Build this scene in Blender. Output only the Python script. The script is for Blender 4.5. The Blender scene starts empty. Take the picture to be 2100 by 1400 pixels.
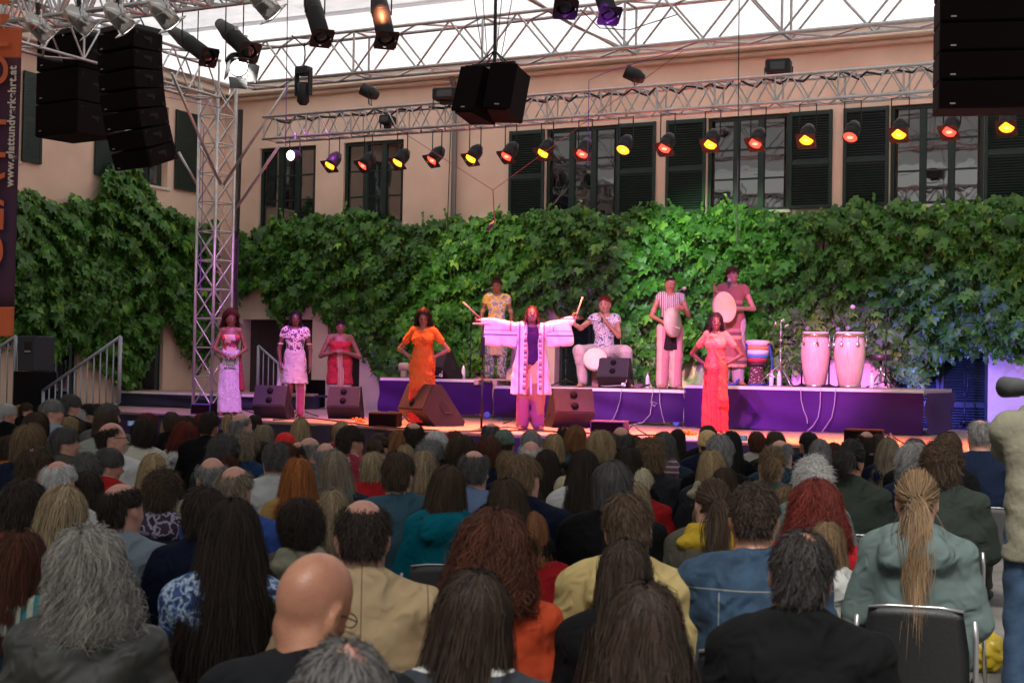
import bpy, math, random
import numpy as np
from mathutils import Vector, Matrix, Euler
random.seed(7); RNG = np.random.default_rng(7)
SC = bpy.context.scene
COL = SC.collection
R = math.radians
# ------------------------------------------------------------------ camera
FPX, CX, CY = 2917.0, 1050.0, 700.0
CAM = Vector((0, 0, 1.75))
_p, _r = math.atan(57 / FPX), R(1.0)
_f = Vector((0, math.cos(_p), math.sin(_p))); _x = Vector((1, 0, 0)); _u = _x.cross(_f)
XR = _x * math.cos(_r) + _u * math.sin(_r); UP = -_x * math.sin(_r) + _u * math.cos(_r)
cd = bpy.data.cameras.new("camera"); cam = bpy.data.objects.new("camera", cd); COL.objects.link(cam)
cam.matrix_world = Matrix(((XR.x, UP.x, -_f.x, CAM.x), (XR.y, UP.y, -_f.y, CAM.y), (XR.z, UP.z, -_f.z, CAM.z), (0, 0, 0, 1)))
cd.sensor_width = 36; cd.lens = 50.0; cd.clip_end = 600; cd.clip_start = .05
cd.dof.use_dof = True; cd.dof.focus_distance = 19.5; cd.dof.aperture_fstop = 7.1
SC.camera = cam
# ------------------------------------------------------------------ sky, sun, exposure
SUN_EL, SUN_ROT = R(52), R(200)
w = bpy.data.worlds.new("World"); SC.world = w; w.use_nodes = True
nt = w.node_tree; bg = nt.nodes['Background']; sk = nt.nodes.new('ShaderNodeTexSky'); sk.sky_type = 'NISHITA'
sk.sun_disc = False; sk.sun_elevation = SUN_EL; sk.sun_rotation = SUN_ROT; sk.air_density = 1.5; sk.dust_density = 4
hs = nt.nodes.new('ShaderNodeHueSaturation'); hs.inputs['Saturation'].default_value = .25
nt.links.new(sk.outputs[0], hs.inputs['Color']); nt.links.new(hs.outputs[0], bg.inputs[0]); bg.inputs[1].default_value = .06
sl = bpy.data.lights.new("sun", 'SUN'); sl.energy = 4.4; sl.angle = R(14); sl.color = (1, .96, .9)
so = bpy.data.objects.new("sun", sl); COL.objects.link(so)
_sd = Vector((math.cos(SUN_EL) * math.sin(SUN_ROT), math.cos(SUN_EL) * math.cos(SUN_ROT), math.sin(SUN_EL)))
so.rotation_euler = _sd.to_track_quat('Z', 'Y').to_euler()
SC.view_settings.view_transform = 'Standard'; SC.view_settings.look = 'None'; SC.view_settings.exposure = 0.95; SC.view_settings.gamma = 1
SC.cycles.max_bounces = 6; SC.cycles.diffuse_bounces = 3; SC.cycles.glossy_bounces = 2; SC.cycles.transmission_bounces = 4
SC.cycles.transparent_max_bounces = 6; SC.cycles.caustics_reflective = False; SC.cycles.caustics_refractive = False
SC.cycles.use_denoising = True; SC.cycles.sample_clamp_indirect = 4
# ------------------------------------------------------------------ pixel -> place helpers
PHI = math.atan(FPX / 5695.0)
AX = Vector((math.cos(PHI), -math.sin(PHI), 0)); NR = Vector((-math.sin(PHI), -math.cos(PHI), 0))   # along the back wall / out of it
def ray(x, y): return _f + XR * ((x - CX) / FPX) + UP * ((CY - y) / FPX)
def P(x, y, d): return CAM + ray(x, y) * d
def PZ(x, y, z):
    r = ray(x, y); return CAM + r * ((z - CAM.z) / r.z)
def PZ(x, y, z, _f0=None):
    if z > 1.3:
        D = (22.25 if z > 1.5635 else 21.95 if z < 1.52 else 21.6); y0 = 773 if z > 1.5635 else 796; q = PW(x, 780, D - (y - y0) * .08); q.z = z; return q
    r = ray(x, y); return CAM + r * ((z - CAM.z) / r.z)
def PW(x, y, D):
    r = ray(x, y); return CAM + r * (D / -(NR.dot(r)))
DW = 24.5
CORNER = PW(450, 757, DW); CORNER.z = 0
def PL(x, y, off=0.0):
    r = ray(x, y); t = ((CORNER - CAM).dot(AX) + off) / r.dot(AX); return CAM + r * t
def yh(x): return 757 + .01746 * (x - 1050)
ST = 0.90                                                    # stage height
# ------------------------------------------------------------------ materials
MATS = {}
def mat(name, col=(.5, .5, .5), rough=.7, metal=0, col2=None, scale=8, bump=0, bscale=None, emit=None, estr=0, spec=.5, detail=4, stretch=(1, 1, 1), coat=0, ramp=(.35, .65)):
    if name in MATS: return MATS[name]
    m = bpy.data.materials.new(name); m.use_nodes = True; MATS[name] = m
    n = m.node_tree.nodes; l = m.node_tree.links; b = n['Principled BSDF']
    b.inputs['Roughness'].default_value = rough; b.inputs['Metallic'].default_value = metal
    b.inputs['Specular IOR Level'].default_value = spec; b.inputs['Coat Weight'].default_value = coat
    b.inputs['Base Color'].default_value = (*col, 1)
    tc = None
    if col2 or bump:
        tc = n.new('ShaderNodeTexCoord'); mp = n.new('ShaderNodeMapping'); mp.inputs['Scale'].default_value = stretch
        l.new(tc.outputs['Object'], mp.inputs[0])
    if col2:
        t = n.new('ShaderNodeTexNoise'); t.inputs['Scale'].default_value = scale; t.inputs['Detail'].default_value = detail
        l.new(mp.outputs[0], t.inputs['Vector'])
        r = n.new('ShaderNodeValToRGB'); r.color_ramp.elements[0].color = (*col, 1); r.color_ramp.elements[1].color = (*col2, 1)
        r.color_ramp.elements[0].position = ramp[0]; r.color_ramp.elements[1].position = ramp[1]
        l.new(t.outputs[0], r.inputs[0]); l.new(r.outputs[0], b.inputs['Base Color'])
    if bump:
        t2 = n.new('ShaderNodeTexNoise'); t2.inputs['Scale'].default_value = bscale or scale * 4; t2.inputs['Detail'].default_value = 5
        l.new(mp.outputs[0], t2.inputs['Vector'])
        bp = n.new('ShaderNodeBump'); bp.inputs['Strength'].default_value = bump; bp.inputs['Distance'].default_value = .02
        l.new(t2.outputs[0], bp.inputs['Height']); l.new(bp.outputs[0], b.inputs['Normal'])
    if emit:
        b.inputs['Emission Color'].default_value = (*emit, 1); b.inputs['Emission Strength'].default_value = estr
    return m
def pattern_mat(name, kind, cols, scale=10, rough=.85, axis=2, bump=.15):
    """cloth print: kind stripe / voronoi / brick / checker, cols = 2..5 colours"""
    if name in MATS: return MATS[name]
    m = mat(name, cols[0], rough); n = m.node_tree.nodes; l = m.node_tree.links; b = n['Principled BSDF']
    tc = n.new('ShaderNodeTexCoord'); r = n.new('ShaderNodeValToRGB'); r.color_ramp.interpolation = 'CONSTANT'
    if kind == 'stripe':
        sep = n.new('ShaderNodeSeparateXYZ'); l.new(tc.outputs['Object'], sep.inputs[0])
        mu = n.new('ShaderNodeMath'); mu.operation = 'MULTIPLY'; mu.inputs[1].default_value = scale; l.new(sep.outputs[axis], mu.inputs[0])
        fr = n.new('ShaderNodeMath'); fr.operation = 'FRACT'; l.new(mu.outputs[0], fr.inputs[0]); src = fr.outputs[0]
    elif kind == 'voronoi':
        v = n.new('ShaderNodeTexVoronoi'); v.inputs['Scale'].default_value = scale; l.new(tc.outputs['Object'], v.inputs['Vector'])
        src = v.outputs['Distance']
    elif kind == 'patch':
        v = n.new('ShaderNodeTexVoronoi'); v.inputs['Scale'].default_value = scale; v.distance = 'CHEBYCHEV'; l.new(tc.outputs['Object'], v.inputs['Vector'])
        sp = n.new('ShaderNodeSeparateColor'); l.new(v.outputs['Color'], sp.inputs[0]); src = sp.outputs[0]
    else:
        v = n.new('ShaderNodeTexNoise'); v.inputs['Scale'].default_value = scale; v.inputs['Detail'].default_value = 3; l.new(tc.outputs['Object'], v.inputs['Vector'])
        src = v.outputs[0]
    k = len(cols)
    lo, hi = (0, 1) if kind in ('stripe', 'patch') else ((.1, .75) if kind == 'voronoi' else (.36, .66))
    while len(r.color_ramp.elements) < k: r.color_ramp.elements.new(.5)
    for i, c in enumerate(cols):
        r.color_ramp.elements[i].position = lo + (hi - lo) * i / k; r.color_ramp.elements[i].color = (*c, 1)
    l.new(src, r.inputs[0]); l.new(r.outputs[0], b.inputs['Base Color'])
    t2 = n.new('ShaderNodeTexNoise'); t2.inputs['Scale'].default_value = 14; l.new(tc.outputs['Object'], t2.inputs['Vector'])
    bp = n.new('ShaderNodeBump'); bp.inputs['Strength'].default_value = bump; l.new(t2.outputs[0], bp.inputs['Height']); l.new(bp.outputs[0], b.inputs['Normal'])
    return m
# ------------------------------------------------------------------ mesh helpers
class MB:
    def __init__(s): s.v = []; s.f = []; s.mi = []; s.cur = 0
    def add(s, vs, fs):
        o = len(s.v); s.v += [tuple(v) for v in vs]; s.f += [tuple(i + o for i in f) for f in fs]; s.mi += [s.cur] * len(fs)
    def box(s, c, h, M=None):
        vs = [Vector((c[0] + sx * h[0], c[1] + sy * h[1], c[2] + sz * h[2])) for sx in (-1, 1) for sy in (-1, 1) for sz in (-1, 1)]
        if M is not None: vs = [M @ v for v in vs]
        s.add(vs, [(0, 1, 3, 2), (4, 6, 7, 5), (0, 4, 5, 1), (2, 3, 7, 6), (0, 2, 6, 4), (1, 5, 7, 3)])
    def bbox(s, c, h, b=.01, M=None):
        """bevelled box: chamfered along every edge"""
        c = Vector(c); X, Y, Z = h; vs = []; idx = {}
        for sx in (-1, 1):
            for sy in (-1, 1):
                for sz in (-1, 1):
                    for ax in range(3):
                        q = [X - b, Y - b, Z - b]; q[ax] += b
                        idx[(sx, sy, sz, ax)] = len(vs); v = c + Vector((sx * q[0], sy * q[1], sz * q[2])); vs.append(M @ v if M is not None else v)
        fs = []; S = (-1, 1)
        for a in S:
            for ax in range(3):
                o = [k for k in range(3) if k != ax]; ring = []
                for (p, q) in ((-1, -1), (1, -1), (1, 1), (-1, 1)):
                    k = [0, 0, 0]; k[ax] = a; k[o[0]] = p; k[o[1]] = q; ring.append(idx[(*k, ax)])
                fs.append(tuple(ring if (a > 0) == (ax != 1) else ring[::-1]))
        for ax in range(3):
            o = [k for k in range(3) if k != ax]
            for p in S:
                for q in S:
                    k1 = [0, 0, 0]; k1[o[0]] = p; k1[o[1]] = q; k2 = list(k1); k1[ax] = -1; k2[ax] = 1
                    fs.append((idx[(*k1, o[0])], idx[(*k1, o[1])], idx[(*k2, o[1])], idx[(*k2, o[0])]))
        for sx in S:
            for sy in S:
                for sz in S: fs.append((idx[(sx, sy, sz, 0)], idx[(sx, sy, sz, 1)], idx[(sx, sy, sz, 2)]))
        s.add(vs, fs)
    def tube(s, pts, r, n=8, cap=True, r2=None):
        pts = [Vector(p) for p in pts]; k = len(pts); rings = []
        t0 = (pts[1] - pts[0]).normalized(); ref = Vector((0, 0, 1)) if abs(t0.z) < .9 else Vector((1, 0, 0)); nx = t0.cross(ref).normalized()
        vs = []
        for i, p in enumerate(pts):
            t = (pts[min(i + 1, k - 1)] - pts[max(i - 1, 0)]).normalized(); nx = (nx - t * nx.dot(t)).normalized(); ny = t.cross(nx)
            rr = r if not isinstance(r, (list, tuple)) else r[i]
            for j in range(n):
                a = 2 * math.pi * j / n; vs.append(p + nx * (rr * math.cos(a)) + ny * (rr * math.sin(a)))
        fs = [(i * n + j, i * n + (j + 1) % n, (i + 1) * n + (j + 1) % n, (i + 1) * n + j) for i in range(k - 1) for j in range(n)]
        if cap: fs += [tuple(range(n))[::-1], tuple((k - 1) * n + j for j in range(n))]
        s.add(vs, fs)
    def lathe(s, prof, n=24, M=None, c=(0, 0, 0)):
        vs = []; k = len(prof)
        for (r, z) in prof:
            for j in range(n):
                a = 2 * math.pi * j / n; v = Vector((c[0] + r * math.cos(a), c[1] + r * math.sin(a), c[2] + z)); vs.append(M @ v if M is not None else v)
        fs = [(i * n + j, i * n + (j + 1) % n, (i + 1) * n + (j + 1) % n, (i + 1) * n + j) for i in range(k - 1) for j in range(n)]
        if prof[0][0] > 1e-4: fs.append(tuple(range(n))[::-1])
        if prof[-1][0] > 1e-4: fs.append(tuple((k - 1) * n + j for j in range(n)))
        s.add(vs, fs)
    def prism(s, poly, d0, d1, M=None):
        """poly in local x,z ; extruded along local y"""
        n = len(poly); vs = [Vector((p[0], d0, p[1])) for p in poly] + [Vector((p[0], d1, p[1])) for p in poly]
        if M is not None: vs = [M @ v for v in vs]
        s.add(vs, [tuple(range(n)), tuple(range(2 * n - 1, n - 1, -1))] + [(i, i + n, (i + 1) % n + n, (i + 1) % n) for i in range(n)])
    def quad(s, a, b, c, d): s.add([a, b, c, d], [(0, 1, 2, 3)])
    def build(s, name, m=None, parent=None, smooth=False, loc=None):
        me = bpy.data.meshes.new(name); me.from_pydata(s.v, [], s.f); 
        ms = m if isinstance(m, (list, tuple)) else [m]
        for q in ms:
            if q: me.materials.append(q)
        if len(ms) > 1: me.polygons.foreach_set('material_index', s.mi)
        if smooth: me.polygons.foreach_set('use_smooth', [True] * len(me.polygons))
        me.update()
        if smooth == 'auto': pass
        return link(name, me, parent, loc)
def link(name, data, parent=None, loc=None):
    o = bpy.data.objects.new(name, data); COL.objects.link(o)
    if parent: o.parent = parent
    if loc is not None: o.location = loc
    return o
def tag(o, label=None, cat=None, group=None, kind=None):
    if label: o['label'] = label
    if cat: o['category'] = cat
    if group: o['group'] = group
    if kind: o['kind'] = kind
    return o
def thing(name, label, cat, loc=(0, 0, 0), rz=0, group=None):
    o = bpy.data.objects.new(name, None); COL.objects.link(o); o.location = loc; o.rotation_euler = (0, 0, rz); o.empty_display_size = .1
    return tag(o, label, cat, group)
def rotm(M, loc): return Matrix.Translation(Vector(loc)) @ M
# ------------------------------------------------------------------ implicit surfaces -> one continuous mesh
def _noise(X, Y, Z, f, ph=0.):
    return (np.sin(f * X + 1.7 * np.sin(f * .61 * Y + ph) + ph) * np.sin(f * .83 * Y + 1.3 * np.sin(f * .7 * Z + 2 * ph)) + np.sin(f * .77 * Z + 1.9 * np.sin(f * .57 * X + ph)) * .5)
def sdf(prims, h, extra=None):
    """prims: dicts t=c(apsule a,b,r1,r2) | e(llipsoid c,r,M) | b(ox c,r,M,rd); k smooth; op add/sub/cut. returns F, origin"""
    lo = np.array([1e9] * 3); hi = -lo
    for p in prims:
        if p.get('op', 'add') != 'add': continue
        if p['t'] == 'c':
            rr = max(p['r1'], p['r2']); q = np.array([p['a'], p['b']]); s = np.array(p.get('s', (1, 1, 1)))
            l_, h_ = q.min(0) - rr * s, q.max(0) + rr * s
        else:
            rr = max(p['r']) * 1.05 if p.get('M') is not None else 0
            r = np.array([rr] * 3) if rr else np.array(p['r']); l_, h_ = np.array(p['c']) - r, np.array(p['c']) + r
        lo = np.minimum(lo, l_); hi = np.maximum(hi, h_)
    lo = lo - 3 * h; n = np.ceil((hi + 3 * h - lo) / h).astype(int) + 1
    F = np.full(n, 1.0, np.float32); ax = [lo[i] + h * np.arange(n[i]) for i in range(3)]
    for p in prims:
        k = p.get('k', .03); op = p.get('op', 'add'); m = k + 2.5 * h
        if p['t'] == 'c':
            rr = max(p['r1'], p['r2']); q = np.array([p['a'], p['b']]); s = np.array(p.get('s', (1, 1, 1))); l_, h_ = q.min(0) - rr * s - m, q.max(0) + rr * s + m
        else:
            rr = max(p['r']) * 1.05 if p.get('M') is not None else 0
            r = np.array([rr] * 3) if rr else np.array(p['r']); l_, h_ = np.array(p['c']) - r - m, np.array(p['c']) + r + m
        i0 = np.clip(np.floor((l_ - lo) / h).astype(int), 0, n); i1 = np.clip(np.ceil((h_ - lo) / h).astype(int) + 1, 0, n)
        if (i1 <= i0).any(): continue
        X, Y, Z = np.meshgrid(ax[0][i0[0]:i1[0]], ax[1][i0[1]:i1[1]], ax[2][i0[2]:i1[2]], indexing='ij', sparse=True)
        if p['t'] == 'c':
            a, b = np.array(p['a'], float), np.array(p['b'], float); s = np.array(p.get('s', (1, 1, 1)), float)
            d = (b - a) / s; dd = (d * d).sum() + 1e-12
            px, py, pz = (X - a[0]) / s[0], (Y - a[1]) / s[1], (Z - a[2]) / s[2]
            t = np.clip((px * d[0] + py * d[1] + pz * d[2]) / dd, 0, 1)
            D = (np.sqrt((px - t * d[0]) ** 2 + (py - t * d[1]) ** 2 + (pz - t * d[2]) ** 2) - (p['r1'] + t * (p['r2'] - p['r1']))) * s.min()
        else:
            c = p['c']; px, py, pz = X - c[0], Y - c[1], Z - c[2]
            if p.get('M') is not None:
                M = np.array(p['M'].transposed()) if hasattr(p['M'], 'transposed') else p['M']
                px, py, pz = M[0][0] * px + M[0][1] * py + M[0][2] * pz, M[1][0] * px + M[1][1] * py + M[1][2] * pz, M[2][0] * px + M[2][1] * py + M[2][2] * pz
            r = p['r']
            if p['t'] == 'e':
                k0 = np.sqrt((px / r[0]) ** 2 + (py / r[1]) ** 2 + (pz / r[2]) ** 2); k1 = np.sqrt((px / r[0] ** 2) ** 2 + (py / r[1] ** 2) ** 2 + (pz / r[2] ** 2) ** 2) + 1e-6
                D = k0 * (k0 - 1) / k1
            else:
                rd = p.get('rd', .02); qx, qy, qz = np.abs(px) - r[0] + rd, np.abs(py) - r[1] + rd, np.abs(pz) - r[2] + rd
                D = np.sqrt(np.maximum(qx, 0) ** 2 + np.maximum(qy, 0) ** 2 + np.maximum(qz, 0) ** 2) + np.minimum(np.maximum(np.maximum(qx, qy), qz), 0) - rd
        G = F[i0[0]:i1[0], i0[1]:i1[1], i0[2]:i1[2]]
        if op == 'add':
            hh = np.clip(.5 + .5 * (D - G) / k, 0, 1); G[...] = D + (G - D) * hh - k * hh * (1 - hh)
        elif op == 'sub':
            D = -D; hh = np.clip(.5 - .5 * (D - G) / k, 0, 1); G[...] = D + (G - D) * hh + k * hh * (1 - hh)
    X, Y, Z = np.meshgrid(*ax, indexing='ij', sparse=True)
    if extra: F = extra(F, X, Y, Z).astype(np.float32)
    F[0] = F[-1] = 1; F[:, 0] = F[:, -1] = 1; F[:, :, 0] = F[:, :, -1] = 1
    return F, lo
def nets(F, lo, h, relax=1):
    S = F < 0; n = np.array(F.shape); cn = n - 1; tot = int(cn.prod())
    acc = [np.zeros(tot) for _ in range(3)]; cnt = np.zeros(tot); quads = []
    def cid(i, j, k): return (i * cn[1] + j) * cn[2] + k
    for a in range(3):
        s0 = [slice(None)] * 3; s1 = [slice(None)] * 3; s0[a] = slice(0, -1); s1[a] = slice(1, None); s0 = tuple(s0); s1 = tuple(s1)
        I = np.nonzero(S[s0] != S[s1]); f0 = F[s0][I]; f1 = F[s1][I]; t = f0 / (f0 - f1); b, c = (a + 1) % 3, (a + 2) % 3
        pos = [I[0].astype(float), I[1].astype(float), I[2].astype(float)]; pos[a] = pos[a] + t; ids = []
        for (db, dc) in ((0, 0), (-1, 0), (-1, -1), (0, -1)):
            q = [I[0], I[1], I[2]]; q[b] = q[b] + db; q[c] = q[c] + dc; ids.append(cid(*q))
        for i_ in ids:
            cnt += np.bincount(i_, minlength=tot)[:tot]
            for e in range(3): acc[e] += np.bincount(i_, weights=pos[e], minlength=tot)[:tot]
        Q = np.stack(ids, 1); flip = f0 < 0; Q[~flip] = Q[~flip][:, ::-1]; quads.append(Q)
    Q = np.concatenate(quads); used = np.nonzero(cnt > 0)[0]; remap = np.full(tot, -1, np.int64); remap[used] = np.arange(len(used))
    V = np.stack([acc[e][used] / cnt[used] for e in range(3)], 1); Q = remap[Q]
    for _ in range(relax):
        A = np.zeros_like(V); c_ = np.zeros(len(V))
        for (i, j) in ((0, 1), (1, 2), (2, 3), (3, 0)):
            for (u, v) in ((i, j), (j, i)):
                for e in range(3): A[:, e] += np.bincount(Q[:, u], weights=V[Q[:, v], e], minlength=len(V))
                c_ += np.bincount(Q[:, u], minlength=len(V))
        V = V * .5 + .5 * A / c_[:, None]
    return V * h + lo, Q
def npmesh(name, V, Q, m=None, smooth=True):
    me = bpy.data.meshes.new(name); V = np.asarray(V, np.float32); Q = np.asarray(Q, np.int32); k = Q.shape[1]
    me.vertices.add(len(V)); me.vertices.foreach_set('co', V.ravel()); me.loops.add(Q.size); me.loops.foreach_set('vertex_index', Q.ravel())
    me.polygons.add(len(Q)); me.polygons.foreach_set('loop_start', np.arange(0, Q.size, k, dtype=np.int32))
    if smooth: me.polygons.foreach_set('use_smooth', np.ones(len(Q), bool))
    me.update(calc_edges=True)
    for q in (m if isinstance(m, (list, tuple)) else [m]):
        if q: me.materials.append(q)
    return me
def blob(name, prims, h, m=None, extra=None, relax=1):
    F, lo = sdf(prims, h, extra); V, Q = nets(F, lo, h, relax); return npmesh(name, V, Q, m)
def cap(a, b, r1, r2=None, k=.03, **kw): return dict(t='c', a=tuple(a), b=tuple(b), r1=r1, r2=r1 if r2 is None else r2, k=k, **kw)
def ell(c, r, k=.03, M=None, **kw): return dict(t='e', c=tuple(c), r=tuple(r), k=k, M=M, **kw)
def rbx(c, r, k=.02, M=None, rd=.02, **kw): return dict(t='b', c=tuple(c), r=tuple(r), k=k, M=M, rd=rd, **kw)
# ================================================================== SETTING
K1 = lambda c, D=DW: PW(1050, 657 + 5695 * c, D).z            # height of the line of slope class c on a plane parallel to the wall
COBB = mat('cobbles', (.10, .095, .085), .9, col2=(.18, .17, .155), scale=3, bump=.6, bscale=9)
def cobble_tex(m):
    n = m.node_tree.nodes; l = m.node_tree.links; b = n['Principled BSDF']; tc = n.new('ShaderNodeTexCoord')
    v = n.new('ShaderNodeTexVoronoi'); v.inputs['Scale'].default_value = 9; v.feature = 'DISTANCE_TO_EDGE'; l.new(tc.outputs['Object'], v.inputs['Vector'])
    bp = n.new('ShaderNodeBump'); bp.inputs['Strength'].default_value = .9; mn = n.new('ShaderNodeMath'); mn.operation = 'MINIMUM'; mn.inputs[1].default_value = .12
    l.new(v.outputs['Distance'], mn.inputs[0]); l.new(mn.outputs[0], bp.inputs['Height']); l.new(bp.outputs[0], b.inputs['Normal'])
cobble_tex(COBB)
g = MB(); g.quad((-150, -60, 0), (150, -60, 0), (150, 200, 0), (-150, 200, 0)); tag(g.build('ground', COBB), kind='structure')
PLASTER = mat('peach_plaster', (.70, .50, .38), .92, col2=(.80, .60, .47), scale=1.3, bump=.35, bscale=38, detail=6, ramp=(.3, .7))
PLASTER2 = mat('cornice_plaster', (.66, .56, .44), .9, col2=(.72, .62, .5), scale=2, bump=.1, bscale=30)
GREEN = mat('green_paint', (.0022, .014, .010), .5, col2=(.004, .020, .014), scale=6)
DARK = mat('dark_room', (.012, .011, .012), .9)
GUT = mat('zinc_gutter', (.05, .055, .06), .5, .6)
PIPE = mat('downpipe_zinc', (.2, .18, .17), .5, .7)
def glass_mat():
    m = bpy.data.materials.new('window_glass'); m.use_nodes = True; n = m.node_tree.nodes; l = m.node_tree.links; b = n['Principled BSDF']
    b.inputs['Base Color'].default_value = (.012, .013, .014, 1); b.inputs['Roughness'].default_value = .02; b.inputs['Specular IOR Level'].default_value = 1
    b.inputs['Coat Weight'].default_value = .8; b.inputs['Coat IOR'].default_value = 2.4; b.inputs['Coat Roughness'].default_value = .01
    t = n.new('ShaderNodeTexNoise'); t.inputs['Scale'].default_value = 1.6; tc = n.new('ShaderNodeTexCoord'); l.new(tc.outputs['Object'], t.inputs[0])
    bp = n.new('ShaderNodeBump'); bp.inputs['Strength'].default_value = .08; bp.inputs['Distance'].default_value = .05; l.new(t.outputs[0], bp.inputs['Height']); l.new(bp.outputs[0], b.inputs['Coat Normal'])
    return m
GLASS = glass_mat()
# main building, local frame: x along the wall, y into the house
BLD = thing('building', 'peach plastered two storey house with green shutters behind the stage', 'building', CORNER, -PHI)
WINV = BLD.matrix_world
Mb = Matrix.Translation(CORNER) @ Matrix.Rotation(-PHI, 4, 'Z'); MbI = Mb.inverted()
def WL(x, y, D=DW):
    v = MbI @ PW(x, y, D); return v.x, v.z
zT, zB = K1(-.0680), K1(-.0362); zEave = K1(-.0885); zDoor = 2.72
WLEN = WL(2500, 400)[0]
doors = [(497, 640, 'dark'), (672, 738, 'dark'), (1138, 1272, 'green'), (1512, 1624, 'green'), (1825, 2027, 'green')]
wins = [(533, 648, 0), (705, 828, 0), (1119, 1267, 1), (1450, 1618, 1), (1825, 2018, 1)]
def wall_with_openings(L, H, ops, th=.35):
    """ops: (x0,x1,z0,z1) -> wall with real reveals"""
    b = MB(); xs = sorted({0, L} | {o[0] for o in ops} | {o[1] for o in ops}); zs = sorted({0, H} | {o[2] for o in ops} | {o[3] for o in ops})
    def inside(x, z): return any(o[0] < x < o[1] and o[2] < z < o[3] for o in ops)
    for i in range(len(xs) - 1):
        for j in range(len(zs) - 1):
            if not inside((xs[i] + xs[i + 1]) / 2, (zs[j] + zs[j + 1]) / 2):
                b.quad((xs[i], 0, zs[j]), (xs[i + 1], 0, zs[j]), (xs[i + 1], 0, zs[j + 1]), (xs[i], 0, zs[j + 1]))
    for (a, c, d, e) in ops:
        for q in (((a, 0, d), (a, th, d), (a, th, e), (a, 0, e)), ((c, 0, d), (c, 0, e), (c, th, e), (c, th, d)), ((a, 0, e), (a, th, e), (c, th, e), (c, 0, e)), ((a, 0, d), (c, 0, d), (c, th, d), (a, th, d))): b.quad(*q)
    return b
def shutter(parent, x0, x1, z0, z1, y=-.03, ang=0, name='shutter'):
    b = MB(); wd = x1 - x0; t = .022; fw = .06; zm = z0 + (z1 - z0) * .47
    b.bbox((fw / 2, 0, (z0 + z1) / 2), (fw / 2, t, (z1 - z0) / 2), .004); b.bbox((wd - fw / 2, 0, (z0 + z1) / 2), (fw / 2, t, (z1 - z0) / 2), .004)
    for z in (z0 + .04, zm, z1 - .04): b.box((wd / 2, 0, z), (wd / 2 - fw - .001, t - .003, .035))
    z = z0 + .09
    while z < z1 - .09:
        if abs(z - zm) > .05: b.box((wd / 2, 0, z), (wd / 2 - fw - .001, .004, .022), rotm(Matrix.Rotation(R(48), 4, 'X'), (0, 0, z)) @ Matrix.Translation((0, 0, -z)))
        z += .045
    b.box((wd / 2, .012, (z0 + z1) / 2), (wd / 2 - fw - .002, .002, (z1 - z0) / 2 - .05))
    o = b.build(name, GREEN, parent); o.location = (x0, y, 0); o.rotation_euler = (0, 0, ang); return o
def window(parent, x0, x1, z0, z1, cols=3, rows=3, y=.1, curtain=None, name='window', trans=1):
    f = MB(); fw = .065; W = x1 - x0
    f.bbox((x0 + fw / 2, y, (z0 + z1) / 2), (fw / 2, .04, (z1 - z0) / 2), .005); f.bbox((x1 - fw / 2, y, (z0 + z1) / 2), (fw / 2, .04, (z1 - z0) / 2), .005)
    f.bbox(((x0 + x1) / 2, y, z0 + fw / 2), (W / 2 - fw, .04, fw / 2), .005); f.bbox(((x0 + x1) / 2, y, z1 - fw / 2), (W / 2 - fw, .04, fw / 2), .005)
    cw = (W - 2 * fw) / cols
    for i in range(1, cols): f.bbox((x0 + fw + i * cw, y - .008, (z0 + z1) / 2), (.055, .03, (z1 - z0) / 2 - fw), .005)
    for j in range(1, rows):
        zz = z0 + fw + (z1 - z0 - 2 * fw) * j / rows
        for i in range(cols): f.box((x0 + fw + (i + .5) * cw, y, zz), (cw / 2 - .056, .018, .014))
    o = f.build(name, GREEN, parent)
    p = MB()
    for i in range(cols): p.box((x0 + fw + (i + .5) * cw, y + .012, (z0 + z1) / 2), (cw / 2 - .05, .003, (z1 - z0) / 2 - fw))
    pn = p.build('pane', GLASS, o)
    s = MB(); s.bbox(((x0 + x1) / 2, -.04, z0 - .035), (W / 2 + .06, .07, .03), .008); s.build('sill', PLASTER2, o)
    return o
ops = []
for (a, b, k) in wins: ops.append((WL(a, 300)[0], WL(b, 300)[0], zB, zT))
for (a, b, k) in doors: ops.append((WL(a, 700)[0], WL(b, 700)[0], 0, zDoor))
wb = wall_with_openings(WLEN, zEave, ops)
wb.box((WLEN / 2, 5.5, zEave / 2), (WLEN / 2, 5.0, zEave / 2)); wb.build('wall', PLASTER, BLD)
for (x0, x1, z0, z1), (_, _, sh) in zip(ops[:5], wins):
    window(BLD, x0 + .003, x1 - .003, z0 + .003, z1 - .003)
    if sh:
        hw = (x1 - x0) / 2 + .02
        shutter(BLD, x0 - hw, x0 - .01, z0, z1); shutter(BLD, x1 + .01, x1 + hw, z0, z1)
for (x0, x1, z0, z1), (_, _, k) in zip(ops[5:], doors):
    d = MB(); d.box(((x0 + x1) / 2, .3, z1 / 2), ((x1 - x0) / 2 - .004, .02, z1 / 2 - .004))
    if k == 'dark': d.build('door', mat('shaded_doorway', (.03, .015, .018), .7, col2=(.045, .022, .025), scale=3), BLD)  # dark panel stands in for the shaded doorway interior
    else:
        d.build('door', GREEN, BLD); xm = (x0 + x1) / 2
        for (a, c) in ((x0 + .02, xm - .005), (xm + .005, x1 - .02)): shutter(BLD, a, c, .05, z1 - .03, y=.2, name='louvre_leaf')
cr = MB(); cr.bbox((WLEN / 2, -.18, zEave + .10), (WLEN / 2, .2, .1), .02); cr.bbox((WLEN / 2, -.08, zEave - .04), (WLEN / 2, .09, .035), .015); cr.build('cornice', PLASTER2, BLD)
gt = MB(); gt.bbox((WLEN / 2, -.33, zEave + .26), (WLEN / 2, .12, .06), .02); gt.build('gutter', GUT, BLD)
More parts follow.
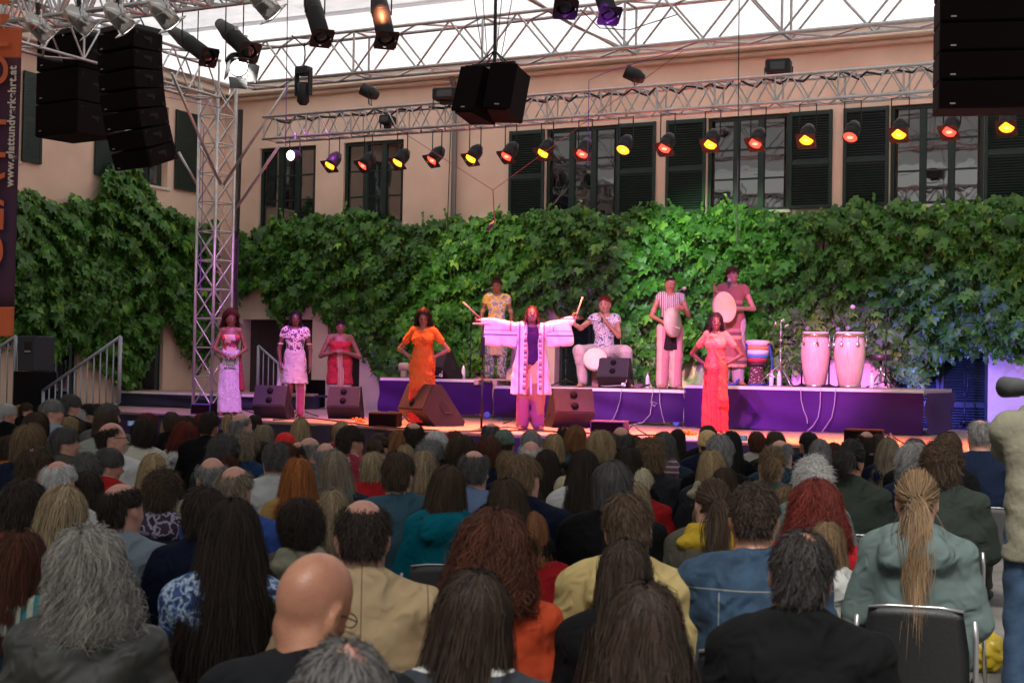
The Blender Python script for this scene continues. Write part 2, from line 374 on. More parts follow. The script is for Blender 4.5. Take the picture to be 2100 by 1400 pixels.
rf = MB(); rf.add([(-.3, -.2, zEave + .33), (WLEN, -.2, zEave + .33), (WLEN, 4.5, zEave + 3.4), (-.3, 4.5, zEave + 3.4), (WLEN, 10.5, zEave + .3), (-.3, 10.5, zEave + .3)], [(0, 1, 2, 3), (3, 2, 4, 5), (0, 3, 5), (1, 4, 2)]); rf.build('roof', mat('roof_tiles', (.16, .07, .045), .9, col2=(.22, .1, .07), scale=9, bump=.5), BLD)
xp = WL(937, 300)[0]; dp = MB(); dp.tube([(xp, -.3, zEave + .22), (xp, -.3, zEave + .05), (xp, -.1, zEave - .25), (xp, -.1, .3)], .055, 10); dp.build('downpipe', PIPE, BLD)
for zz in (zB - .3, zT + .1): 
    r_ = MB(); r_.lathe([(.07, -.02), (.07, .02)], 12, c=(xp, -.1, zz)); r_.build('pipe_bracket', PIPE, BLD)
# left wing, local frame: x toward the camera, y out into the courtyard
WING = thing('wing_house', 'peach plastered side wing of the courtyard behind the left loudspeakers', 'building', CORNER, -(math.pi / 2 + PHI))
Mw = Matrix.Translation(CORNER) @ Matrix.Rotation(-(math.pi / 2 + PHI), 4, 'Z'); MwI = Mw.inverted()
def GL(x, y, off=0.0):
    v = MwI @ PL(x, y, off); return v.x, v.z
wzT, wzB = GL(380, 230)[1], GL(380, 392)[1]; wop = []
for (a, b) in ((345, 285), (38, -30)): wop.append((GL(a, 300)[0], GL(b, 300)[0], wzB, wzT))
for (a, b) in ((335, 245), (160, 108)): wop.append((GL(a, 700)[0], GL(b, 700)[0], .3, 2.7))
wwb = wall_with_openings(22, zEave, wop)
wwb.v = [(x, -y, z) for (x, y, z) in wwb.v]; wwb.build('wall', PLASTER, WING)
for i, (x0, x1, z0, z1) in enumerate(wop):
    window(WING, x0 + .003, x1 - .003, z0 + .003, z1 - .003, cols=2, rows=3, y=-.12 if i else -.2)
for (a, b) in ((407, 357), (250, 192), (82, 42)):
    x0, x1 = GL(a, 300)[0], GL(b, 300)[0]; shutter(WING, x0, x1, wzB, wzT, y=.04)
cr = MB(); cr.bbox((11, .18, zEave + .10), (11, .2, .1), .02); cr.build('cornice', PLASTER2, WING)
gt = MB(); gt.bbox((11, .3, zEave + .26), (11, .12, .06), .02); gt.build('gutter', GUT, WING)
rf = MB(); rf.add([(-.5, .2, zEave + .33), (22, .2, zEave + .33), (22, -4.5, zEave + 3.4), (-.5, -4.5, zEave + 3.4)], [(0, 1, 2, 3)]); rf.build('roof', MATS['roof_tiles'], WING)
# ------------------------------------------------------------------ climbing vines
def leaf_mat():
    m = bpy.data.materials.new('vine_leaf'); m.use_nodes = True; n = m.node_tree.nodes; l = m.node_tree.links; b = n['Principled BSDF']
    at = n.new('ShaderNodeAttribute'); at.attribute_name = 'rnd'; r = n.new('ShaderNodeValToRGB'); l.new(at.outputs['Fac'], r.inputs[0])
    e = r.color_ramp.elements; e[0].color = (.022, .07, .012, 1); e[1].color = (.27, .46, .06, 1); e[1].position = 1
    x = r.color_ramp.elements.new(.6); x.color = (.07, .21, .025, 1)
    l.new(r.outputs[0], b.inputs['Base Color']); b.inputs['Roughness'].default_value = .42; b.inputs['Specular IOR Level'].default_value = .4
    t = n.new('ShaderNodeBsdfTranslucent'); l.new(r.outputs[0], t.inputs[0]); mx = n.new('ShaderNodeMixShader'); mx.inputs[0].default_value = .2
    l.new(b.outputs[0], mx.inputs[1]); l.new(t.outputs[0], mx.inputs[2]); l.new(mx.outputs[0], n['Material Output'].inputs[0]); return m
LEAF = leaf_mat(); STEM = mat('vine_stem', (.09, .05, .035), .9, col2=(.14, .09, .06), scale=20)
LT = np.array([(0, 0, .1), (0, -.22, 0), (.28, -.42, -.05), (.56, -.2, -.1), (.42, .02, 0), (.52, .34, -.12), (.2, .33, 0), (0, .8, -.16), (-.2, .33, 0), (-.52, .34, -.12), (-.42, .02, 0), (-.56, -.2, -.1), (-.28, -.42, -.05)])
LF = np.array([(0, i, i % 12 + 1) for i in range(1, 13)])
def leaves(C, N, size, name, parent=None, droop=1.0):
    n = len(C); N = N / np.linalg.norm(N, axis=1)[:, None]
    dn = np.array([0, 0, -1.]) * droop + RNG.normal(0, .45, (n, 3)); dn -= N * (dn * N).sum(1)[:, None]; dn /= np.linalg.norm(dn, axis=1)[:, None]; B = np.cross(dn, N)
    bend = RNG.uniform(.3, 1.8, n)[:, None, None]
    V = C[:, None, :] + size[:, None, None] * (LT[None, :, 0:1] * B[:, None, :] + LT[None, :, 1:2] * dn[:, None, :] + bend * LT[None, :, 2:3] * N[:, None, :])
    Q = (LF[None] + 13 * np.arange(n)[:, None, None]).reshape(-1, 3)
    me = npmesh(name, V.reshape(-1, 3), Q, LEAF, smooth=False)
    at = me.attributes.new('rnd', 'FLOAT', 'POINT'); r = np.clip(RNG.beta(2, 3.2, n) + (.25 * (size < .075)), 0, 1); at.data.foreach_set('value', np.repeat(r, 13).astype(np.float32))
    return link(name, me, parent)
def vine(label, mp, out, top, bot, n_in, n_out, holes=()):
    root = thing('climbing_vine', label, 'vine'); tx, ty = zip(*top); bx, by = zip(*bot); x0, x1 = min(tx), max(tx); o = np.array(out)
    Cs = []; Ns = []; Sz = []; tot = n_in + n_out; made = 0; i = 0; outlist = []
    xs = RNG.uniform(x0, x1, tot * 3); v = RNG.random(tot * 3)
    for X, t in zip(xs, v):
        if made >= tot: break
        yt = np.interp(X, tx, ty); yb = np.interp(X, bx, by)
        nz = math.sin(X * .031 + 1) * math.sin(X * .0713 + t * 5) ; yt += 9 * math.sin(X * .11) * math.sin(X * .043 + 2); yb += 14 * math.sin(X * .09 + 1) * math.sin(X * .037)
        if RNG.random() > (yb - yt) / 330.: continue
        Y = yt + (yb - yt) * t
        inner = made % tot < n_in and RNG.random() < n_in / tot
        cl = .5 + .5 * math.sin(X * .075 + 3 * math.sin(Y * .021)) * math.sin(Y * .068 + 2 * math.sin(X * .03))
        if inner: d = RNG.uniform(.04, .16)
        else:
            if cl < .34 and RNG.random() < .75: continue
            d = .12 + cl * .42 * RNG.uniform(.35, 1) * min(1, .35 + 3 * min(t, 1 - t) + .2)
        hole = False
        for (hx, hy, rx, ry) in holes:
            if ((X - hx) / rx) ** 2 + ((Y - hy) / ry) ** 2 < 1: hole = True
        if hole: continue
        Cs.append(mp(X, Y, d)); Ns.append(o + np.array((0, 0, .35 + .5 * (1 - t) * .6)) + RNG.normal(0, .42, 3)); Sz.append(RNG.uniform(.09, .18) if RNG.random() < .72 else RNG.uniform(.17, .25)); made += 1
    # sprigs reaching over the edge
    for X in np.arange(x0 + 4, x1 - 4, 13):
        yt = np.interp(X, tx, ty); L = RNG.uniform(6, 38); a = RNG.uniform(-1, 1)
        if RNG.random() < .5: continue
        for q in range(int(L / 3.2)):
            Cs.append(mp(X + a * q * 2.2, yt + 6 - q * 3.2, RNG.uniform(.08, .25))); Ns.append(o + RNG.normal(0, .5, 3) + np.array((0, 0, .3))); Sz.append(.085 - .0035 * q + RNG.uniform(-.015, .02))
    for X in np.arange(x0 + 4, x1 - 4, 17):
        yb = np.interp(X, bx, by); L = RNG.uniform(5, 40)
        for q in range(int(L / 4)):
            Cs.append(mp(X + RNG.uniform(-4, 4), yb + q * 4 - 6, RNG.uniform(.08, .3))); Ns.append(o + RNG.normal(0, .4, 3)); Sz.append(RNG.uniform(.05, .1))
    leaves(np.array(Cs), np.array(Ns), np.maximum(np.array(Sz), .035), 'foliage', root)
    s = MB()
    for X in np.arange(x0 + 15, x1, 46):
        yt = np.interp(X, tx, ty); yb = np.interp(X, bx, by) - 25; pts = []
        for t in np.linspace(0, 1, 9): pts.append(mp(X + 12 * math.sin(X + 5 * t), yb + (yt - yb + 10) * t, .05 + .03 * math.sin(7 * t)))
        s.tube(pts, [.022 * (1 - .6 * t) for t in np.linspace(0, 1, 9)], 6)
    s.build('stem', STEM, root, True); return root
mtop = [(487, 468), (520, 480), (560, 458), (600, 450), (650, 447), (700, 440), (760, 436), (800, 455), (830, 470), (900, 455), (940, 448), (1000, 443), (1040, 447), (1100, 440), (1180, 428), (1230, 445), (1290, 442), (1340, 412), (1400, 440), (1460, 432), (1520, 422), (1600, 447), (1680, 440), (1750, 415), (1800, 425), (1850, 418), (1950, 423), (2000, 418), (2060, 408), (2120, 403)]
mbot = [(487, 618), (505, 600), (530, 592), (560, 640), (575, 652), (600, 645), (625, 625), (660, 640), (700, 700), (730, 730), (760, 740), (785, 800), (820, 800), (850, 740), (900, 720), (950, 760), (1000, 770), (1035, 745), (1050, 680), (1090, 640), (1130, 630), (1200, 640), (1265, 640), (1285, 720), (1310, 770), (1345, 775), (1380, 740), (1415, 715), (1440, 740), (1520, 760), (1560, 780), (1620, 770), (1650, 740), (1700, 730), (1770, 725), (1800, 740), (1840, 765), (1880, 785), (1910, 765), (1940, 730), (1975, 715), (2010, 712), (2060, 730), (2120, 725)]
vine('dense green vine hanging over the back wall of the stage above the louvred doors', lambda X, Y, d: np.array(PW(X, Y, DW - d)), NR, mtop, mbot, 12500, 12500, holes=((1385, 610, 13, 26), (1690, 500, 22, 16), (1905, 520, 12, 30), (825, 500, 10, 18), (1150, 480, 16, 12)))
ltop = [(-20, 385), (30, 392), (60, 398), (120, 418), (160, 410), (200, 425), (215, 352), (240, 335), (285, 345), (312, 392), (325, 425), (360, 440), (415, 455), (445, 465)]
lbot = [(-20, 700), (30, 690), (100, 700), (115, 720), (150, 705), (170, 720), (200, 740), (235, 765), (270, 800), (290, 790), (310, 720), (335, 655), (350, 640), (370, 700), (400, 745), (445, 720)]
vine('green vine covering the side wing left of the lattice tower', lambda X, Y, d: np.array(PL(X, Y, d)), AX, ltop, lbot, 6000, 6000, holes=((110, 555, 14, 8), (342, 690, 14, 30)))
# ------------------------------------------------------------------ fabric canopy
def fabric_mat(nm='canopy_fabric', tr=.48):
    m = bpy.data.materials.new(nm); m.use_nodes = True; n = m.node_tree.nodes; l = m.node_tree.links; b = n['Principled BSDF']
    b.inputs['Base Color'].default_value = (.42, .43, .44, 1); b.inputs['Roughness'].default_value = .7
    t = n.new('ShaderNodeBsdfTranslucent'); t.inputs[0].default_value = (.86, .87, .9, 1); mx = n.new('ShaderNodeMixShader'); mx.inputs[0].default_value = tr
    nz = n.new('ShaderNodeTexNoise'); nz.inputs['Scale'].default_value = .9; nz.inputs['Detail'].default_value = 4; tc = n.new('ShaderNodeTexCoord'); l.new(tc.outputs['Object'], nz.inputs[0])
    bp = n.new('ShaderNodeBump'); bp.inputs['Strength'].default_value = .5; bp.inputs['Distance'].default_value = .3; l.new(nz.outputs[0], bp.inputs['Height']); l.new(bp.outputs[0], b.inputs['Normal']); l.new(bp.outputs[0], t.inputs['Normal'])
    l.new(b.outputs[0], mx.inputs[1]); l.new(t.outputs[0], mx.inputs[2]); l.new(mx.outputs[0], n['Material Output'].inputs[0]); return m
FAB = fabric_mat(); FAB_DIM = fabric_mat('dimming_canopy_fabric', .14)
def sheet(name, t0, t1, D0, z0, D1, z1, parent, nx=40, ny=12, sag=.12, fm=None):
    V = []; Q = []
    for i in range(nx + 1):
        for j in range(ny + 1):
            u, v = i / nx, j / ny; t = t0 + (t1 - t0) * u; q = Mb @ Vector((t, DW * -1 + (DW * 0) + 0, 0)); loc = Vector((t, -(DW - (D0 + (D1 - D0) * v)), 0)); p = Mb @ loc
            V.append((p.x, p.y, z0 + (z1 - z0) * v - sag * math.sin(math.pi * v) * (.6 + .4 * abs(math.sin(u * 19))))); 
    for i in range(nx):
        for j in range(ny): a = i * (ny + 1) + j; Q.append((a, a + 1, a + ny + 2, a + ny + 1))
    return link(name, npmesh(name, V, Q, fm or FAB), parent)
CAN = thing('canopy', 'white translucent fabric roof stretched over the stage from the eaves', 'canopy')
zc0 = K1(-.0947, 24.1); t500 = WL(497, 300)[0]; zc1 = PW(700, 22, 19.8).z
sheet('lower_sheet', t500, WLEN, 24.1, zc0, 19.8, zc1, CAN)
sheet('upper_sheet', t500, WLEN, 19.95, zc1 - .03, 13.5, zc1 + 2.6, CAN)
sheet('audience_dimming_sheet', t500 - 17, WLEN, 13.4, zc1 + 2.7, -16, zc1 + 3.6, CAN, fm=FAB_DIM)  # unseen sheet added over the audience to dim the daylight there
ed = MB()
for (t, D) in ((t500, 0), (t500 + 9, 0), (t500 + 18, 0)):
    a = Mb @ Vector((t, -.4, 0)); b_ = Mb @ Vector((t, -(DW - 13.5), 0)); ed.tube([(a.x, a.y, zc0 - .05), tuple((Mb @ Vector((t, -(DW - 19.7), 0))).to_2d()) + (zc1 - .03,), (b_.x, b_.y, zc1 + 2.5)], .05, 8)
ed.build('roof_beam', mat('alu_tube', (.55, .54, .55), .32, .85), CAN)
# ================================================================== TRUSSES
ALU = mat('truss_aluminium', (.62, .6, .6), .36, .8, col2=(.52, .5, .5), scale=14)
BLK = mat('black_metal', (.018, .018, .02), .5, .3)
CHR = mat('polished_metal', (.62, .6, .58), .22, .95)
def truss(name, label, A, B, up, side, hgt, wid, pitch=.5, r=.022, rl=.011, group='aluminium trusses over the stage'):
    root = thing(name, label, 'truss', A, 0, group); A0 = Vector((0, 0, 0)); B = Vector(B) - Vector(A); L = B.length; d = B.normalized(); up = Vector(up).normalized(); side = Vector(side).normalized()
    cs = [A0, up * hgt, side * wid, up * hgt + side * wid]
    for c in cs:
        m = MB(); m.tube([c, c + B], r, 10); m.build('chord', ALU, root, True)
    l = MB(); n = max(2, round(L / pitch)); p = L / n
    for (a, b) in ((0, 1), (2, 3), (0, 2), (1, 3)):
        for i in range(n):
            q0, q1 = cs[a] + d * (i * p), cs[b] + d * ((i + .5) * p); q2 = cs[a] + d * ((i + 1) * p)
            l.tube([q0, q1], rl, 6, False); l.tube([q1, q2], rl, 6, False)
    for i in range(0, n + 1, 2):
        for (a, b) in ((0, 1), (2, 3), (0, 2), (1, 3)): l.tube([cs[a] + d * min(max(i * p, .03), L - .03), cs[b] + d * min(max(i * p, .03), L - .03)], rl * 1.2, 6, False)
    l.build('lattice', ALU, root, True); return root
Z = Vector((0, 0, 1))
fA, fB = PW(538, 657 - .0717 * 5183, 18.4), PW(2140, 657 - .0717 * 6785, 18.4); fh = PW(1050, 657 - .0804 * 5695, 18.4).z - fA.z
FT = truss('lighting_truss', 'long horizontal truss carrying the row of red and yellow stage lights', fA, fB, Z, -NR, fh, .36, .42)
uA, uB = PW(484, 657 - .0943 * 5129, 19.1), PW(2160, 657 - .0943 * 6805, 19.1); uh = PW(1050, 657 - .1104 * 5695, 19.1).z - uA.z
UT = truss('roof_truss', 'tall open roof truss in front of the white canopy', uA, uB, Z, -NR, uh, .45, 1.15, .026, .017)
r2 = PW(1050, 657 - .1210 * 5695, 16.5).z
truss('roof_truss', 'slim upper truss crossing the top right of the white canopy', PW(1320, 657 - .1215 * 5965, 16.5), PW(2160, 657 - .1215 * 6805, 16.5), Z, -NR, .35, .35, .5, .02, .01)
# tower
tb = PW(436, 700, 19.3); tb.z = 0; TW = thing('truss_tower', 'upright aluminium lattice tower left of the stage performers', 'truss tower', tb)
zt = PW(440, 175, 19.3).z; hw = .215; cn = []
for k in range(4):
    a = math.atan2(-tb.y, -tb.x) + k * math.pi / 2; cn.append(Vector((math.cos(a), math.sin(a), 0)) * hw * 1.414)
for c in cn: m = MB(); m.tube([c, c + Z * zt], .026, 10); m.build('leg', ALU, TW, True)
l = MB(); nz_ = int(zt / .5); pz = (zt - .1) / nz_
for k in range(4):
    a, b = cn[k], cn[(k + 1) % 4]
    for i in range(nz_):
        z0, z1 = .05 + i * pz, .05 + (i + 1) * pz; l.tube([a + Z * z0, b + Z * z1], .011, 6, False); l.tube([b + Z * z0, a + Z * z1], .011, 6, False); l.tube([a + Z * z0, b + Z * z0], .013, 6, False)
l.build('lattice', ALU, TW, True)
for (x0, y0, x1, y1, D0, D1) in ((352, 150, 452, 378, 16.8, 19.0), (590, 178, 458, 379, 18.9, 19.1), (572, 300, 484, 428, 18.5, 19.1), (366, 312, 407, 384, 18.9, 19.2)):
    b = MB(); b.tube([PW(x0, y0, D0) - tb, PW(x1, y1, D1) - tb], .024, 8); b.build('brace', ALU, TW, True)
b = MB(); b.bbox((0, 0, .02), (.32, .32, .02), .005); b.build('base_plate', BLK, TW)
b = MB()
for k in range(5):
    pts = [(cn[0] * .55 + Vector((.02 * k, .05 * math.sin(k), zt - .35 - 1.1 * k * .2)))]; b.tube([Vector((.34 + .018 * k, .1, zt - .4)), Vector((.3 + .02 * k, .12 + .02 * math.sin(k), zt * .5)), Vector((.35 + .03 * k, .1, .05))], .009, 5)
b.build('cable_bundle', BLK, TW, True)
pA = PW(450, 200, 19.0); truss('side_truss', 'roof truss running from the lattice tower toward the audience on the left', pA, pA + NR * 9.5, Z, -AX, .62, .42, .8, .025, .015)
LA = PW(-160, 657 - .1265 * 4485, 11.3); LB = PW(640, 657 - .1265 * 5285, 11.3)
truss('lamp_truss', 'front lighting truss with silver lamps at the top left', LA, LB, Z, NR, .4, .4, .42, .022, .012)
LA2 = PW(-160, 657 - .131 * 4485, 13.0); truss('lamp_truss', 'second truss just behind the truss of silver lamps', LA2, PW(560, 657 - .131 * 5205, 13.0), Z, -NR, .4, .4, .42, .022, .012)
# ================================================================== LAMPS
YEL = mat('amber_lens', (.9, .4, .02), .3, emit=(1, .34, .01), estr=2.2)
YEL2 = mat('amber_lens_core', (.9, .5, .05), .3, emit=(1, .60, .04), estr=3.2)
REDL = mat('red_lens', (.9, .05, .03), .3, emit=(1, .05, .03), estr=1.8)
REDL2 = mat('red_lens_core', (.9, .1, .05), .3, emit=(1, .17, .10), estr=2.4)
WHL = mat('white_lens', (.9, .9, .9), .3, emit=(1, .97, .9), estr=3)
GRNL = mat('cool_lens', (.9, .95, .9), .3, emit=(.75, 1, .9), estr=5)
DLENS = mat('unlit_lens', (.03, .03, .035), .1, coat=1)
def spot(parent, col, watts, size, M, blend=.6, rad=.08, name='light_beam'):
    ld = bpy.data.lights.new(name, 'SPOT'); ld.energy = watts; ld.color = col; ld.spot_size = R(size); ld.spot_blend = blend; ld.shadow_soft_size = rad
    o = link(name, ld, parent); o.matrix_local = M; return o
def parcan(label, pos, aim, L=.3, rr=.105, lens=YEL, core=None, frame=True, body=None, name='stage_light', cat='stage light', group=None, light=None, hang=None, barn=False, stubby=True):
    """pos = centre of lens rim; aim = direction the lens looks (world)"""
    body = body or BLK; aim = Vector(aim).normalized(); q = aim.to_track_quat('Z', 'Y').to_matrix().to_4x4()
    root = thing(name, label, cat, pos, 0, group)
    b = MB(); b.lathe([(rr * .35, -L), (rr * .62, -L + .01), (rr * .8, -L * .82), (rr, -L * .68), (rr, 0), (rr * .94, 0), (rr * .94, -.03)], 20, q); b.build('housing', body, root, True)
    b = MB(); b.lathe([(rr * .985, -L * .55), (rr * 1.05, -L * .54), (rr * 1.05, -L * .5), (rr * .985, -L * .49)], 20, q); b.build('band', body, root)
    b = MB(); b.lathe([(0, -.012), (rr * .5, -.014), (rr * .93, -.024)], 20, q); b.build('lens', lens, root, True)
    if core:
        b = MB(); b.lathe([(0, -.004), (rr * .42, -.006)], 16, q @ Matrix.Scale(.6, 4, (0, 1, 0))); b.build('lens_core', core, root)
    if frame:
        f = MB(); s = rr * 1.14
        for (x, y, hx, hy) in ((0, s, s, .012), (0, -s, s, .012), (s, 0, .012, s - .013), (-s, 0, .012, s - .013)): f.box((x, y, .008), (hx, hy, .003), q)
        for a in (45, 135, 225, 315): f.add([q @ Vector(v) for v in ((s * math.copysign(1, math.cos(R(a))), s * math.copysign(1, math.sin(R(a))), .008), (rr * math.cos(R(a - 40)), rr * math.sin(R(a - 40)), .008), (rr * math.cos(R(a + 40)), rr * math.sin(R(a + 40)), .008))], [(0, 1, 2)])
        f.build('gel_frame', body, root)
    if barn:
        for k in range(4):
            f = MB(); Mq = q @ Matrix.Rotation(k * math.pi / 2, 4, 'Z') @ Matrix.Translation((rr * 1.02, 0, .005)) @ Matrix.Rotation(R(28), 4, 'Y'); f.box((0, 0, .09), (.004, rr * .95, .085), Mq); f.build('barn_door', body, root)
    mid = q @ Vector((0, 0, -L * .5)); sx = aim.cross(Z); sx = sx.normalized() if sx.length > .1 else AX.copy(); top = Vector(hang) - Vector(pos) if hang is not None else mid + Vector((0, 0, .26))
    y = MB(); u0 = mid + sx * rr * 1.12; u1 = mid - sx * rr * 1.12; th = Vector((mid.x, mid.y, top.z - .05)) if abs(top.z - mid.z) > .12 else mid + Z * .12
    y.tube([u0, u0 + Z * (th.z - mid.z), u1 + Z * (th.z - mid.z), u1], .009, 6); y.build('yoke', body, root)
    c = MB(); c.tube([th - Z * .01, th + Z * .06], .02, 8); c.bbox(tuple(th + Z * .075), (.02, .03, .03), .005); c.build('clamp', ALU if body is BLK else BLK, root)
    if light: spot(root, light[0], light[1], light[2], (Vector(light[3]) - Vector(pos)).to_track_quat('-Z', 'Y').to_matrix().to_4x4() if light[3] is not None else q @ Matrix.Rotation(math.pi, 4, 'X'), rad=rr * .8)
    return root
row = [(676, 341, 0), (743, 341, 1), (815, 335, 0), (885, 330, 1), (965, 327, 0), (1038, 322, 1), (1113, 316, 0), (1193, 317, 1), (1277, 309, 0), (1362, 306, 1), (1456, 298, 0), (1548, 296, 1), (1653, 289, 0), (1743, 283, 1), (1843, 277, 0), (1946, 272, 1), (2064, 263, 0)]
ordn = ['first', 'second', 'third', 'fourth', 'fifth', 'sixth', 'seventh', 'eighth', 'ninth', 'tenth', 'eleventh', 'twelfth', 'thirteenth', 'fourteenth', 'fifteenth', 'sixteenth', 'seventeenth']
for i, (x, y, c) in enumerate(row):
    D = 18.35; p = PW(x, y, D); back = PW(x + [7, 14, 10, 12, 9, 8, 9, 3, 3, 4, 3, 5, 0, 3, 0, 6, 0][i], y - 34, D + .02); aim = (p - back).normalized() * .8 + NR * .72 + Vector((0, 0, -.12))
    if i % 2: aim += AX * -.05
    tgt = PW(x * .86 + 165, 868, 18.6 - .7 * (i % 3)); tgt.z = ST
    parcan(f"{'red' if c else 'amber'} lit can lamp, {ordn[i]} from the left on the long lighting truss", p, aim, .29, .10, REDL if c else YEL, REDL2 if c else YEL2, frame=(i % 5 != 3 or i == 3), group='coloured can lamps under the lighting truss', hang=(p.x, p.y, fA.z), light=((1, .09, .06) if c else (1, .24, .05), 1150, 58, tgt))
# lamps on top of the lighting truss, with added beams onto the vine
for (x, y, lb, dx) in ((742, 182, 'black can lamp standing above the truss near the second window', -1), (1283, 146, 'black can lamp standing above the truss right of the hanging speaker pair', -1)):
    p = PW(x, y, 18.95); parcan(lb, p, AX * dx * .9 + NR * .35 + Z * .45, .3, .1, DLENS, None, False, hang=(p.x, p.y, p.z - .2), light=((.85, 1, .5), 1500, 40, PW(1010, 620, 24)) if x < 1000 else ((.55, 1, .5), 3200, 40, PW(1470, 570, 24)))
def boxlamp(label, x, y, D, hx, hz, name='floodlight', light=None):
    p = PW(x, y, D); r = thing(name, label, 'floodlight', p, -PHI + .15); b = MB(); b.bbox((0, 0, 0), (hx, .12, hz), .02); b.bbox((0, .0, -hz - .03), (hx * .5, .05, .03), .01); b.build('housing', BLK, r)
    b = MB(); b.box((0, -.124, 0), (hx * .6, .003, hz * .55)); b.build('glass', DLENS, r); b = MB(); b.tube([(-hx - .02, 0, .0), (-hx - .02, 0, -hz - .1), (hx + .02, 0, -hz - .1), (hx + .02, 0, 0)], .01, 6); b.build('bracket', BLK, r)
    if light: t = r.matrix_basis.inverted() @ Vector(light[3]); spot(r, light[0], light[1], light[2], Matrix.Translation((0, .16, -.1)) @ (t - Vector((0, .16, -.1))).to_track_quat('-Z', 'Y').to_matrix().to_4x4())
boxlamp('black box floodlight on the truss left of the hanging speaker pair', 917, 194, 18.3, .2, .09); boxlamp('black box floodlight on top of the truss near the right array', 1597, 138, 19.0, .17, .1, light=((.16, .12, 1.0), 900, 40, PW(1930, 830, 24)))
boxlamp('small black floodlight hanging inside the lighting truss above the second window', 795, 247, 18.5, .1, .07)
# follow lamp with cold white lens, effect projectors above
p = PW(595, 319, 18.2); parcan('black round projector with glowing cool white lens at the left end of the lighting truss', p, NR + Z * -.15 + AX * .05, .26, .085, GRNL, None, False, hang=(p.x, p.y, fA.z), stubby=False)
for (x, y, D, s, lb) in ((622, 190, 18.9, 1.25, 'dark moving head lamp hanging under the roof truss by the tower'),):
    p = PW(x, y, D); r = thing('moving_light', lb, 'moving light', p, -PHI); b = MB(); b.bbox((0, 0, .35), (.12, .1, .07), .02); b.build('base', BLK, r); b = MB(); b.bbox((-.13, 0, .15), (.02, .05, .2), .01); b.bbox((.13, 0, .15), (.02, .05, .2), .01); b.build('yoke', BLK, r)
    b = MB(); b.lathe([(.06, -.2), (.1, -.15), (.1, .12), (.08, .16)], 16); b.build('head', BLK, r, True); b = MB(); b.lathe([(0, -.201), (.055, -.201)], 16); b.build('lens', DLENS, r)
    b = MB(); b.tube([(0, 0, .42), (.02, 0, .62), (0, 0, .8)], .012, 6); b.tube([(-.25, 0, .95), (0, 0, .75), (.25, 0, .95)], .012, 6); b.build('hanging_chain', BLK, r)
# profile spots at the top (long black tubes)
MID = PW(1085, 760, 18.5)
def profile(label, x0, y0, x1, y1, D, rr=.11, lens=DLENS, lit=None, light=None, aimn=.35):
    a, b = PW(x0, y0, D), PW(x1, y1, D - aimn); parcan(label, b, b - a, (b - a).length, rr, lens, None, True, group=None, light=light, name='profile_spotlight', cat='spotlight', hang=(a.x, a.y, a.z + .35))
profile('long black spotlight hanging from the top edge, left of centre', 632, -20, 660, 78, 13.2, .1)
profile('long black spotlight with open barn frame near the top centre', 772, -20, 792, 82, 13.2, .1)
profile('black spotlight cut by the top edge right of centre', 1150, -60, 1160, 18, 13.2, .1); profile('second black spotlight cut by the top edge right of centre', 1222, -55, 1250, 32, 13.2, .09)
profile('thick black spotlight aimed at the bright white lamp', 450, 48, 512, 108, 14.5, .11)
profile('black tube spotlight between the line array and the white lit lamp', 352, 62, 428, 118, 14.4, .1)
p = PW(490, 140, 14.2); parcan('brightly lit white lamp with barn doors beside the top of the tower', p, AX * .75 + NR * .55 - Z * .6, .34, .12, WHL, None, False, barn=True, hang=(p.x, p.y, p.z + .5), light=((1, .93, .8), 260, 42, MID))
p = PW(8, 78, 13); parcan('black can lamp at the far left edge above the banner', p, AX * .4 + NR * .3 - Z * .9, .34, .1, DLENS, None, True, hang=(p.x, p.y, p.z + .5))
LAV = (.86, .3, 1.0); tg = [PW(472, 720, 19.0), PW(868, 760, 18.6), PW(1090, 720, 18.3), PW(1465, 740, 18.6), PW(640, 760, 19)]
for i, (x, y, dx) in enumerate(((100, 78, 26), (185, 62, 30), (262, 58, 22), (352, 50, 18), (560, 28, 26), )):
    p = PW(x, y, 10.75); b = PW(x - dx, y - 52, 10.7); parcan(f"silver can lamp, {ordn[i]} from the left on the front truss", p, (p - b).normalized() - NR * .75, .31, .098, WHL, None, True, CHR, group='silver can lamps on the front truss', hang=(p.x, p.y, LA.z), light=((1, .45, .75), 420, 26, tg[i]))
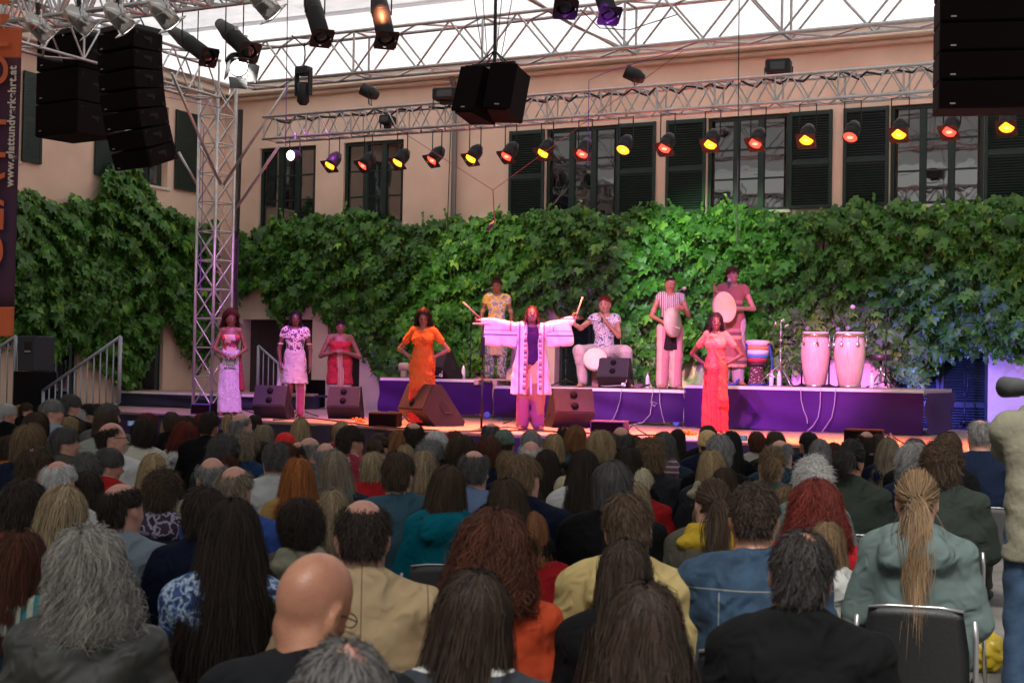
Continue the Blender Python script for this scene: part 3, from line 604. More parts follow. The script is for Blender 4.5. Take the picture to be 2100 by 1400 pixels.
# ================================================================== LOUDSPEAKERS IN THE AIR
SPK = mat('speaker_paint', (.006, .005, .006), .8, spec=.12, bump=.2, bscale=120); GRL = mat('speaker_grille', (.009, .004, .005), .9, spec=.08, bump=.8, bscale=260)
BADGE = mat('badge_grey', (.35, .33, .32), .5)
def cab(w, d, h, mw):
    b = MB(); b.bbox((0, 0, 0), (w / 2, d / 2, h / 2), .012, mw); return b
def line_array(label, cx, ytop, D, n, w, d, h, yaw, curve=0., side_mark=True, name='line_array', rake=0.):
    p = PW(cx, ytop, D); root = thing(name, label, 'loudspeaker array', p, yaw); z = 0; ang = 0; y = 0
    for i in range(n):
        ang = rake + curve * i; M = Matrix.Translation((0, y, z)) @ Matrix.Rotation(ang, 4, 'X') @ Matrix.Translation((0, 0, -h / 2))
        c = cab(w, d, h - .012, M).build('cabinet', SPK, root)
        g = MB(); g.bbox((0, -d / 2 - .012, 0), (w / 2 - .012, .012, h / 2 - .016), .006, M); g.build('grille', GRL, c)
        g = MB(); g.box((-w * .36, -d / 2 - .0255, -h * .32), (.028, .002, .008), M); g.build('badge', BADGE, c)
        if side_mark:
            for sx in (1, -1):
                g = MB()
                g.prism([(-.08, .05), (.06, .05), (.06, -.01), (.02, -.05), (.02, .0), (-.08, .02)], -.004, .004, M @ Matrix.Translation((sx * (w / 2 + .003), 0, 0)) @ Matrix.Rotation(math.pi / 2 * sx, 4, 'Z'))
                for (yy, zz) in ((-d * .38, h * .33), (d * .38, -h * .33)): g.box((sx * (w / 2 + .004), yy, zz), (.004, .018, .018), M)
                g.build('rigging_plate', DARK, c)
        v = Matrix.Rotation(ang, 4, 'X') @ Vector((0, 0, -h)); y += v.y; z += v.z
    f = MB(); f.bbox((0, 0, .05), (w * .42, d * .55, .04), .01); f.tube([(0, 0, .06), (0, 0, 1.6)], .014, 6); f.tube([(-w * .4, 0, .06), (0, 0, .5), (w * .4, 0, .06)], .012, 6); f.build('flying_frame', BLK, root); return root
line_array('curved black line array of loudspeakers hanging in front at the upper left', 268, 72, 15.2, 7, .80, .5, .262, -PHI - .2, .062, True)
line_array('straight black subwoofer stack hanging behind the curved array at the upper left', 158, 84, 16.2, 3, .95, .7, .5, -PHI - .12, 0, True)
line_array('large black loudspeaker array cut off at the top right corner', 2022, -62, 15.7, 5, 1.0, .55, .305, -PHI + .30, -.0, False, rake=.02)
p = PW(1010, 150, 16.0); CLu = thing('hanging_speakers', 'pair of black loudspeakers hanging side by side in the top centre', 'loudspeaker', p, -PHI)
for sx, ww in ((-1, .36), (1, .44)):
    M = Matrix.Translation((sx * .205, 0, -.27)) @ Matrix.Rotation(sx * .14, 4, 'Z') @ Matrix.Rotation(R(-12), 4, 'X') @ Matrix.Rotation(R(5 * 1), 4, 'Y')
    c = MB(); c.prism([(-.2, -.22), (.2, -.22), (.13, .22), (-.13, .22)], -.32, .32, M @ Matrix.Rotation(math.pi / 2, 4, 'X')); c.build('cabinet', SPK, CLu)
    g = MB(); g.bbox((0, -.232, 0), (.185, .012, .30), .006, M); g.build('grille', GRL, CLu)
    g = MB(); g.box((-.0, -.246, -.25), (.03, .002, .008), M); g.build('badge', BADGE, CLu)
f = MB(); f.bbox((0, .05, .12), (.3, .03, .02), .005); f.bbox((0, -.1, .09), (.24, .02, .02), .005); f.tube([(0, .05, .13), (0, .05, 3.2)], .022, 8)
for a in ((-.25, -.1), (.25, -.1), (-.25, .15), (.25, .15)): f.tube([(a[0], a[1], .05), (0, .05, .3)], .01, 6)
f.build('flying_frame', BLK, CLu)
w2 = MB()
for dx in (-.35, -.2, .12, .3): w2.tube([(dx * .4, 0, .2), (dx * 2.2, .1, 3.2)], .006, 4)
w2.build('steel_wire', BLK, CLu)
# hanging ropes and microphone over the stage
def wire(label, pts, r=.006, m=None, name='cable', cat='cable'):
    o = MB(); o.tube(pts, r, 5); return tag(o.build(name, m or BLK), label, cat)
VIO = mat('violet_cord', (.16, .05, .4), .6); REDC = mat('red_cord', (.35, .06, .06), .7)
knot = PW(1011, 390, 17.6)
hm = thing('hanging_microphone', 'microphone hung on two thin cords in front of the vine', 'microphone', knot)
m = MB(); m.tube([(0, 0, 0), PW(800, 255, 18.2) - knot], .005, 5); m.tube([(0, 0, 0), PW(1400, 105, 18.6) - knot], .005, 5); m.tube([(0, 0, 0), PW(1014, 452, 17.6) - knot], .008, 6); m.build('cord', REDC, hm)
m = MB(); a, b = PW(1014, 452, 17.6) - knot, PW(1000, 472, 17.5) - knot; m.tube([a, a.lerp(b, .35), a.lerp(b, .4), b], [.012, .016, .028, .03], 10); m.build('body', mat('mic_plum', (.03, .01, .02), .5), hm, True)
for lb, pts in (('violet cord strung from the tower across the line arrays', [PW(215, 175, 15.9), PW(455, 222, 18.9)]), ('violet cord hanging down the front of the tower', [PW(418, 260, 18.9), PW(414, 450, 18.8), PW(410, 600, 18.9)]), ('violet cord running up from the truss beside the hanging speakers', [PW(1205, 340, 17.9), PW(1208, 165, 18), PW(1240, 150, 18.1), PW(1400, 100, 18.6)])): wire(lb, pts, .006, VIO)
for lb, pts in (('thin black rope hanging from the top edge past the left windows', [PW(590, -30, 17.5), PW(586, 300, 17.5)]), ('thin black rope hanging at the fourth window', [PW(1516, -30, 17.5), PW(1512, 500, 17.5)]), ('thin dark rope falling beside the downpipe', [PW(924, 270, 18), PW(917, 480, 18)]),
    ('slack dark cable sagging below the upper right truss', [PW(1190, 20, 17), PW(1230, 58, 17), PW(1290, 62, 17), PW(1390, 30, 17)])): wire(lb, pts, .007)
cb = MB()
for k in range(9):
    x0 = 560 + k * 160; pts = [PW(x0 + q * 16, 657 - (.0795 - .001 * (q % 3)) * (x0 + q * 16 + 4645) + 3 * math.sin(q * 1.3 + k), 18.55) for q in range(10)]; cb.tube(pts, .016, 5)
tag(cb.build('power_cable', BLK, None, True), 'thick black cables lying along the inside of the lighting truss', 'cable')
# ================================================================== STAGE
DECK = mat('stage_boards', (.34, .24, .20), .45, col2=(.42, .30, .25), scale=5, bump=.06, stretch=(1, 4, 1))
EDGE = mat('deck_edge', (.5, .5, .52), .35, .7)
SKIRT = mat('black_skirt', (.012, .014, .03), .9, col2=(.02, .024, .05), scale=2, bump=.2)
DRAPE = mat('violet_lit_drape', (.03, .005, .08), .8, col2=(.042, .008, .11), scale=1.4, bump=.25, bscale=40, spec=.3)  # part of the purple stage light is put into the dark cloth colour
stg = thing('stage', 'wide low stage with orange lit boards and a black skirt', 'stage')
front = [PZ(x, y, ST) for x, y in ((228, 842), (335, 847), (500, 854), (532, 856), (536, 861), (735, 870), (875, 881), (990, 887), (1450, 901), (1985, 924), (2085, 929))]
back = [PW(2120, 800, 23.7), PW(180, 800, 23.7)]
for q in back: q.z = ST
poly = front + back; n = len(poly); b = MB()
b.add([(p.x, p.y, ST) for p in poly] + [(p.x, p.y, ST - .05) for p in poly], [tuple(range(n)), tuple(range(2 * n - 1, n - 1, -1))] + [(i, i + n, (i + 1) % n + n, (i + 1) % n) for i in range(n)])
b.build('deck', DECK, stg)
e = MB(); e.tube([p + Vector((0, -.012, -.015)) for p in front], .016, 6); e.build('edge_rail', EDGE, stg)
def drape_strip(pts, z0, z1, name, parent, m, amp=.03, seed=0, nz=10, step=.06, wr=.03, mx=False):
    V = []; Q = []; cols = []; s = 0
    for i in range(len(pts) - 1):
        a, b_ = Vector(pts[i]), Vector(pts[i + 1]); L = (b_ - a).length; k = max(1, int(L / step)); d = (b_ - a).normalized(); nn = Vector((d.y, -d.x, 0))
        for j in range(k + (i == len(pts) - 2)): cols.append((a + d * (L * j / k), nn, s + L * j / k))
        s += L
    for (p, nn, t) in cols:
        for j in range(nz + 1):
            v = j / nz; f = math.sin(t * 5.1 + 1.7 * math.sin(t * 1.3 + seed) + seed) * amp * (.25 + .75 * (1 - v)) + wr * math.sin(2.2 * t + 4.2 * v + 1.5 * math.sin(t * .9 + seed)) * math.sin(math.pi * v) + .35 * wr * math.sin(9 * v + 3 * t)
            q = p + nn * (f + .02); V.append((q.x, q.y, z0 + (z1 - z0) * v + (.012 * math.sin(t * 3 + seed) if j == 0 else 0)))
    for i in range(len(cols) - 1):
        for j in range(nz): a = i * (nz + 1) + j; Q.append((a, a + nz + 1, a + nz + 2, a + 1))
    return link(name, npmesh(name, V, Q, m), parent)
drape_strip([(p.x, p.y + .03, 0) for p in front], .02, ST - .04, 'skirt', stg, SKIRT, .02, 3)
def riser(label, x0, x1, D, dep, z1, seed, z0=ST, dm=DRAPE, lift=.06, wh=True, top=DECK, right=0):
    a, c = MbI @ PW(x0, 800, D), MbI @ PW(x1, 800, D); L = c.x - a.x; o = Mb @ Vector((a.x, a.y, 0)); o.z = z0; r = thing('riser', label, 'stage riser', o, -PHI, 'stage risers')
    h = z1 - z0; b = MB(); b.bbox((L / 2, dep / 2, h - .045), (L / 2, dep / 2, .045), .006); b.build('platform', top, r)
    e = MB(); e.bbox((L / 2, -.008, h - .03), (L / 2, .006, .022), .003); e.build('edge_trim', mat('pale_edge', (.75, .72, .72), .5), r)
    drape_strip([(0, -.03, 0), (L, -.03, 0)], lift, h - .05, 'drape', r, dm, .02, seed, 12, .05, .035); drape_strip([(L + .02, 0, 0), (L + .02, dep, 0)], lift, h - .05, 'side_drape', r, dm, .03, seed + 2, 8, .05)
    for x in (.15, L * .5, L - .15):
        for y in (.12, dep - .12): m = MB(); m.tube([(x, y, .12), (x, y, h - .09)], .024, 8); m.build('leg', ALU, r)
    if wh:
        for x in (.1, L - .12):
            m = MB(); m.lathe([(.035, -.02), (.06, -.018), (.06, .018), (.035, .02)], 16, rotm(Matrix.Rotation(math.pi / 2, 4, 'X'), (x, -.02, .062))); m.bbox((x, .02, .11), (.035, .03, .03), .006); m.build('castor', mat('blue_lit_castor', (.12, .2, .6), .4), r, True)  # blue stage light on the castors is put into their colour
    return r, h
R1, _ = riser('left stage riser hung with a violet lit drape behind the orange dressed woman', 780, 1014, 21.5, 2.0, PZ(900, 853, .9).z + .665, 1)
R2, _ = riser('low middle stage riser with white edge and violet lit drape behind the central singer', 1016, 1404, 21.05, 2.1, 1.475, 4)
R3, _ = riser('right stage riser with a smooth violet lit drape carrying the conga drums', 1406, 1895, 20.75, 2.2, 1.56, 6, wh=False, lift=.02)
R4, _ = riser('flat black platform at the left rear of the stage by the stairs', 205, 532, 21.4, 1.9, 1.2, 9, dm=SKIRT, lift=.0, wh=False)
zR1, zR2, zR3 = ST + .665, 1.475, 1.56
# pallet on the middle riser
p = PW(1030, 786, 21.6); p.z = zR2; pl = thing('pallet', 'pale wooden pallet under the bare feet of the man in yellow print', 'pallet', p, -PHI); WOOD = mat('pale_wood', (.5, .36, .26), .7, col2=(.58, .44, .33), scale=9, stretch=(1, 8, 1))
for k in range(4): b = MB(); b.bbox((0, -.2 + k * .2, .09), (.42, .075, .012), .003); b.build('board', WOOD, pl)
for k in (-1, 0, 1): b = MB(); b.bbox((k * .36, .1, .038), (.04, .38, .038), .003); b.build('bearer', WOOD, pl)
# ------------------------------------------------------------------ wedges, boxes
WSP = mat('wedge_paint', (.012, .010, .011), .6, bump=.25, bscale=150); WGR = mat('wedge_grille', (.03, .026, .036), .65, metal=.4, bump=.5, bscale=300)
def wedge(label, x, y, z, yaw, sc=1.0, w_=.5, tilt=0, cable=None, grille=True):
    p = PZ(x, y, z); r = thing('stage_monitor', label, 'stage monitor', p, yaw, 'wedge monitors on the stage'); S = Matrix.Scale(sc, 4); poly = [(-.09, 0), (.30, 0), (.32, .05), (-.02, .50), (-.13, .50), (-.27, .19)]
    T = Matrix.Rotation(math.pi / 2, 4, 'Z')
    b = MB(); M = S @ Matrix.Rotation(tilt, 4, 'X'); b.prism([(q[0], q[1]) for q in poly], -w_ / 2, w_ / 2, M @ T); b.build('cabinet', WSP, r)
    # panel facing the audience side
    a, c = Vector((0, -.27, .19)), Vector((0, -.13, .50)); mid = (a + c) / 2; ang = math.atan2(c.y - a.y, c.z - a.z); PM = M @ Matrix.Translation(mid) @ Matrix.Rotation(-ang, 4, 'X')
    g = MB(); g.bbox((0, -.006, 0), (w_ / 2 - .015, .006, .155), .004, PM); g.build('back_panel', WGR if grille else WSP, r)
    for zz in (-.075, .075):
        g = MB(); g.lathe([(.0, .004), (.028, .004), (.034, .0), (.046, .0), (.05, .008)], 20, PM @ Matrix.Translation((0, -.013, zz)) @ Matrix.Rotation(math.pi / 2, 4, 'X')); g.build('cup_handle', SPK, r, True)
    for sx in (-1, 1):
        g = MB(); g.prism([(.02, .14), (.13, .14), (.06, .25), (-.02, .30), (-.05, .25)], -.003, .003, M @ Matrix.Translation((sx * (w_ / 2 + .002), 0, 0)) @ T); g.build('side_handle', DARK, r)
        g = MB(); g.bbox((sx * (w_ / 2 + .006), .07, .16), (.006, .05, .012), .003, M); g.build('grip_bar', WGR, r)
    if cable:
        g = MB(); g.bbox((0.18, -.2, .06), (.035, .01, .03), .004, M); g.build('cable_label', mat('white_tag', (.8, .8, .8), .6), r)
        g = MB(); g.tube([M @ Vector(v) for v in ((.2, -.17, .2), (.24, -.24, .12), (.18, -.22, .05), (-.1, -.24, .03), (-.2, -.2, .03))], .008, 6); g.build('cable', mat('grey_cable', (.35, .35, .37), .6), r, True)
    return r
wedge('wedge monitor in front of the man in the white wrap', 560, 857, ST, -PHI * .25, 1.05, .50)
wedge('wedge monitor in front of the woman in the red strap top', 708, 858, ST, -.05, 1.05, .50)
wedge('large brown black wedge monitor turned sideways before the orange dressed woman', 880, 872, ST, -.98, 1.22, .62, grille=False)
_w = wedge('wedge monitor with a paper strip on top, right of the central singer', 1168, 876, ST, .22, 1.16, .52); b = MB(); b.box((.1, -.09, .585), (.08, .02, .002)); b.build('paper_strip', mat('paper_white', (.8, .78, .78), .8), _w)
wedge('wedge monitor on the left riser behind the orange dressed woman', 902, 780, zR1, -.62, .98, .55, cable=1)
wedge('wedge monitor on the middle riser in front of the seated drummer', 1262, 803, zR2, -.28, .98, .52, cable=1)
def fbox(label, x, y, z, w_, d, h, yaw, m=SPK):
    r = thing('floor_speaker', label, 'floor speaker', PZ(x, y, z), yaw, 'low boxes along the stage edge'); b = MB(); b.bbox((0, 0, h / 2), (w_ / 2, d / 2, h / 2), .012); b.build('cabinet', m, r)
    b = MB(); b.bbox((0, -d / 2 - .006, h / 2), (w_ / 2 - .02, .006, h / 2 - .02), .004); b.build('grille', GRL, r)
    b = MB(); b.tube([(w_ / 2, 0, .05), (w_ / 2 + .08, .02, .16), (w_ / 2 + .16, -.03, .09), (w_ / 2 + .3, .0, .012)], .008, 6); b.build('cable', BLK, r, True)
fbox('low black box at the stage edge left of the large wedge', 790, 874, ST, .42, .3, .2, -.2); fbox('low violet black box at the stage edge right of the paper strip wedge', 1250, 893, ST, .46, .3, .2, -.3, mat('violet_box', (.04, .02, .09), .7))
fbox('low blue box at the stage edge beside the long patterned skirt', 418, 849, ST, .36, .3, .18, -.2, mat('blue_box', (.03, .04, .14), .7)); fbox('octagonal black box beside the blue one on the stage edge', 448, 850, ST, .22, .3, .19, .1); fbox('low black box at the stage edge below the right riser', 1772, 913, ST, .45, .3, .2, -.35)
# ------------------------------------------------------------------ stands and microphones
STB = mat('stand_black', (.015, .015, .017), .4, .4); MICB = mat('mic_body', (.04, .04, .045), .4, .3); MICG = mat('mic_grille', (.28, .27, .28), .45, .6, bump=.6, bscale=400); MICW = mat('mic_foam_pale', (.40, .34, .32), .9)
def mic(label, pos, aim, grp=None, m=MICG, cord=None):
    aim = Vector(aim).normalized(); q = aim.to_track_quat('Z', 'Y').to_matrix().to_4x4(); r = thing('microphone', label, 'microphone', pos, 0, grp)
    b = MB(); b.lathe([(.010, -.17), (.013, -.16), (.02, -.035), (.022, -.02)], 12, q); b.build('body', MICB, r, True)
    b = MB(); b.lathe([(.022, -.02), (.03, -.012), (.034, .01), (.030, .03), (.018, .042), (0, .046)], 16, q); b.build('grille', m, r, True)
    if cord: b = MB(); b.tube([q @ Vector((0, 0, -.165))] + [Vector(c) - Vector(pos) for c in cord], .006, 5); b.build('cord', STB, r, True)
    return r
def stand(label, x, y, z, H, boom=None, m=STB, legs=3, spread=.3, rot=.4, grp='microphone stands', name='microphone_stand', base=None, post=.011):
    p = PZ(x, y, z); r = thing(name, label, 'stand', p, rot, grp); bp = MB(); bp.tube([(0, 0, .03), (0, 0, H * .55)], post * 1.25, 8); bp.build('lower_post', m, r, True)
    bp = MB(); bp.tube([(0, 0, H * .55), (0, 0, H)], post * .8, 8); bp.build('upper_post', m, r, True); bp = MB(); bp.lathe([(.02, -.03), (.024, -.02), (.024, .03), (.014, .035)], 10, c=(0, 0, H * .55)); bp.build('clutch', m, r, True)
    if base:
        bp = MB(); bp.lathe([(.14, 0), (.14, .012), (.05, .03), (.02, .05)], 24); bp.build('base', m, r, True)
    else:
        for k in range(legs): a = 2 * math.pi * k / legs; l = MB(); l.tube([(0, 0, .11), (spread * math.cos(a), spread * math.sin(a), .012)], .010, 6); l.build('leg', m, r, True)
        bp = MB(); bp.lathe([(.02, .07), (.028, .085), (.028, .13), (.018, .14)], 10); bp.build('hub', m, r, True)
    if boom is not None:
        a, b_ = [Vector(v) - p for v in boom]; Mi = Matrix.Rotation(-rot, 4, 'Z'); bm = MB(); bm.tube([Mi @ a, Mi @ b_], .009, 8); bm.tube([Mi @ a, (Mi @ a).lerp(Mi @ b_, .08)], .02, 8); bm.build('boom', m, r, True)
    return r, p
def top_of(x, y, z, H): q = PZ(x, y, z); return q + Z * H
def zat(x, y, base):                                       # height on the vertical through base that shows at pixel y
    d = (base - CAM).dot(_f); return P(x, y, d).z
def straight(label, x, yb, z, ytop, mlabel, mdir=(0, .6, .5), **kw):
    p = PZ(x, yb, z); H = zat(x, ytop, p) - z; stand(label, x, yb, z, H, **kw); q = p + Z * (H + .01); mic(mlabel, q + Vector(mdir).normalized() * .16, mdir, 'vocal microphones on stands'); return p, H
straight('straight black stand before the woman in the long patterned skirt', 492, 851, ST, 668, 'silver microphone before the curly haired woman in the patterned skirt', (-.55, .35, .55))
straight('straight black stand before the man in the white wrap', 617, 855, ST, 668, 'silver microphone before the man in the white wrap', (-.6, .4, .3)); straight('straight black stand before the woman in the red strap top', 704, 846, ST, 690, 'silver microphone before the woman in the red strap top', (-.55, .5, .35))
straight('straight black stand right before the central singer in the striped robe', 1063, 872, ST, 668, 'dark microphone before the central singer', (.4, .7, .2), m=STB)
p = PZ(987, 880, ST); H = zat(987, 668, p) - ST; st, _ = stand('tall black round based stand with a small tray left of the central singer', 987, 884, ST, H, base=1, post=.014, name='tray_stand'); t = MB(); t.bbox((-.02, 0, H + .01), (.11, .07, .012), .006); t.build('tray', WOOD, st); t = MB(); t.bbox((0, 0, H * .8), (.025, .02, .12), .006); t.build('grip', STB, st)
# boom stand at the back left (man in yellow print)
p = PZ(964, 768, zR1); H = zat(964, 622, p) - zR1; tip = P(1003, 594, (p - CAM).dot(_f) - .25); tail = P(948, 632, (p - CAM).dot(_f) + .1)
stand('black boom stand reaching to the man in the yellow print top', 964, 768, zR1, H, boom=(tail, tip)); mic('pale microphone at the mouth of the man in the yellow print top', tip + Vector((.05, 0, .02)), (1, .3, .25), 'vocal microphones on stands')
p = PZ(1346, 797, zR2); H = zat(1346, 618, p) - zR2; d = (p - CAM).dot(_f); tip = P(1394, 596, d - .1); tail = P(1326, 624, d)
stand('black boom stand crossing the drummer with the round frame drum', 1346, 797, zR2, H, boom=(tail, tip)); mic('pale ball microphone at the right end of the raised boom', P(1402, 592, d - .12), (1, 0, .5), 'vocal microphones on stands', MICW)
p = PZ(1484, 797, zR3); H = zat(1484, 620, p) - zR3; d = (p - CAM).dot(_f); tip = P(1494, 580, d - .1); stand('black boom stand before the tall man in the brown tunic', 1484, 797, zR3, H, boom=(P(1478, 640, d), tip)); mic('pale microphone before the tall man in the brown tunic', P(1496, 576, d - .1), (.15, .2, .9), 'vocal microphones on stands', MICW)
p = PZ(1816, 796, zR3); H = zat(1816, 634, p) - zR3; d = (p - CAM).dot(_f); stand('boom stand with a level reddish arm above the drum stool', 1816, 796, zR3, H, boom=(P(1858, 633, d), P(1752, 631, d))); mic('pale microphone at the left end of the level reddish arm', P(1750, 630, d), (-1, 0, .3), 'vocal microphones on stands', MICW)
p = PZ(1160, 792, zR2); stand('low tripod stand behind the central singer', 1160, 792, zR2, zat(1160, 700, p) - zR2)
p = PZ(1382, 797, zR2); d = (p - CAM).dot(_f); stand('short stand with an angled arm beside the frame drummer', 1384, 797, zR2, zat(1384, 712, p) - zR2, boom=(P(1370, 722, d), P(1396, 700, d)), base=1)
for (x, yt, lx, ly, lb, ml) in ((1644, 672, 1655, 672, 'drum microphone stand left of the left conga', 'drum microphone over the left conga'), (1700, 672, 1718, 674, 'drum microphone stand between the congas', 'drum microphone over the right conga from behind'), (1727, 664, 1738, 671, 'drum microphone stand before the right conga', 'drum microphone over the front rim of the right conga')):
    p = PZ(x, 797, zR3); d = (p - CAM).dot(_f); stand(lb, x, 797, zR3, zat(x, yt + 14, p) - zR3, base=1, boom=(P(x - 2, yt + 18, d), P((x + lx) / 2, yt - 14, d))); mic(ml, P(lx, ly, d - .05), (.5, 0, -.8), 'drum microphones')
k = 0
for (x, yt, yb, lb) in ((1882, 742, 872, 'idle dark stand nearest the right riser'), (1900, 748, 874, 'idle dark stand, second from the riser end'), (1931, 744, 874, 'idle dark stand left of the louvred door middle'), (1940, 740, 872, 'idle dark stand at the louvred door middle'), (1953, 736, 874, 'tallest idle dark stand at the louvred door'), (1978, 750, 878, 'idle dark stand at the right half of the louvred door'), (2018, 750, 872, 'idle dark stand at the right frame of the louvred door')):
    p = PZ(x, yb, ST); H = zat(x, yt, p) - ST; stand(lb, x, yb, ST, H, boom=(p + Z * (H + .02) + AX * .04, p + Z * (H - .55) + AX * .045), rot=k * .7, spread=.22, grp='idle stands parked by the louvred door'); k += 1
for (x, yt, yb, lb) in ((2048, 748, 850, 'idle dark stand at the far right by the case'), (2074, 724, 850, 'idle dark stand behind the camera lens')):
    p = PZ(x, yb, ST); H = zat(x, yt, p) - ST; stand(lb, x, yb, ST, H, rot=k, spread=.2, grp='idle stands parked by the louvred door'); k += 1
cs = thing('flight_case', 'black case standing on the stage at the right edge', 'case', PZ(2082, 862, ST), -PHI); b = MB(); b.bbox((0, 0, .2), (.27, .22, .2), .015); b.build('body', SPK, cs); b = MB(); b.bbox((-.1, -.222, .3), (.08, .006, .04), .003); b.build('front_panel', WGR, cs)
cs = thing('backstage_speaker', 'black boxy speaker standing in the dark doorway behind the singers', 'loudspeaker', PZ(652, 834, ST), -PHI); b = MB(); b.bbox((0, 0, .28), (.17, .2, .28), .015); b.build('cabinet', SPK, cs); b = MB(); b.bbox((0, -.205, .28), (.14, .006, .24), .003); b.build('grille', GRL, cs)
cs = thing('backstage_table', 'dark low table at the rear of the stage in the dark doorway', 'table', PZ(640, 838, ST), -PHI); b = MB(); b.bbox((.2, .1, .25), (.55, .2, .02), .005); b.build('table_top', SKIRT, cs)
for sx in (-.3, .7):
    for sy in (-.05, .25): b = MB(); b.tube([(sx, sy, 0), (sx, sy, .23)], .015, 6); b.build('leg', STB, cs)
# ------------------------------------------------------------------ drums
CW = mat('conga_wood', (.62, .42, .32), .28, col2=(.70, .52, .42), scale=3, stretch=(14, 14, 1), coat=.6); SKIN_D = mat('drum_skin', (.66, .52, .38), .7, col2=(.74, .62, .48), scale=4); RIM = mat('bronze_rim', (.42, .3, .16), .3, .8)
def conga(label, x, y, H, rmax, seed):
    p = PZ(x, y, zR3); r = thing('conga', label, 'conga drum', p, seed, 'pair of congas'); pr = [(rmax * .62, 0), (rmax * .68, .01), (rmax * .86, H * .3), (rmax * .98, H * .52), (rmax, H * .62), (rmax * .96, H * .78), (rmax * .88, H * .93)]
    b = MB(); b.lathe(pr, 36); b.build('shell', CW, r, True); b = MB(); b.lathe([(rmax * .92, H * .91), (rmax * .95, H * .92), (rmax * .95, H * .97), (rmax * .9, H * .975)], 36); b.build('rim', RIM, r, True)
    b = MB(); b.lathe([(rmax * .9, H * .955), (rmax * .9, H * .99), (rmax * .84, H), (0, H)], 36); b.build('drum_head', SKIN_D, r, True); b = MB(); b.lathe([(rmax * .7, .0), (rmax * .72, .0), (rmax * .735, .04), (rmax * .70, .04)], 36); b.build('foot_band', CHR, r, True)
    for k in range(6):
        a = k * math.pi / 3 + .3; c, s = math.cos(a), math.sin(a); l = MB(); l.tube([(rmax * .99 * c, rmax * .99 * s, H * .94), (rmax * 1.03 * c, rmax * 1.03 * s, H * .85), (rmax * 1.04 * c, rmax * 1.04 * s, H * .76)], .008, 6); l.bbox((rmax * 1.0 * c, rmax * 1.0 * s, H * .77), (.022, .022, .03), .008); l.build('tuning_lug', CHR, r, True)
conga('pale varnished conga drum on the left of the pair', 1672, 797, .84, .225, .1); conga('pale varnished conga drum on the right of the pair', 1742, 797, .84, .235, .5)
dj = thing('djembe', 'goblet drum with a banded white, blue and red top on a carved dark foot', 'djembe', PZ(1551, 793, zR3), .2)
def lz(n_, pr, m): b = MB(); b.lathe(pr, 30); return b.build(n_, m, dj, True)
lz('foot', [(.13, 0), (.135, .03), (.115, .16), (.10, .26), (.115, .32)], pattern_mat('carved_wood', 'voronoi', [(.5, .38, .3), (.07, .03, .03), (.09, .04, .035)], 26)); lz('neck_ring', [(.118, .3), (.14, .315), (.15, .36), (.14, .375)], mat('dark_studded', (.04, .02, .02), .5, bump=.6, bscale=90))
BAND = [(.62, .5, .45), (.7, .25, .08), (.68, .68, .66), (.06, .22, .42), (.5, .04, .04)]
for i, (z0, z1, r0, r1) in enumerate(((.62, .67, .186, .18), (.56, .62, .19, .186), (.49, .56, .186, .19), (.43, .49, .176, .186), (.37, .43, .15, .176))): lz('band', [(r0, z1) if False else (r1 if False else r0, z0), (r0 + .003, (z0 + z1) / 2), (r1 if z0 > .5 else r1, z1)], mat(f'drum_band_{i}', BAND[i], .8, bump=.3, bscale=60))
lz('fur_collar', [(.19, .63), (.205, .645), (.205, .69), (.195, .70)], mat('pale_fur', (.72, .6, .52), .95, bump=1, bscale=60)); lz('drum_head', [(.196, .69), (.185, .715), (0, .72)], SKIN_D)
b = MB(); b.tube([(.16, -.1, .66), (.22, -.1, .4), (.2, -.12, .1), (.12, -.16, .015), (-.2, -.2, .012)], .02, 6); b.build('strap', mat('blue_strap', (.03, .06, .25), .8), dj, True)
b = MB(); b.tube([(-.19, -.06, .66), (-.22, -.08, .45), (-.26, -.1, .2), (-.4, -.16, .02), (-.55, -.2, .012)], .022, 6); b.build('strap', MATS['blue_strap'], dj, True)
ps = thing('drum_stand', 'chrome double braced tripod with small bells clamped on top beside the left conga', 'percussion stand', PZ(1600, 796, zR3), .3)
p = PZ(1600, 796, zR3); H = zat(1600, 662, p) - zR3
b = MB(); b.tube([(0, 0, .1), (0, 0, H * .6)], .016, 10); b.build('lower_post', CHR, ps, True); b = MB(); b.tube([(0, 0, H * .6), (0, 0, H)], .011, 8); b.build('upper_post', CHR, ps, True)
for k in range(3):
    a = k * 2.09 + .5
    l = MB(); l.tube([(0, 0, .34), (.36 * math.cos(a), .36 * math.sin(a), .015)], .011, 8); l.tube([(0, 0, .12), (.2 * math.cos(a), .2 * math.sin(a), .17)], .008, 6); l.build('leg', CHR, ps, True)
for k, (dx, dz) in enumerate(((-.08, -.02), (.09, -.05), (.02, .03))): b = MB(); b.lathe([(.016, -.03), (.034, .03), (.03, .035)], 14, rotm(Matrix.Rotation(R(70) * (1 if dx > 0 else -1), 4, 'Y'), (dx, 0, H + dz))); b.build('bell', CHR, ps, True)
b = MB(); b.tube([(-.22, 0, H * .66), (.22, 0, H * .67)], .012, 8); b.build('crossbar', STB, ps, True)
for z_ in (.2, .38, .55, .72, .86): b = MB(); b.lathe([(.017, -.02), (.026, -.012), (.026, .012), (.017, .02)], 12, c=(0, 0, H * z_)); b.build('collar', CHR, ps, True)
so_ = thing('drum_stool', 'round black drum stool with an orange lit rim at the right of the riser', 'stool', PZ(1806, 793, zR3), 0)
b = MB(); b.lathe([(.17, .42), (.185, .43), (.185, .50), (.17, .515), (0, .52)], 30); b.build('seat', mat('stool_vinyl', (.03, .02, .02), .4), so_, True); b = MB(); b.tube([(0, 0, .1), (0, 0, .42)], .02, 10); b.build('post', CHR, so_, True)
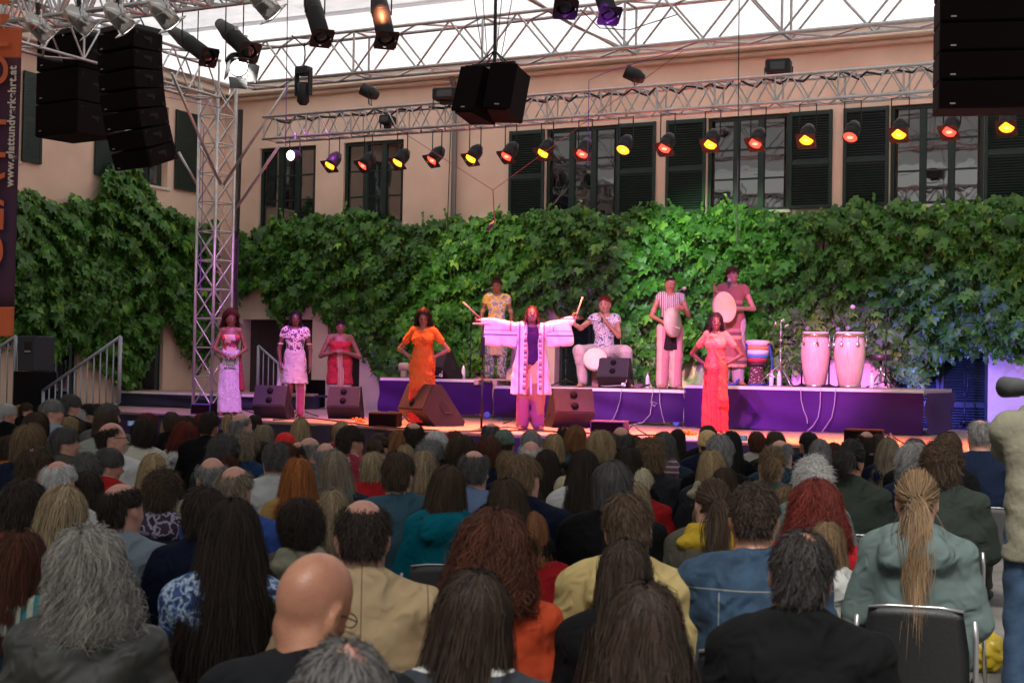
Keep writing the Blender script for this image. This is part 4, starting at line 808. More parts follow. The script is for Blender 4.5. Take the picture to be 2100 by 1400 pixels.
for k in range(3): a = k * 2.09; l = MB(); l.tube([(0, 0, .28), (.2 * math.cos(a), .2 * math.sin(a), .015)], .012, 6); l.build('leg', CHR, so_, True)
WAT = mat('bottle_plastic', (.75, .8, .85), .08, spec=.8); LBL = mat('bottle_label', (.8, .75, .8), .6); CAPR = mat('bottle_cap', (.5, .05, .1), .5)
for (x, y, z, lb) in ((468, 850, ST, 'water bottle at the hem of the long patterned skirt'), (1582, 796, zR3, 'water bottle left of the chrome tripod foot'), (1598, 797, zR3, 'water bottle right of the chrome tripod foot'), (1788, 796, zR3, 'water bottle beside the drum stool'), (950, 774, zR1, 'water bottle behind the wedge on the left riser'), (1328, 796, zR2, 'water bottle left of the frame drummer'), (1080, 878, ST, 'water bottle at the feet of the central singer')):
    r = thing('water_bottle', lb, 'bottle', PZ(x, y, z), 0, 'water bottles'); b = MB(); b.lathe([(.028, 0), (.034, .01), (.034, .15), (.03, .18), (.014, .225), (.014, .24)], 14); b.build('bottle', WAT, r, True); b = MB(); b.lathe([(.0345, .05), (.0355, .052), (.0355, .12), (.0345, .122)], 14); b.build('label', LBL, r, True); b = MB(); b.lathe([(.016, .238), (.016, .26), (0, .261)], 12); b.build('cap', CAPR, r, True)
PET = mat('flower_orange', (.8, .22, .02), .7); 
for (x, y, lb) in ((1412, 892, 'orange flowers lying on the stage edge near the red dressed woman'), (738, 866, 'orange flowers lying beside the low black box')):
    r = thing('flowers', lb, 'flowers', PZ(x, y, ST)); b = MB()
    for k in range(26): a = random.uniform(0, 6.3); rr = random.uniform(0, .12); c = Vector((rr * math.cos(a), rr * math.sin(a) * .6, random.uniform(.01, .06))); b.bbox(tuple(c), (.02, .012, .012), .006, Matrix.Translation(c) @ Euler((a, rr * 9, a * 2)).to_matrix().to_4x4() @ Matrix.Translation(-c))
    b.build('petals', PET, r)
fan = thing('small_fan', 'small pale roller on a block at the left end of the left riser', 'roller', PZ(828, 768, zR1), -.3); b = MB(); b.lathe([(.06, -.09), (.075, -.07), (.075, .07), (.06, .09)], 18, rotm(Matrix.Rotation(math.pi / 2, 4, 'Y'), (0, 0, .2))); b.build('roll', mat('pink_roll', (.7, .45, .4), .8), fan, True); b = MB(); b.bbox((0, 0, .065), (.05, .05, .065), .01); b.build('block', WOOD, fan)
# ------------------------------------------------------------------ cables on the drapes and floor
GC = mat('grey_cable2', (.3, .28, .33), .6)
def pixcable(label, pts, D, r=.007, m=GC): tag_ = wire(label, [PW(x, y, D) for x, y in pts], r, m)
pixcable('grey cable hanging down the right riser drape, left one', [(1642, 797), (1643, 820), (1648, 840), (1655, 858), (1656, 868)], 20.6); pixcable('grey cable hanging down the right riser drape, middle one', [(1683, 797), (1682, 830), (1678, 855), (1668, 872), (1655, 884)], 20.6); pixcable('grey cable hanging down the right riser drape, right one', [(1714, 797), (1711, 830), (1706, 855), (1695, 872), (1685, 886)], 20.6)
pixcable('grey cable looping down the left part of the middle riser drape', [(1275, 798), (1272, 820), (1266, 840), (1258, 858), (1250, 864)], 20.9); pixcable('grey cable with a small loop on the middle riser drape', [(1340, 798), (1335, 825), (1342, 833), (1347, 827), (1338, 823), (1333, 850), (1318, 866), (1290, 872)], 20.9); pixcable('grey cable falling near the right end of the middle riser', [(1353, 798), (1353, 825), (1358, 850), (1363, 868)], 20.9); pixcable('grey cables dropping between the middle and right riser', [(1405, 800), (1410, 830), (1428, 850), (1433, 868), (1425, 877)], 20.7)
b = MB()
for k in range(12): b.tube([PZ(1205 + k * 5 + random.uniform(-4, 4), 866 + random.uniform(-3, 6), ST) + Z * .02, PZ(1210 + k * 6, 862 + random.uniform(-4, 4), ST) + Z * random.uniform(.05, .16), PZ(1216 + k * 5, 868, ST) + Z * .02], .008, 5)
tag(b.build('cable_tangle', GC, None, True), 'tangle of cables and plugs lying under the middle riser edge', 'cables')
for pts, lb in ((((560, 862), (640, 858), (700, 866), (800, 878), (900, 884)), 'black cable running along the left stage edge'), (((940, 886), (1060, 884), (1180, 888), (1290, 894), (1350, 893)), 'black cable running along the stage edge below the central singer'), (((1000, 880), (1040, 877), (1090, 882), (1140, 886)), 'short black cable at the feet of the central singer')): wire(lb, [PZ(x, y, ST) + Z * .012 for x, y in pts], .01)
# ------------------------------------------------------------------ rails, PA, banner
RAIL = mat('painted_rail', (.33, .36, .42), .45, .3)
def railing(label, pts, ybot, D, nb, r=.022, name='handrail'):
    """pts top-rail pixels (2), ybot stringer pixels (2)"""
    o = PW(pts[0][0], pts[0][1], D); root = thing(name, label, 'handrail', (o.x, o.y, 0), 0, 'stair handrails'); O = Vector((o.x, o.y, 0)); b = MB(); a, c = PW(*pts[0], D) - O, PW(*pts[1], D) - O; b.tube([a, c], r * 1.2, 8); b.build('top_rail', RAIL, root, True)
    for k in range(nb + 1):
        t = k / nb; u = a.lerp(c, t); x = pts[0][0] + (pts[1][0] - pts[0][0]) * t; yb = ybot[0] + (ybot[1] - ybot[0]) * t; zb = max(PW(x, yb, D).z, .02); thick = k in (0, nb)
        q = MB(); q.tube([(u.x, u.y, zb), (u.x, u.y, u.z)], r * (1.5 if thick else .55), 8); q.build('post' if thick else 'baluster', RAIL, root, True)
    q = MB(); ends = [a.copy(), c.copy()]; ends[0].z = max(PW(pts[0][0], ybot[0], D).z, .05); ends[1].z = PW(pts[1][0], ybot[1], D).z; q.tube(ends, r, 8); q.build('bottom_rail', RAIL, root, True)
railing('grey blue stair handrail rising to the left stage platform', ((88, 801), (247, 690)), (905, 826), 17.3, 12); railing('short pale stair handrail at the far left behind the banner', ((-60, 752), (32, 689)), (905, 826), 17.3, 6); railing('grey handrail behind the stage left of the man in the white wrap', ((530, 709), (572, 746)), (802, 835), 22.8, 4)
pa = thing('stage_side_speaker', 'black loudspeaker stacked on a taller black box at the far left', 'loudspeaker stack', P(70, 850, 23.5), -PHI); pa.location.z = 0
pp = P(70, 850, 23.5); sc_ = 1.
ztop = zat(70, 689, pp); zmid = zat(70, 761, pp)
b = MB(); b.bbox((0, 0, zmid / 2), (.23, .26, zmid / 2 - .002), .015); b.build('subwoofer', SPK, pa); b = MB(); b.bbox((.01, 0, (zmid + ztop) / 2), (.20, .22, (ztop - zmid) / 2 - .002), .015); b.build('top_cabinet', mat('blue_black_paint', (.025, .03, .04), .7), pa)
b = MB(); b.bbox((.05, -.222, zmid + (ztop - zmid) * .66), (.08, .004, .1), .002); b.build('handle_recess', DARK, pa); b = MB(); b.box((.05, -.228, zmid + (ztop - zmid) * .56), (.065, .003, .014)); b.build('logo_plate', BADGE, pa)
# banner
BD = 14.0
bn = thing('banner', 'tall orange and dark purple festival banner with a web address at the left edge', 'banner', P(20, 400, BD))
bo = P(20, 400, BD)
PUR = mat('banner_purple', (.08, .018, .03), .85, col2=(.055, .02, .06), scale=1.2, bump=.1); ORG = mat('banner_orange', (.62, .12, .04), .85, bump=.1, bscale=12)
def bx(y): return 45 - (y - 60) * .0275
def bpanel(y0, y1, m, nm):
    V = []; Q = []; NY, NX = 16, 10
    for i in range(NY + 1):
        for j in range(NX + 1):
            y = y0 + (y1 - y0) * i / NY; u = j / NX; x = bx(y) - 130 * (1 - u); q = P(x, y, BD + .035 * math.sin(x * .11 + y * .004)); V.append(q - bo)
    for i in range(NY):
        for j in range(NX): a = i * (NX + 1) + j; Q.append((a, a + NX + 1, a + NX + 2, a + 1))
    V2 = [v + Vector((0, .004, 0)) for v in V]; 
    o = link(nm, npmesh(nm, [tuple(v) for v in V], Q, m), bn); sd = o.modifiers.new('s', 'SOLIDIFY'); sd.thickness = .004; return o
bpanel(58, 119, ORG, 'top_field'); bpanel(119.2, 629, PUR, 'text_field'); bpanel(629.2, 690, ORG, 'bottom_field')
def text(body, x, y, size, m, parent, off, bold=.004):
    c = bpy.data.curves.new('lettering', 'FONT'); c.body = body; c.size = size; c.extrude = .002; c.offset = bold; c.space_character = 1.08; c.materials.append(m); o = link('lettering', c, None)
    q = P(x, y, BD - .05); M = Matrix((XR, UP, -_f)).transposed().to_4x4(); lean = math.atan(.0275) + R(0)
    bpy.context.view_layer.update(); dg = bpy.context.evaluated_depsgraph_get(); me = bpy.data.meshes.new_from_object(o.evaluated_get(dg)); bpy.data.objects.remove(o)
    o = link('lettering', me, parent); o.matrix_local = Matrix.Translation(q - bo) @ M @ Matrix.Rotation(math.pi / 2 - lean, 4, 'Z'); return o
CRM = mat('cream_print', (.62, .5, .42), .8); t1 = text('www.glattundverkehrt.at', 31 - 4.5, 383, .118, CRM, bn, 0)
wd = max(v.co.x for v in t1.data.vertices); t1.scale = (247 / FPX * BD / wd,) * 3
t2 = text('GLATT UND', 4, 560, .5, ORG, bn, 0, .0)
# ================================================================== PEOPLE: hair
HC, HR = np.array((0, -.012, .025)), np.array((.079, .100, .100))
def hair_mesh(name, n=6500, length=.07, lsd=.2, off=(.03, .10), zrel=-.15, curl=0., cfreq=90, wave=.004, nape=-.62, front=.5, bald=0., thin=0., tail=None, width=.0026, frizz=0., flare=.0, part=0., cap=True, seed=1, lift=0., maxy=-.13, spiky=0., fringe=0., zend=None, face=False, hl=.45, ear=False):
    rg = np.random.default_rng(seed); N = 9
    U = rg.normal(size=(n * 5, 3)); U /= np.linalg.norm(U, axis=1)[:, None]
    x, y, z = U.T
    ok = (z > np.where(y > .1, .05 + .0 * y, nape + .0)) & ~((y > front - fringe * .1) & (z < hl + .35 * (y - .5))) & ~((np.abs(x) > .8) & (z < -.18)) & ~((y > .2) & (z < .12))
    if ear: ok &= ~((y > .02 + .25 * np.clip(z, 0, 1)) & (z < .38)) & ~((np.abs(x) > .70) & (z < .06) & (y > -.42))
    else: ok &= ~((y > .30) & (z < .30))
    cr = np.array((0, -.22, .97)); ang = np.degrees(np.arccos(np.clip(U @ cr, -1, 1)))
    if bald: ok &= ang > bald + rg.normal(0, 5, len(U)) + 12 * (y > .3) + 8 * np.clip(y, 0, 1)
    if thin: ok &= (ang > 52) | (rg.random(len(U)) < thin)
    U = U[ok][:n]; n = len(U); phi0 = np.arctan2(U[:, 0], -U[:, 1])
    wh = np.array((part, -.30, .95)) if not face else np.array((.12, .62, .78)); wh /= np.linalg.norm(wh)
    if tail is not None:
        T = (np.array(tail) - HC) / HR; T /= np.linalg.norm(T)
    lock = np.sin(phi0 * 9 + 2 * np.sin(U[:, 2] * 4 + seed)) * .5 + np.sin(phi0 * 23 + seed * 3 + 3 * U[:, 2]) * .35
    L = length * np.clip(rg.normal(1, lsd, n) + .15 * lock, .35, 1.7); fly = rg.random(n) < .07; o = rg.uniform(off[0], off[1], n) + fly * rg.uniform(.02, .12, n) + .018 * lock * (off[1] > .05)
    P_ = np.zeros((N, n, 3)); D = np.zeros((n, 3)); u = U.copy(); pos = HC + u * HR * (1 + o[:, None]); free = np.zeros(n, bool); ph = rg.uniform(0, 6.28, n); fr = rg.normal(0, 1, (n, 3))
    ze = (zend if zend is not None else -9) + rg.normal(0, .012 if (zend or 0) > -.25 else .035, n)
    for k in range(N):
        P_[k] = pos; ds = (L / (N - 1))[:, None] * np.where((pos[:, 2] < ze) | (ear & (pos[:, 2] < .022) & (np.abs(pos[:, 0]) > .058) & (pos[:, 1] > -.055)), .04, 1.)[:, None]
        c = T if tail is not None else wh; dt = (u @ c)[:, None]; t = u * dt - c
        if tail is not None: t = -t
        t /= np.linalg.norm(t, axis=1)[:, None] + 1e-6
        t = t + np.cross(u, t) * (.25 * np.sin(phi0 * 5 + seed))[:, None] * (wave > 0) + fr * (spiky * .35)
        newu = u + t * ds / HR.mean(); newu /= np.linalg.norm(newu, axis=1)[:, None]
        onp = HC + newu * HR * (1 + o * (1 + .3 * k / N) + lift * k / N)[:, None]
        if tail is not None:
            reach = (u @ T) > .985; free |= reach; dn = np.array((0, -.25, -1.)) + fr * .05
        else:
            free |= newu[:, 2] < zrel; out = np.stack([newu[:, 0], newu[:, 1], 0 * newu[:, 2]], 1); dn = np.array((0, 0, -1.)) + out * flare + fr * .05
        dn = dn + np.stack([np.cos(pos[:, 2] * 38 + lock * 2), np.sin(pos[:, 2] * 38 + lock * 2), 0 * ph], 1) * (wave * 28)
        fp = pos + dn * ds
        sh = (fp[:, 2] < -.16) & (fp[:, 1] < .03); fp[:, 1] = np.where(sh, np.minimum(fp[:, 1], maxy + .03 * rg.random(n)), fp[:, 1])
        if face:
            fr_ = (fp[:, 1] > .0) & (fp[:, 2] < .075); sx_ = np.where(fp[:, 0] >= 0, 1, -1); fp[:, 0] = np.where(fr_, sx_ * np.maximum(np.abs(fp[:, 0]), .074 + .25 * np.maximum(-fp[:, 2], 0) * .4), fp[:, 0]); fp[:, 1] = np.where(fr_, np.minimum(fp[:, 1], .055), fp[:, 1])
        pos = np.where(free[:, None], fp, onp); u = np.where(free[:, None], u, newu)
    if spiky: 
        for k in range(N): P_[k] += fr * spiky * .0011 * k
    if curl:
        s = np.linspace(0, 1, N)[:, None]; am = curl * (.35 + s); w_ = cfreq * L[None] * s + ph[None]
        nr = U; a = np.cross(nr, (0, 0, 1.)) + 1e-3; a /= np.linalg.norm(a, axis=1)[:, None]
        P_ += (np.cos(w_) * am)[..., None] * nr[None] + (np.sin(w_) * am)[..., None] * a[None]
    P_ += fly[None, :, None] * np.cumsum(rg.normal(0, .0022, P_.shape), 0)
    if frizz: P_ += np.cumsum(rg.normal(0, frizz, P_.shape), 0)
    if tail is not None:   # tail bundle: extra strands
        m = 900; q0 = np.array(tail) + rg.normal(0, .012, (m, 3)); TL = tail_len = L.mean() - .10
        s = np.linspace(0, 1, N)[:, None, None]; r = rg.normal(0, 1, (m, 3)); tl = (L.mean() * 1.0) * rg.uniform(.7, 1.05, m)[None, :, None]
        sw = np.sin(s * 3.0) ** .7 * .028 * r[None] * np.array((1, .8, .1)); tp = q0[None] + np.concatenate([.02 * np.sin(s * 6 + r[None, :, :1]) * s, -.05 * np.sqrt(s) - .02 * s + 0 * tl, -tl * s], 2) + sw
        P_ = np.concatenate([P_, tp], 1); n += m; U = np.concatenate([U, np.tile([[0, -1., 0]], (m, 1))]); lock = np.concatenate([lock, r[:, 0] * .4])
    tg_ = np.gradient(P_, axis=0); tg_ /= np.linalg.norm(tg_, axis=2)[..., None] + 1e-9
    C0 = P_ - HC; C0[..., 2] *= .3; wv = np.cross(tg_, C0); wv /= np.linalg.norm(wv, axis=2)[..., None] + 1e-9
    tilt = rg.normal(0, .5, n); nn = np.cross(wv, tg_); wv = wv * np.cos(tilt)[None, :, None] + nn * np.sin(tilt)[None, :, None]
    tp_ = np.interp(np.linspace(0, 1, N), (0, .15, .7, 1), (.8, 1, .85, .15))[:, None, None] * width * .5
    V = np.stack([P_ - wv * tp_, P_ + wv * tp_], 2)          # N, n, 2, 3
    V = V.transpose(1, 0, 2, 3).reshape(-1, 3); b = (np.arange(n) * N * 2)[:, None] + 2 * np.arange(N - 1)[None]; b = b.ravel()
    Q = np.stack([b, b + 1, b + 3, b + 2], 1); rnd = np.clip(.5 + .22 * lock + rg.normal(0, .13, n), 0, 1); R_ = np.repeat(rnd, N * 2)
    if cap:
        VV = []; QQ = []; nu, nv = 40, 26
        for i in range(nv + 1):
            for j in range(nu):
                th = math.pi * i / nv; ph_ = 2 * math.pi * j / nu; q = (math.sin(th) * math.sin(ph_), math.sin(th) * math.cos(ph_), math.cos(th)); VV.append(HC + np.array(q) * HR * 1.022)
        VV = np.array(VV)
        for i in range(nv):
            for j in range(nu):
                f = (i * nu + j, i * nu + (j + 1) % nu, (i + 1) * nu + (j + 1) % nu, (i + 1) * nu + j); c = (VV[list(f)].mean(0) - HC) / HR; X, Y, Zz = c
                a_ = math.degrees(math.acos(max(-1, min(1, float(c @ cr) / np.linalg.norm(c)))))
                if Zz > (.08 if Y > .1 else nape + .05) and not (Y > front - .06 and Zz < .5 + .35 * (Y - .5)) and not (abs(X) > .78 and Zz < -.12) and not (ear and ((Y > .0 and Zz < .38) or (abs(X) > .66 and Zz < .08 and Y > -.45))) and not (bald and a_ < bald + 12 + 12 * (Y > .3)) and not (thin and a_ < 55): QQ.append(f)
        if QQ: Q = np.concatenate([Q, np.array(QQ) + len(V)]); V = np.concatenate([V, VV]); R_ = np.concatenate([R_, np.full(len(VV), .12)])
    me = npmesh(name, V, Q, None, smooth=True); me.materials.append(None); at = me.attributes.new('rnd', 'FLOAT', 'POINT'); at.data.foreach_set('value', R_.astype(np.float32)); return me
HAIR = {}
STY = dict(
    short=(dict(length=.055, off=(.03, .09), seed=1, spiky=.6, zend=-.075), .176, .010), tousle=(dict(length=.075, off=(.04, .15), seed=2, spiky=1.6, wave=.006, zend=-.08), .188, .018), crop=(dict(length=.022, off=(.015, .04), seed=3, n=8500, spiky=.6, zend=-.08), .170, .004),
    bowl=(dict(length=.13, off=(.05, .14), seed=4, zrel=.05, nape=-.55, fringe=1, zend=-.07, n=7500), .192, .016), bob=(dict(length=.27, off=(.05, .17), seed=5, zrel=.02, wave=.002, flare=.06, n=11000, width=.0022, zend=-.125, spiky=.6), .212, .018), medium=(dict(length=.34, off=(.05, .16), seed=6, zrel=.02, flare=.08, wave=.003, n=11000, width=.0022, zend=-.195, spiky=.6), .212, .018),
    long=(dict(length=.55, off=(.05, .17), seed=7, zrel=.05, flare=.03, wave=.002, n=12000, width=.0022, zend=-.40, spiky=.5), .216, .018), longwave=(dict(length=.46, off=(.06, .2), seed=8, zrel=.05, flare=.10, wave=.007, curl=.004, cfreq=45, n=14000, width=.0021, zend=-.36, spiky=.6), .235, .022),
    bald=(dict(length=.035, off=(.02, .05), seed=9, bald=50, n=6500, spiky=.5, zend=-.075), .172, 0.), bald2=(dict(length=.03, off=(.02, .045), seed=10, bald=64, n=6000, spiky=.4, zend=-.075), .168, 0.), thin=(dict(length=.05, off=(.02, .06), seed=11, thin=.28, spiky=.6, zend=-.075), .174, .004),
    curly=(dict(length=.09, off=(.06, .3), seed=12, curl=.009, cfreq=170, wave=.0, frizz=.0016, lift=.2, n=8000, zend=-.10), .24, .04), afro=(dict(length=.17, off=(.1, .5), seed=13, curl=.012, cfreq=120, wave=0, frizz=.0026, lift=.55, zrel=-.35, flare=.5, n=9500, width=.003, zend=-.17), .30, .06), curlbob=(dict(length=.20, off=(.07, .52), seed=14, curl=.013, cfreq=95, frizz=.0024, lift=.3, zrel=-.12, flare=.3, n=11000, zend=-.135, width=.0024), .295, .05),
    curllong=(dict(length=.33, off=(.08, .36), seed=15, curl=.012, cfreq=90, frizz=.0022, lift=.2, zrel=.0, flare=.2, n=9000, zend=-.22), .30, .045), pony=(dict(length=.36, off=(.02, .07), seed=16, tail=(0, -.125, .0), wave=0, n=5500), .176, .008), bun=(dict(length=.13, off=(.02, .07), seed=17, tail=(0, -.12, .05), wave=0, n=5500), .180, .01),
    messy=(dict(length=.09, off=(.05, .20), seed=18, curl=.006, cfreq=70, spiky=1.8, wave=.01, n=8000, zend=-.09), .20, .024), fuzz=(dict(length=.008, off=(.004, .010), seed=19, n=9000, width=.0022, bald=30, cap=False), .166, 0.), dreads=(dict(length=.26, off=(.05, .2), seed=20, curl=.004, cfreq=160, zrel=.0, flare=.10, n=1500, width=.011, wave=.004, zend=-.2), .215, .02))
for _k in ('afro', 'dreads', 'curllong', 'medium'):
    _d = dict(STY[_k][0]); _d['face'] = True; _d['front'] = .42; _d['hl'] = .68; STY[_k + '_face'] = (_d, STY[_k][1], STY[_k][2])
for _k in ('dreads_face', 'curllong_face', 'medium_face'): STY[_k][0]['zrel'] = .12
STY['dreads_face'][0].update(n=2600, width=.008, off=(.03, .12), length=.3); STY['afro_face'][0].update(zend=-.14)
for _k in ('short', 'tousle', 'crop', 'bald', 'bald2', 'thin', 'messy', 'fuzz'): STY[_k][0]['ear'] = True
STY['longfull'] = (dict(length=.60, off=(.06, .22), seed=31, zrel=.05, flare=.13, wave=.004, curl=.003, cfreq=45, n=14000, width=.0022, zend=-.37, spiky=.5), .25, .02)
STY['curlshort'] = (dict(length=.17, off=(.06, .36), seed=32, curl=.014, cfreq=75, frizz=.0024, lift=.15, zrel=-.1, flare=.2, n=11000, zend=-.15, width=.0025), .25, .04)
def hair_of(style):
    if style not in HAIR: HAIR[style] = hair_mesh('hair_' + style, **STY[style][0])
    return HAIR[style]
HCOL = dict(black=((.006, .005, .005), (.025, .02, .018)), dark=((.012, .007, .005), (.045, .027, .018)), brown=((.022, .012, .007), (.085, .05, .028)), auburn=((.03, .008, .005), (.12, .035, .015)), red=((.05, .006, .005), (.16, .02, .012)), orange=((.12, .03, .008), (.42, .14, .035)),
    lbrown=((.05, .03, .016), (.20, .125, .065)), ginger=((.08, .028, .01), (.27, .115, .045)), blond=((.13, .085, .04), (.45, .32, .17)), ash=((.075, .058, .04), (.28, .22, .15)), platinum=((.3, .23, .14), (.68, .56, .38)), streak=((.05, .035, .02), (.42, .31, .18)), grey=((.07, .068, .065), (.26, .25, .24)), dgrey=((.03, .028, .027), (.13, .12, .115)), white=((.28, .27, .26), (.62, .6, .57)), greycurl=((.10, .09, .08), (.42, .39, .34)))
def hair_material(c):
    nm = 'hair_' + c
    if nm in MATS: return MATS[nm]
    m = mat(nm, HCOL[c][0], .6, spec=.22); n = m.node_tree.nodes; l = m.node_tree.links; b = n['Principled BSDF']; at = n.new('ShaderNodeAttribute'); at.attribute_name = 'rnd'; r = n.new('ShaderNodeValToRGB')
    r.color_ramp.elements[0].color = (*[v * .7 for v in HCOL[c][0]], 1); r.color_ramp.elements[1].color = (*[min(.8, v * (1.3 if HCOL[c][1][0] > .15 else 1.0)) for v in HCOL[c][1]], 1); r.color_ramp.elements[0].position = .15; r.color_ramp.elements[1].position = .95; l.new(at.outputs['Fac'], r.inputs[0]); l.new(r.outputs[0], b.inputs['Base Color']); return m
def skin(nm, c, r=.5):
    m = mat('skin_' + nm, (c[0] * .74, c[1] * .66, c[2] * .66), r, col2=c, scale=11, bump=.12, bscale=150, spec=.4, detail=8); b = m.node_tree.nodes['Principled BSDF']; b.inputs['Subsurface Weight'].default_value = .08; b.inputs['Subsurface Radius'].default_value = (.02, .008, .004); b.inputs['Subsurface Scale'].default_value = .5; return m
SK = dict(fair=skin('fair', (.50, .29, .21)), pink=skin('pink', (.52, .27, .20)), tan=skin('tan', (.40, .19, .115), .40), olive=skin('olive', (.36, .2, .125)), brown=skin('brown', (.21, .10, .062), .4), deep=skin('deep', (.12, .055, .036), .38))
# ================================================================== seated body
def head_prims(c, Rm, f=1.0, ears=True, male=True, k=1.0):
    """c head centre, Rm 3x3 rotation; face looks along local +y"""
    M = Rm; out = []
    def W(p): return tuple(Vector(c) + M @ (Vector(p) * f))
    E = lambda p, r, kk, **kw: out.append(ell(W(p), [q * f for q in r], kk, M, **kw))
    E((0, -.012, .025), (.076, .096, .097), .01); E((0, .02, -.04), (.058, .066, .078), .04); E((0, .052, -.088), (.024, .024, .022), .03)
    for s in (-1, 1):
        E((s * .045, .0, -.06), (.02, .035, .04), .03); E((s * .036, .062, -.028), (.02, .016, .018), .02)       # jaw corner, cheek
        out.append(cap(W((s * .012, .085, .022)), W((s * .042, .072, .024)), .008 * f, .006 * f, .012))              # brow
        E((s * .030, .096, .004), (.015, .012, .010), .010, op='sub'); E((s * .030, .077, .003), (.0125, .012, .0125), .004)   # socket, eyeball
        if ears: E((s * .080, -.008, -.005), (.010, .020, .033), .008); E((s * .088, -.002, .002), (.006, .010, .018), .006, op='sub'); E((s * .078, .0, -.034), (.008, .01, .012), .008)
    out.append(cap(W((0, .086, .012)), W((0, .106, -.026)), .008 * f, .0125 * f, .010)); E((-.011, .094, -.028), (.009, .009, .007), .006); E((.011, .094, -.028), (.009, .009, .007), .006)
    out.append(cap(W((-.02, .080, -.056)), W((.02, .080, -.056)), .006 * f, .006 * f, .006)); out.append(cap(W((-.016, .080, -.066)), W((.016, .080, -.066)), .007 * f, .007 * f, .006))
    E((0, .098, -.0605), (.022, .012, .0022), .003, op='sub')
    return out
def hand_prims(wr, d, pal, side=1, curl=.5, f=1.0, spread=.0, holdr=None):
    """wrist, finger direction d, palm normal pal; five separate tapering fingers"""
    d = Vector(d).normalized(); pal = (Vector(pal) - d * Vector(pal).dot(d)).normalized(); lat = d.cross(pal) * side; wr = Vector(wr); out = []
    c = wr + d * .045 * f; out.append(cap(wr, wr + d * .03 * f, .021 * f, .026 * f, .02)); Mx = Matrix((lat, d, pal)).transposed()
    out.append(ell(c, (.040 * f, .052 * f, .016 * f), .015, Mx))
    for i, (o, L) in enumerate(((-.028, .068), (-.009, .078), (.010, .073), (.028, .058))):
        p = wr + d * .085 * f + lat * o * f; a = 0; q = p; dd = d
        for j, seg in enumerate((.45, .32, .26)):
            a += curl * (.7 + .1 * i); dd = (d * math.cos(a) + pal * math.sin(a) + lat * spread * o * 12).normalized(); e = q + dd * L * seg * f; out.append(cap(q, e, (.0095 - .0012 * j) * f, (.0085 - .0012 * j) * f, .004)); q = e
    t0 = wr + d * .028 * f - lat * .030 * f; t1 = t0 + (d * .6 - lat * .65 + pal * .35 * (1 + curl)).normalized() * .036 * f; t2 = t1 + (d * .85 - lat * .1 + pal * .5 * curl).normalized() * .030 * f
    out += [cap(t0, t1, .013 * f, .0105 * f, .008), cap(t1, t2, .0105 * f, .008 * f, .005)]
    return out
def rot3(yaw, pitch=0, roll=0): return (Matrix.Rotation(-yaw, 3, 'Z') @ Matrix.Rotation(pitch, 3, 'X') @ Matrix.Rotation(roll, 3, 'Y'))
HEADC = Vector((0, .03, 1.155))
def seated(male, yaw, pitch=0., roll=0., arm='lap'):
    w = 1.0 if male else .88; Rm = rot3(yaw, pitch, roll); pr = [ell((0, .0, .84), (.17 * w, .11, .22), .03), ell((0, .02, .64), (.155 * w, .115, .16), .05), ell((0, 0, .54), (.185, .14, .12), .05), cap((-.14 * w, -.005, .945), (.14 * w, -.005, .945), .045, .045, .04)]
    tr = [cap((-.10 * w, -.01, .965), (0, -.01, 1.02), .034, .045, .04), cap((.10 * w, -.01, .965), (0, -.01, 1.02), .034, .045, .04), cap((0, -.012, .98), HEADC + Rm @ Vector((0, -.02, -.05)), .056 if male else .047, .052 if male else .044, .03)]
    for s in (-1, 1):
        el = Vector((s * .25 * w, .05, .68)); wr = Vector((s * .09, .32, .62)); sh = Vector((s * .19 * w, -.005, .945))
        pr += [cap(sh, el, .047, .039, .04), cap(el, wr, .038, .025, .02)]; pr += hand_prims(wr, (-s * .5, .8, -.1), (0, 0, -1), s, .35)
        pr += [cap((s * .09, .05, .54), (s * .12, .46, .52), .085, .062, .04), cap((s * .12, .46, .51), (s * .12, .44, .09), .058, .038, .03), cap((s * .12, .42, .05), (s * .13, .62, .035), .04, .034, .03)]
    return pr + tr + head_prims(HEADC, Rm, 1.0, True, male)
_bod = {}
def body_mesh(male, yaw, pitch, roll, h):
    k = (male, yaw, pitch, roll, h)
    if k not in _bod: me = blob('body', seated(male, R(yaw), R(pitch), R(roll)), h, None); me.materials.append(None); _bod[k] = me
    return _bod[k]
_shirt = {}
def folds(amp, seed=0, dens=1.):
    def fn(F, X, Y, Z_):
        a = np.sin(34 * dens * Z_ + 9 * np.abs(X) * (1 + 0 * Y) + 2.2 * np.sin(13 * X + seed) + seed) * np.clip(1.25 - Z_, 0, 1) + .8 * np.sin(26 * X + 22 * Z_ + 2 * np.sin(11 * Z_ + seed)) * .5 + .7 * np.sin(24 * X - 19 * Z_ + 1.5 * np.sin(17 * Z_ - seed))
        b = _noise(X, Y, Z_, 21, seed) * .6 + _noise(X, Y, Z_, 9, seed + 2); c_ = np.sin(52 * dens * Z_ + 14 * X * np.sign(X) + 3.1 * np.sin(15 * X + 2 * seed) + 1.5 * np.sin(23 * Z_)); return F - amp * .9 + amp * (a * .7 + b + .55 * (1 - np.abs(c_)) ** 2)
    return fn
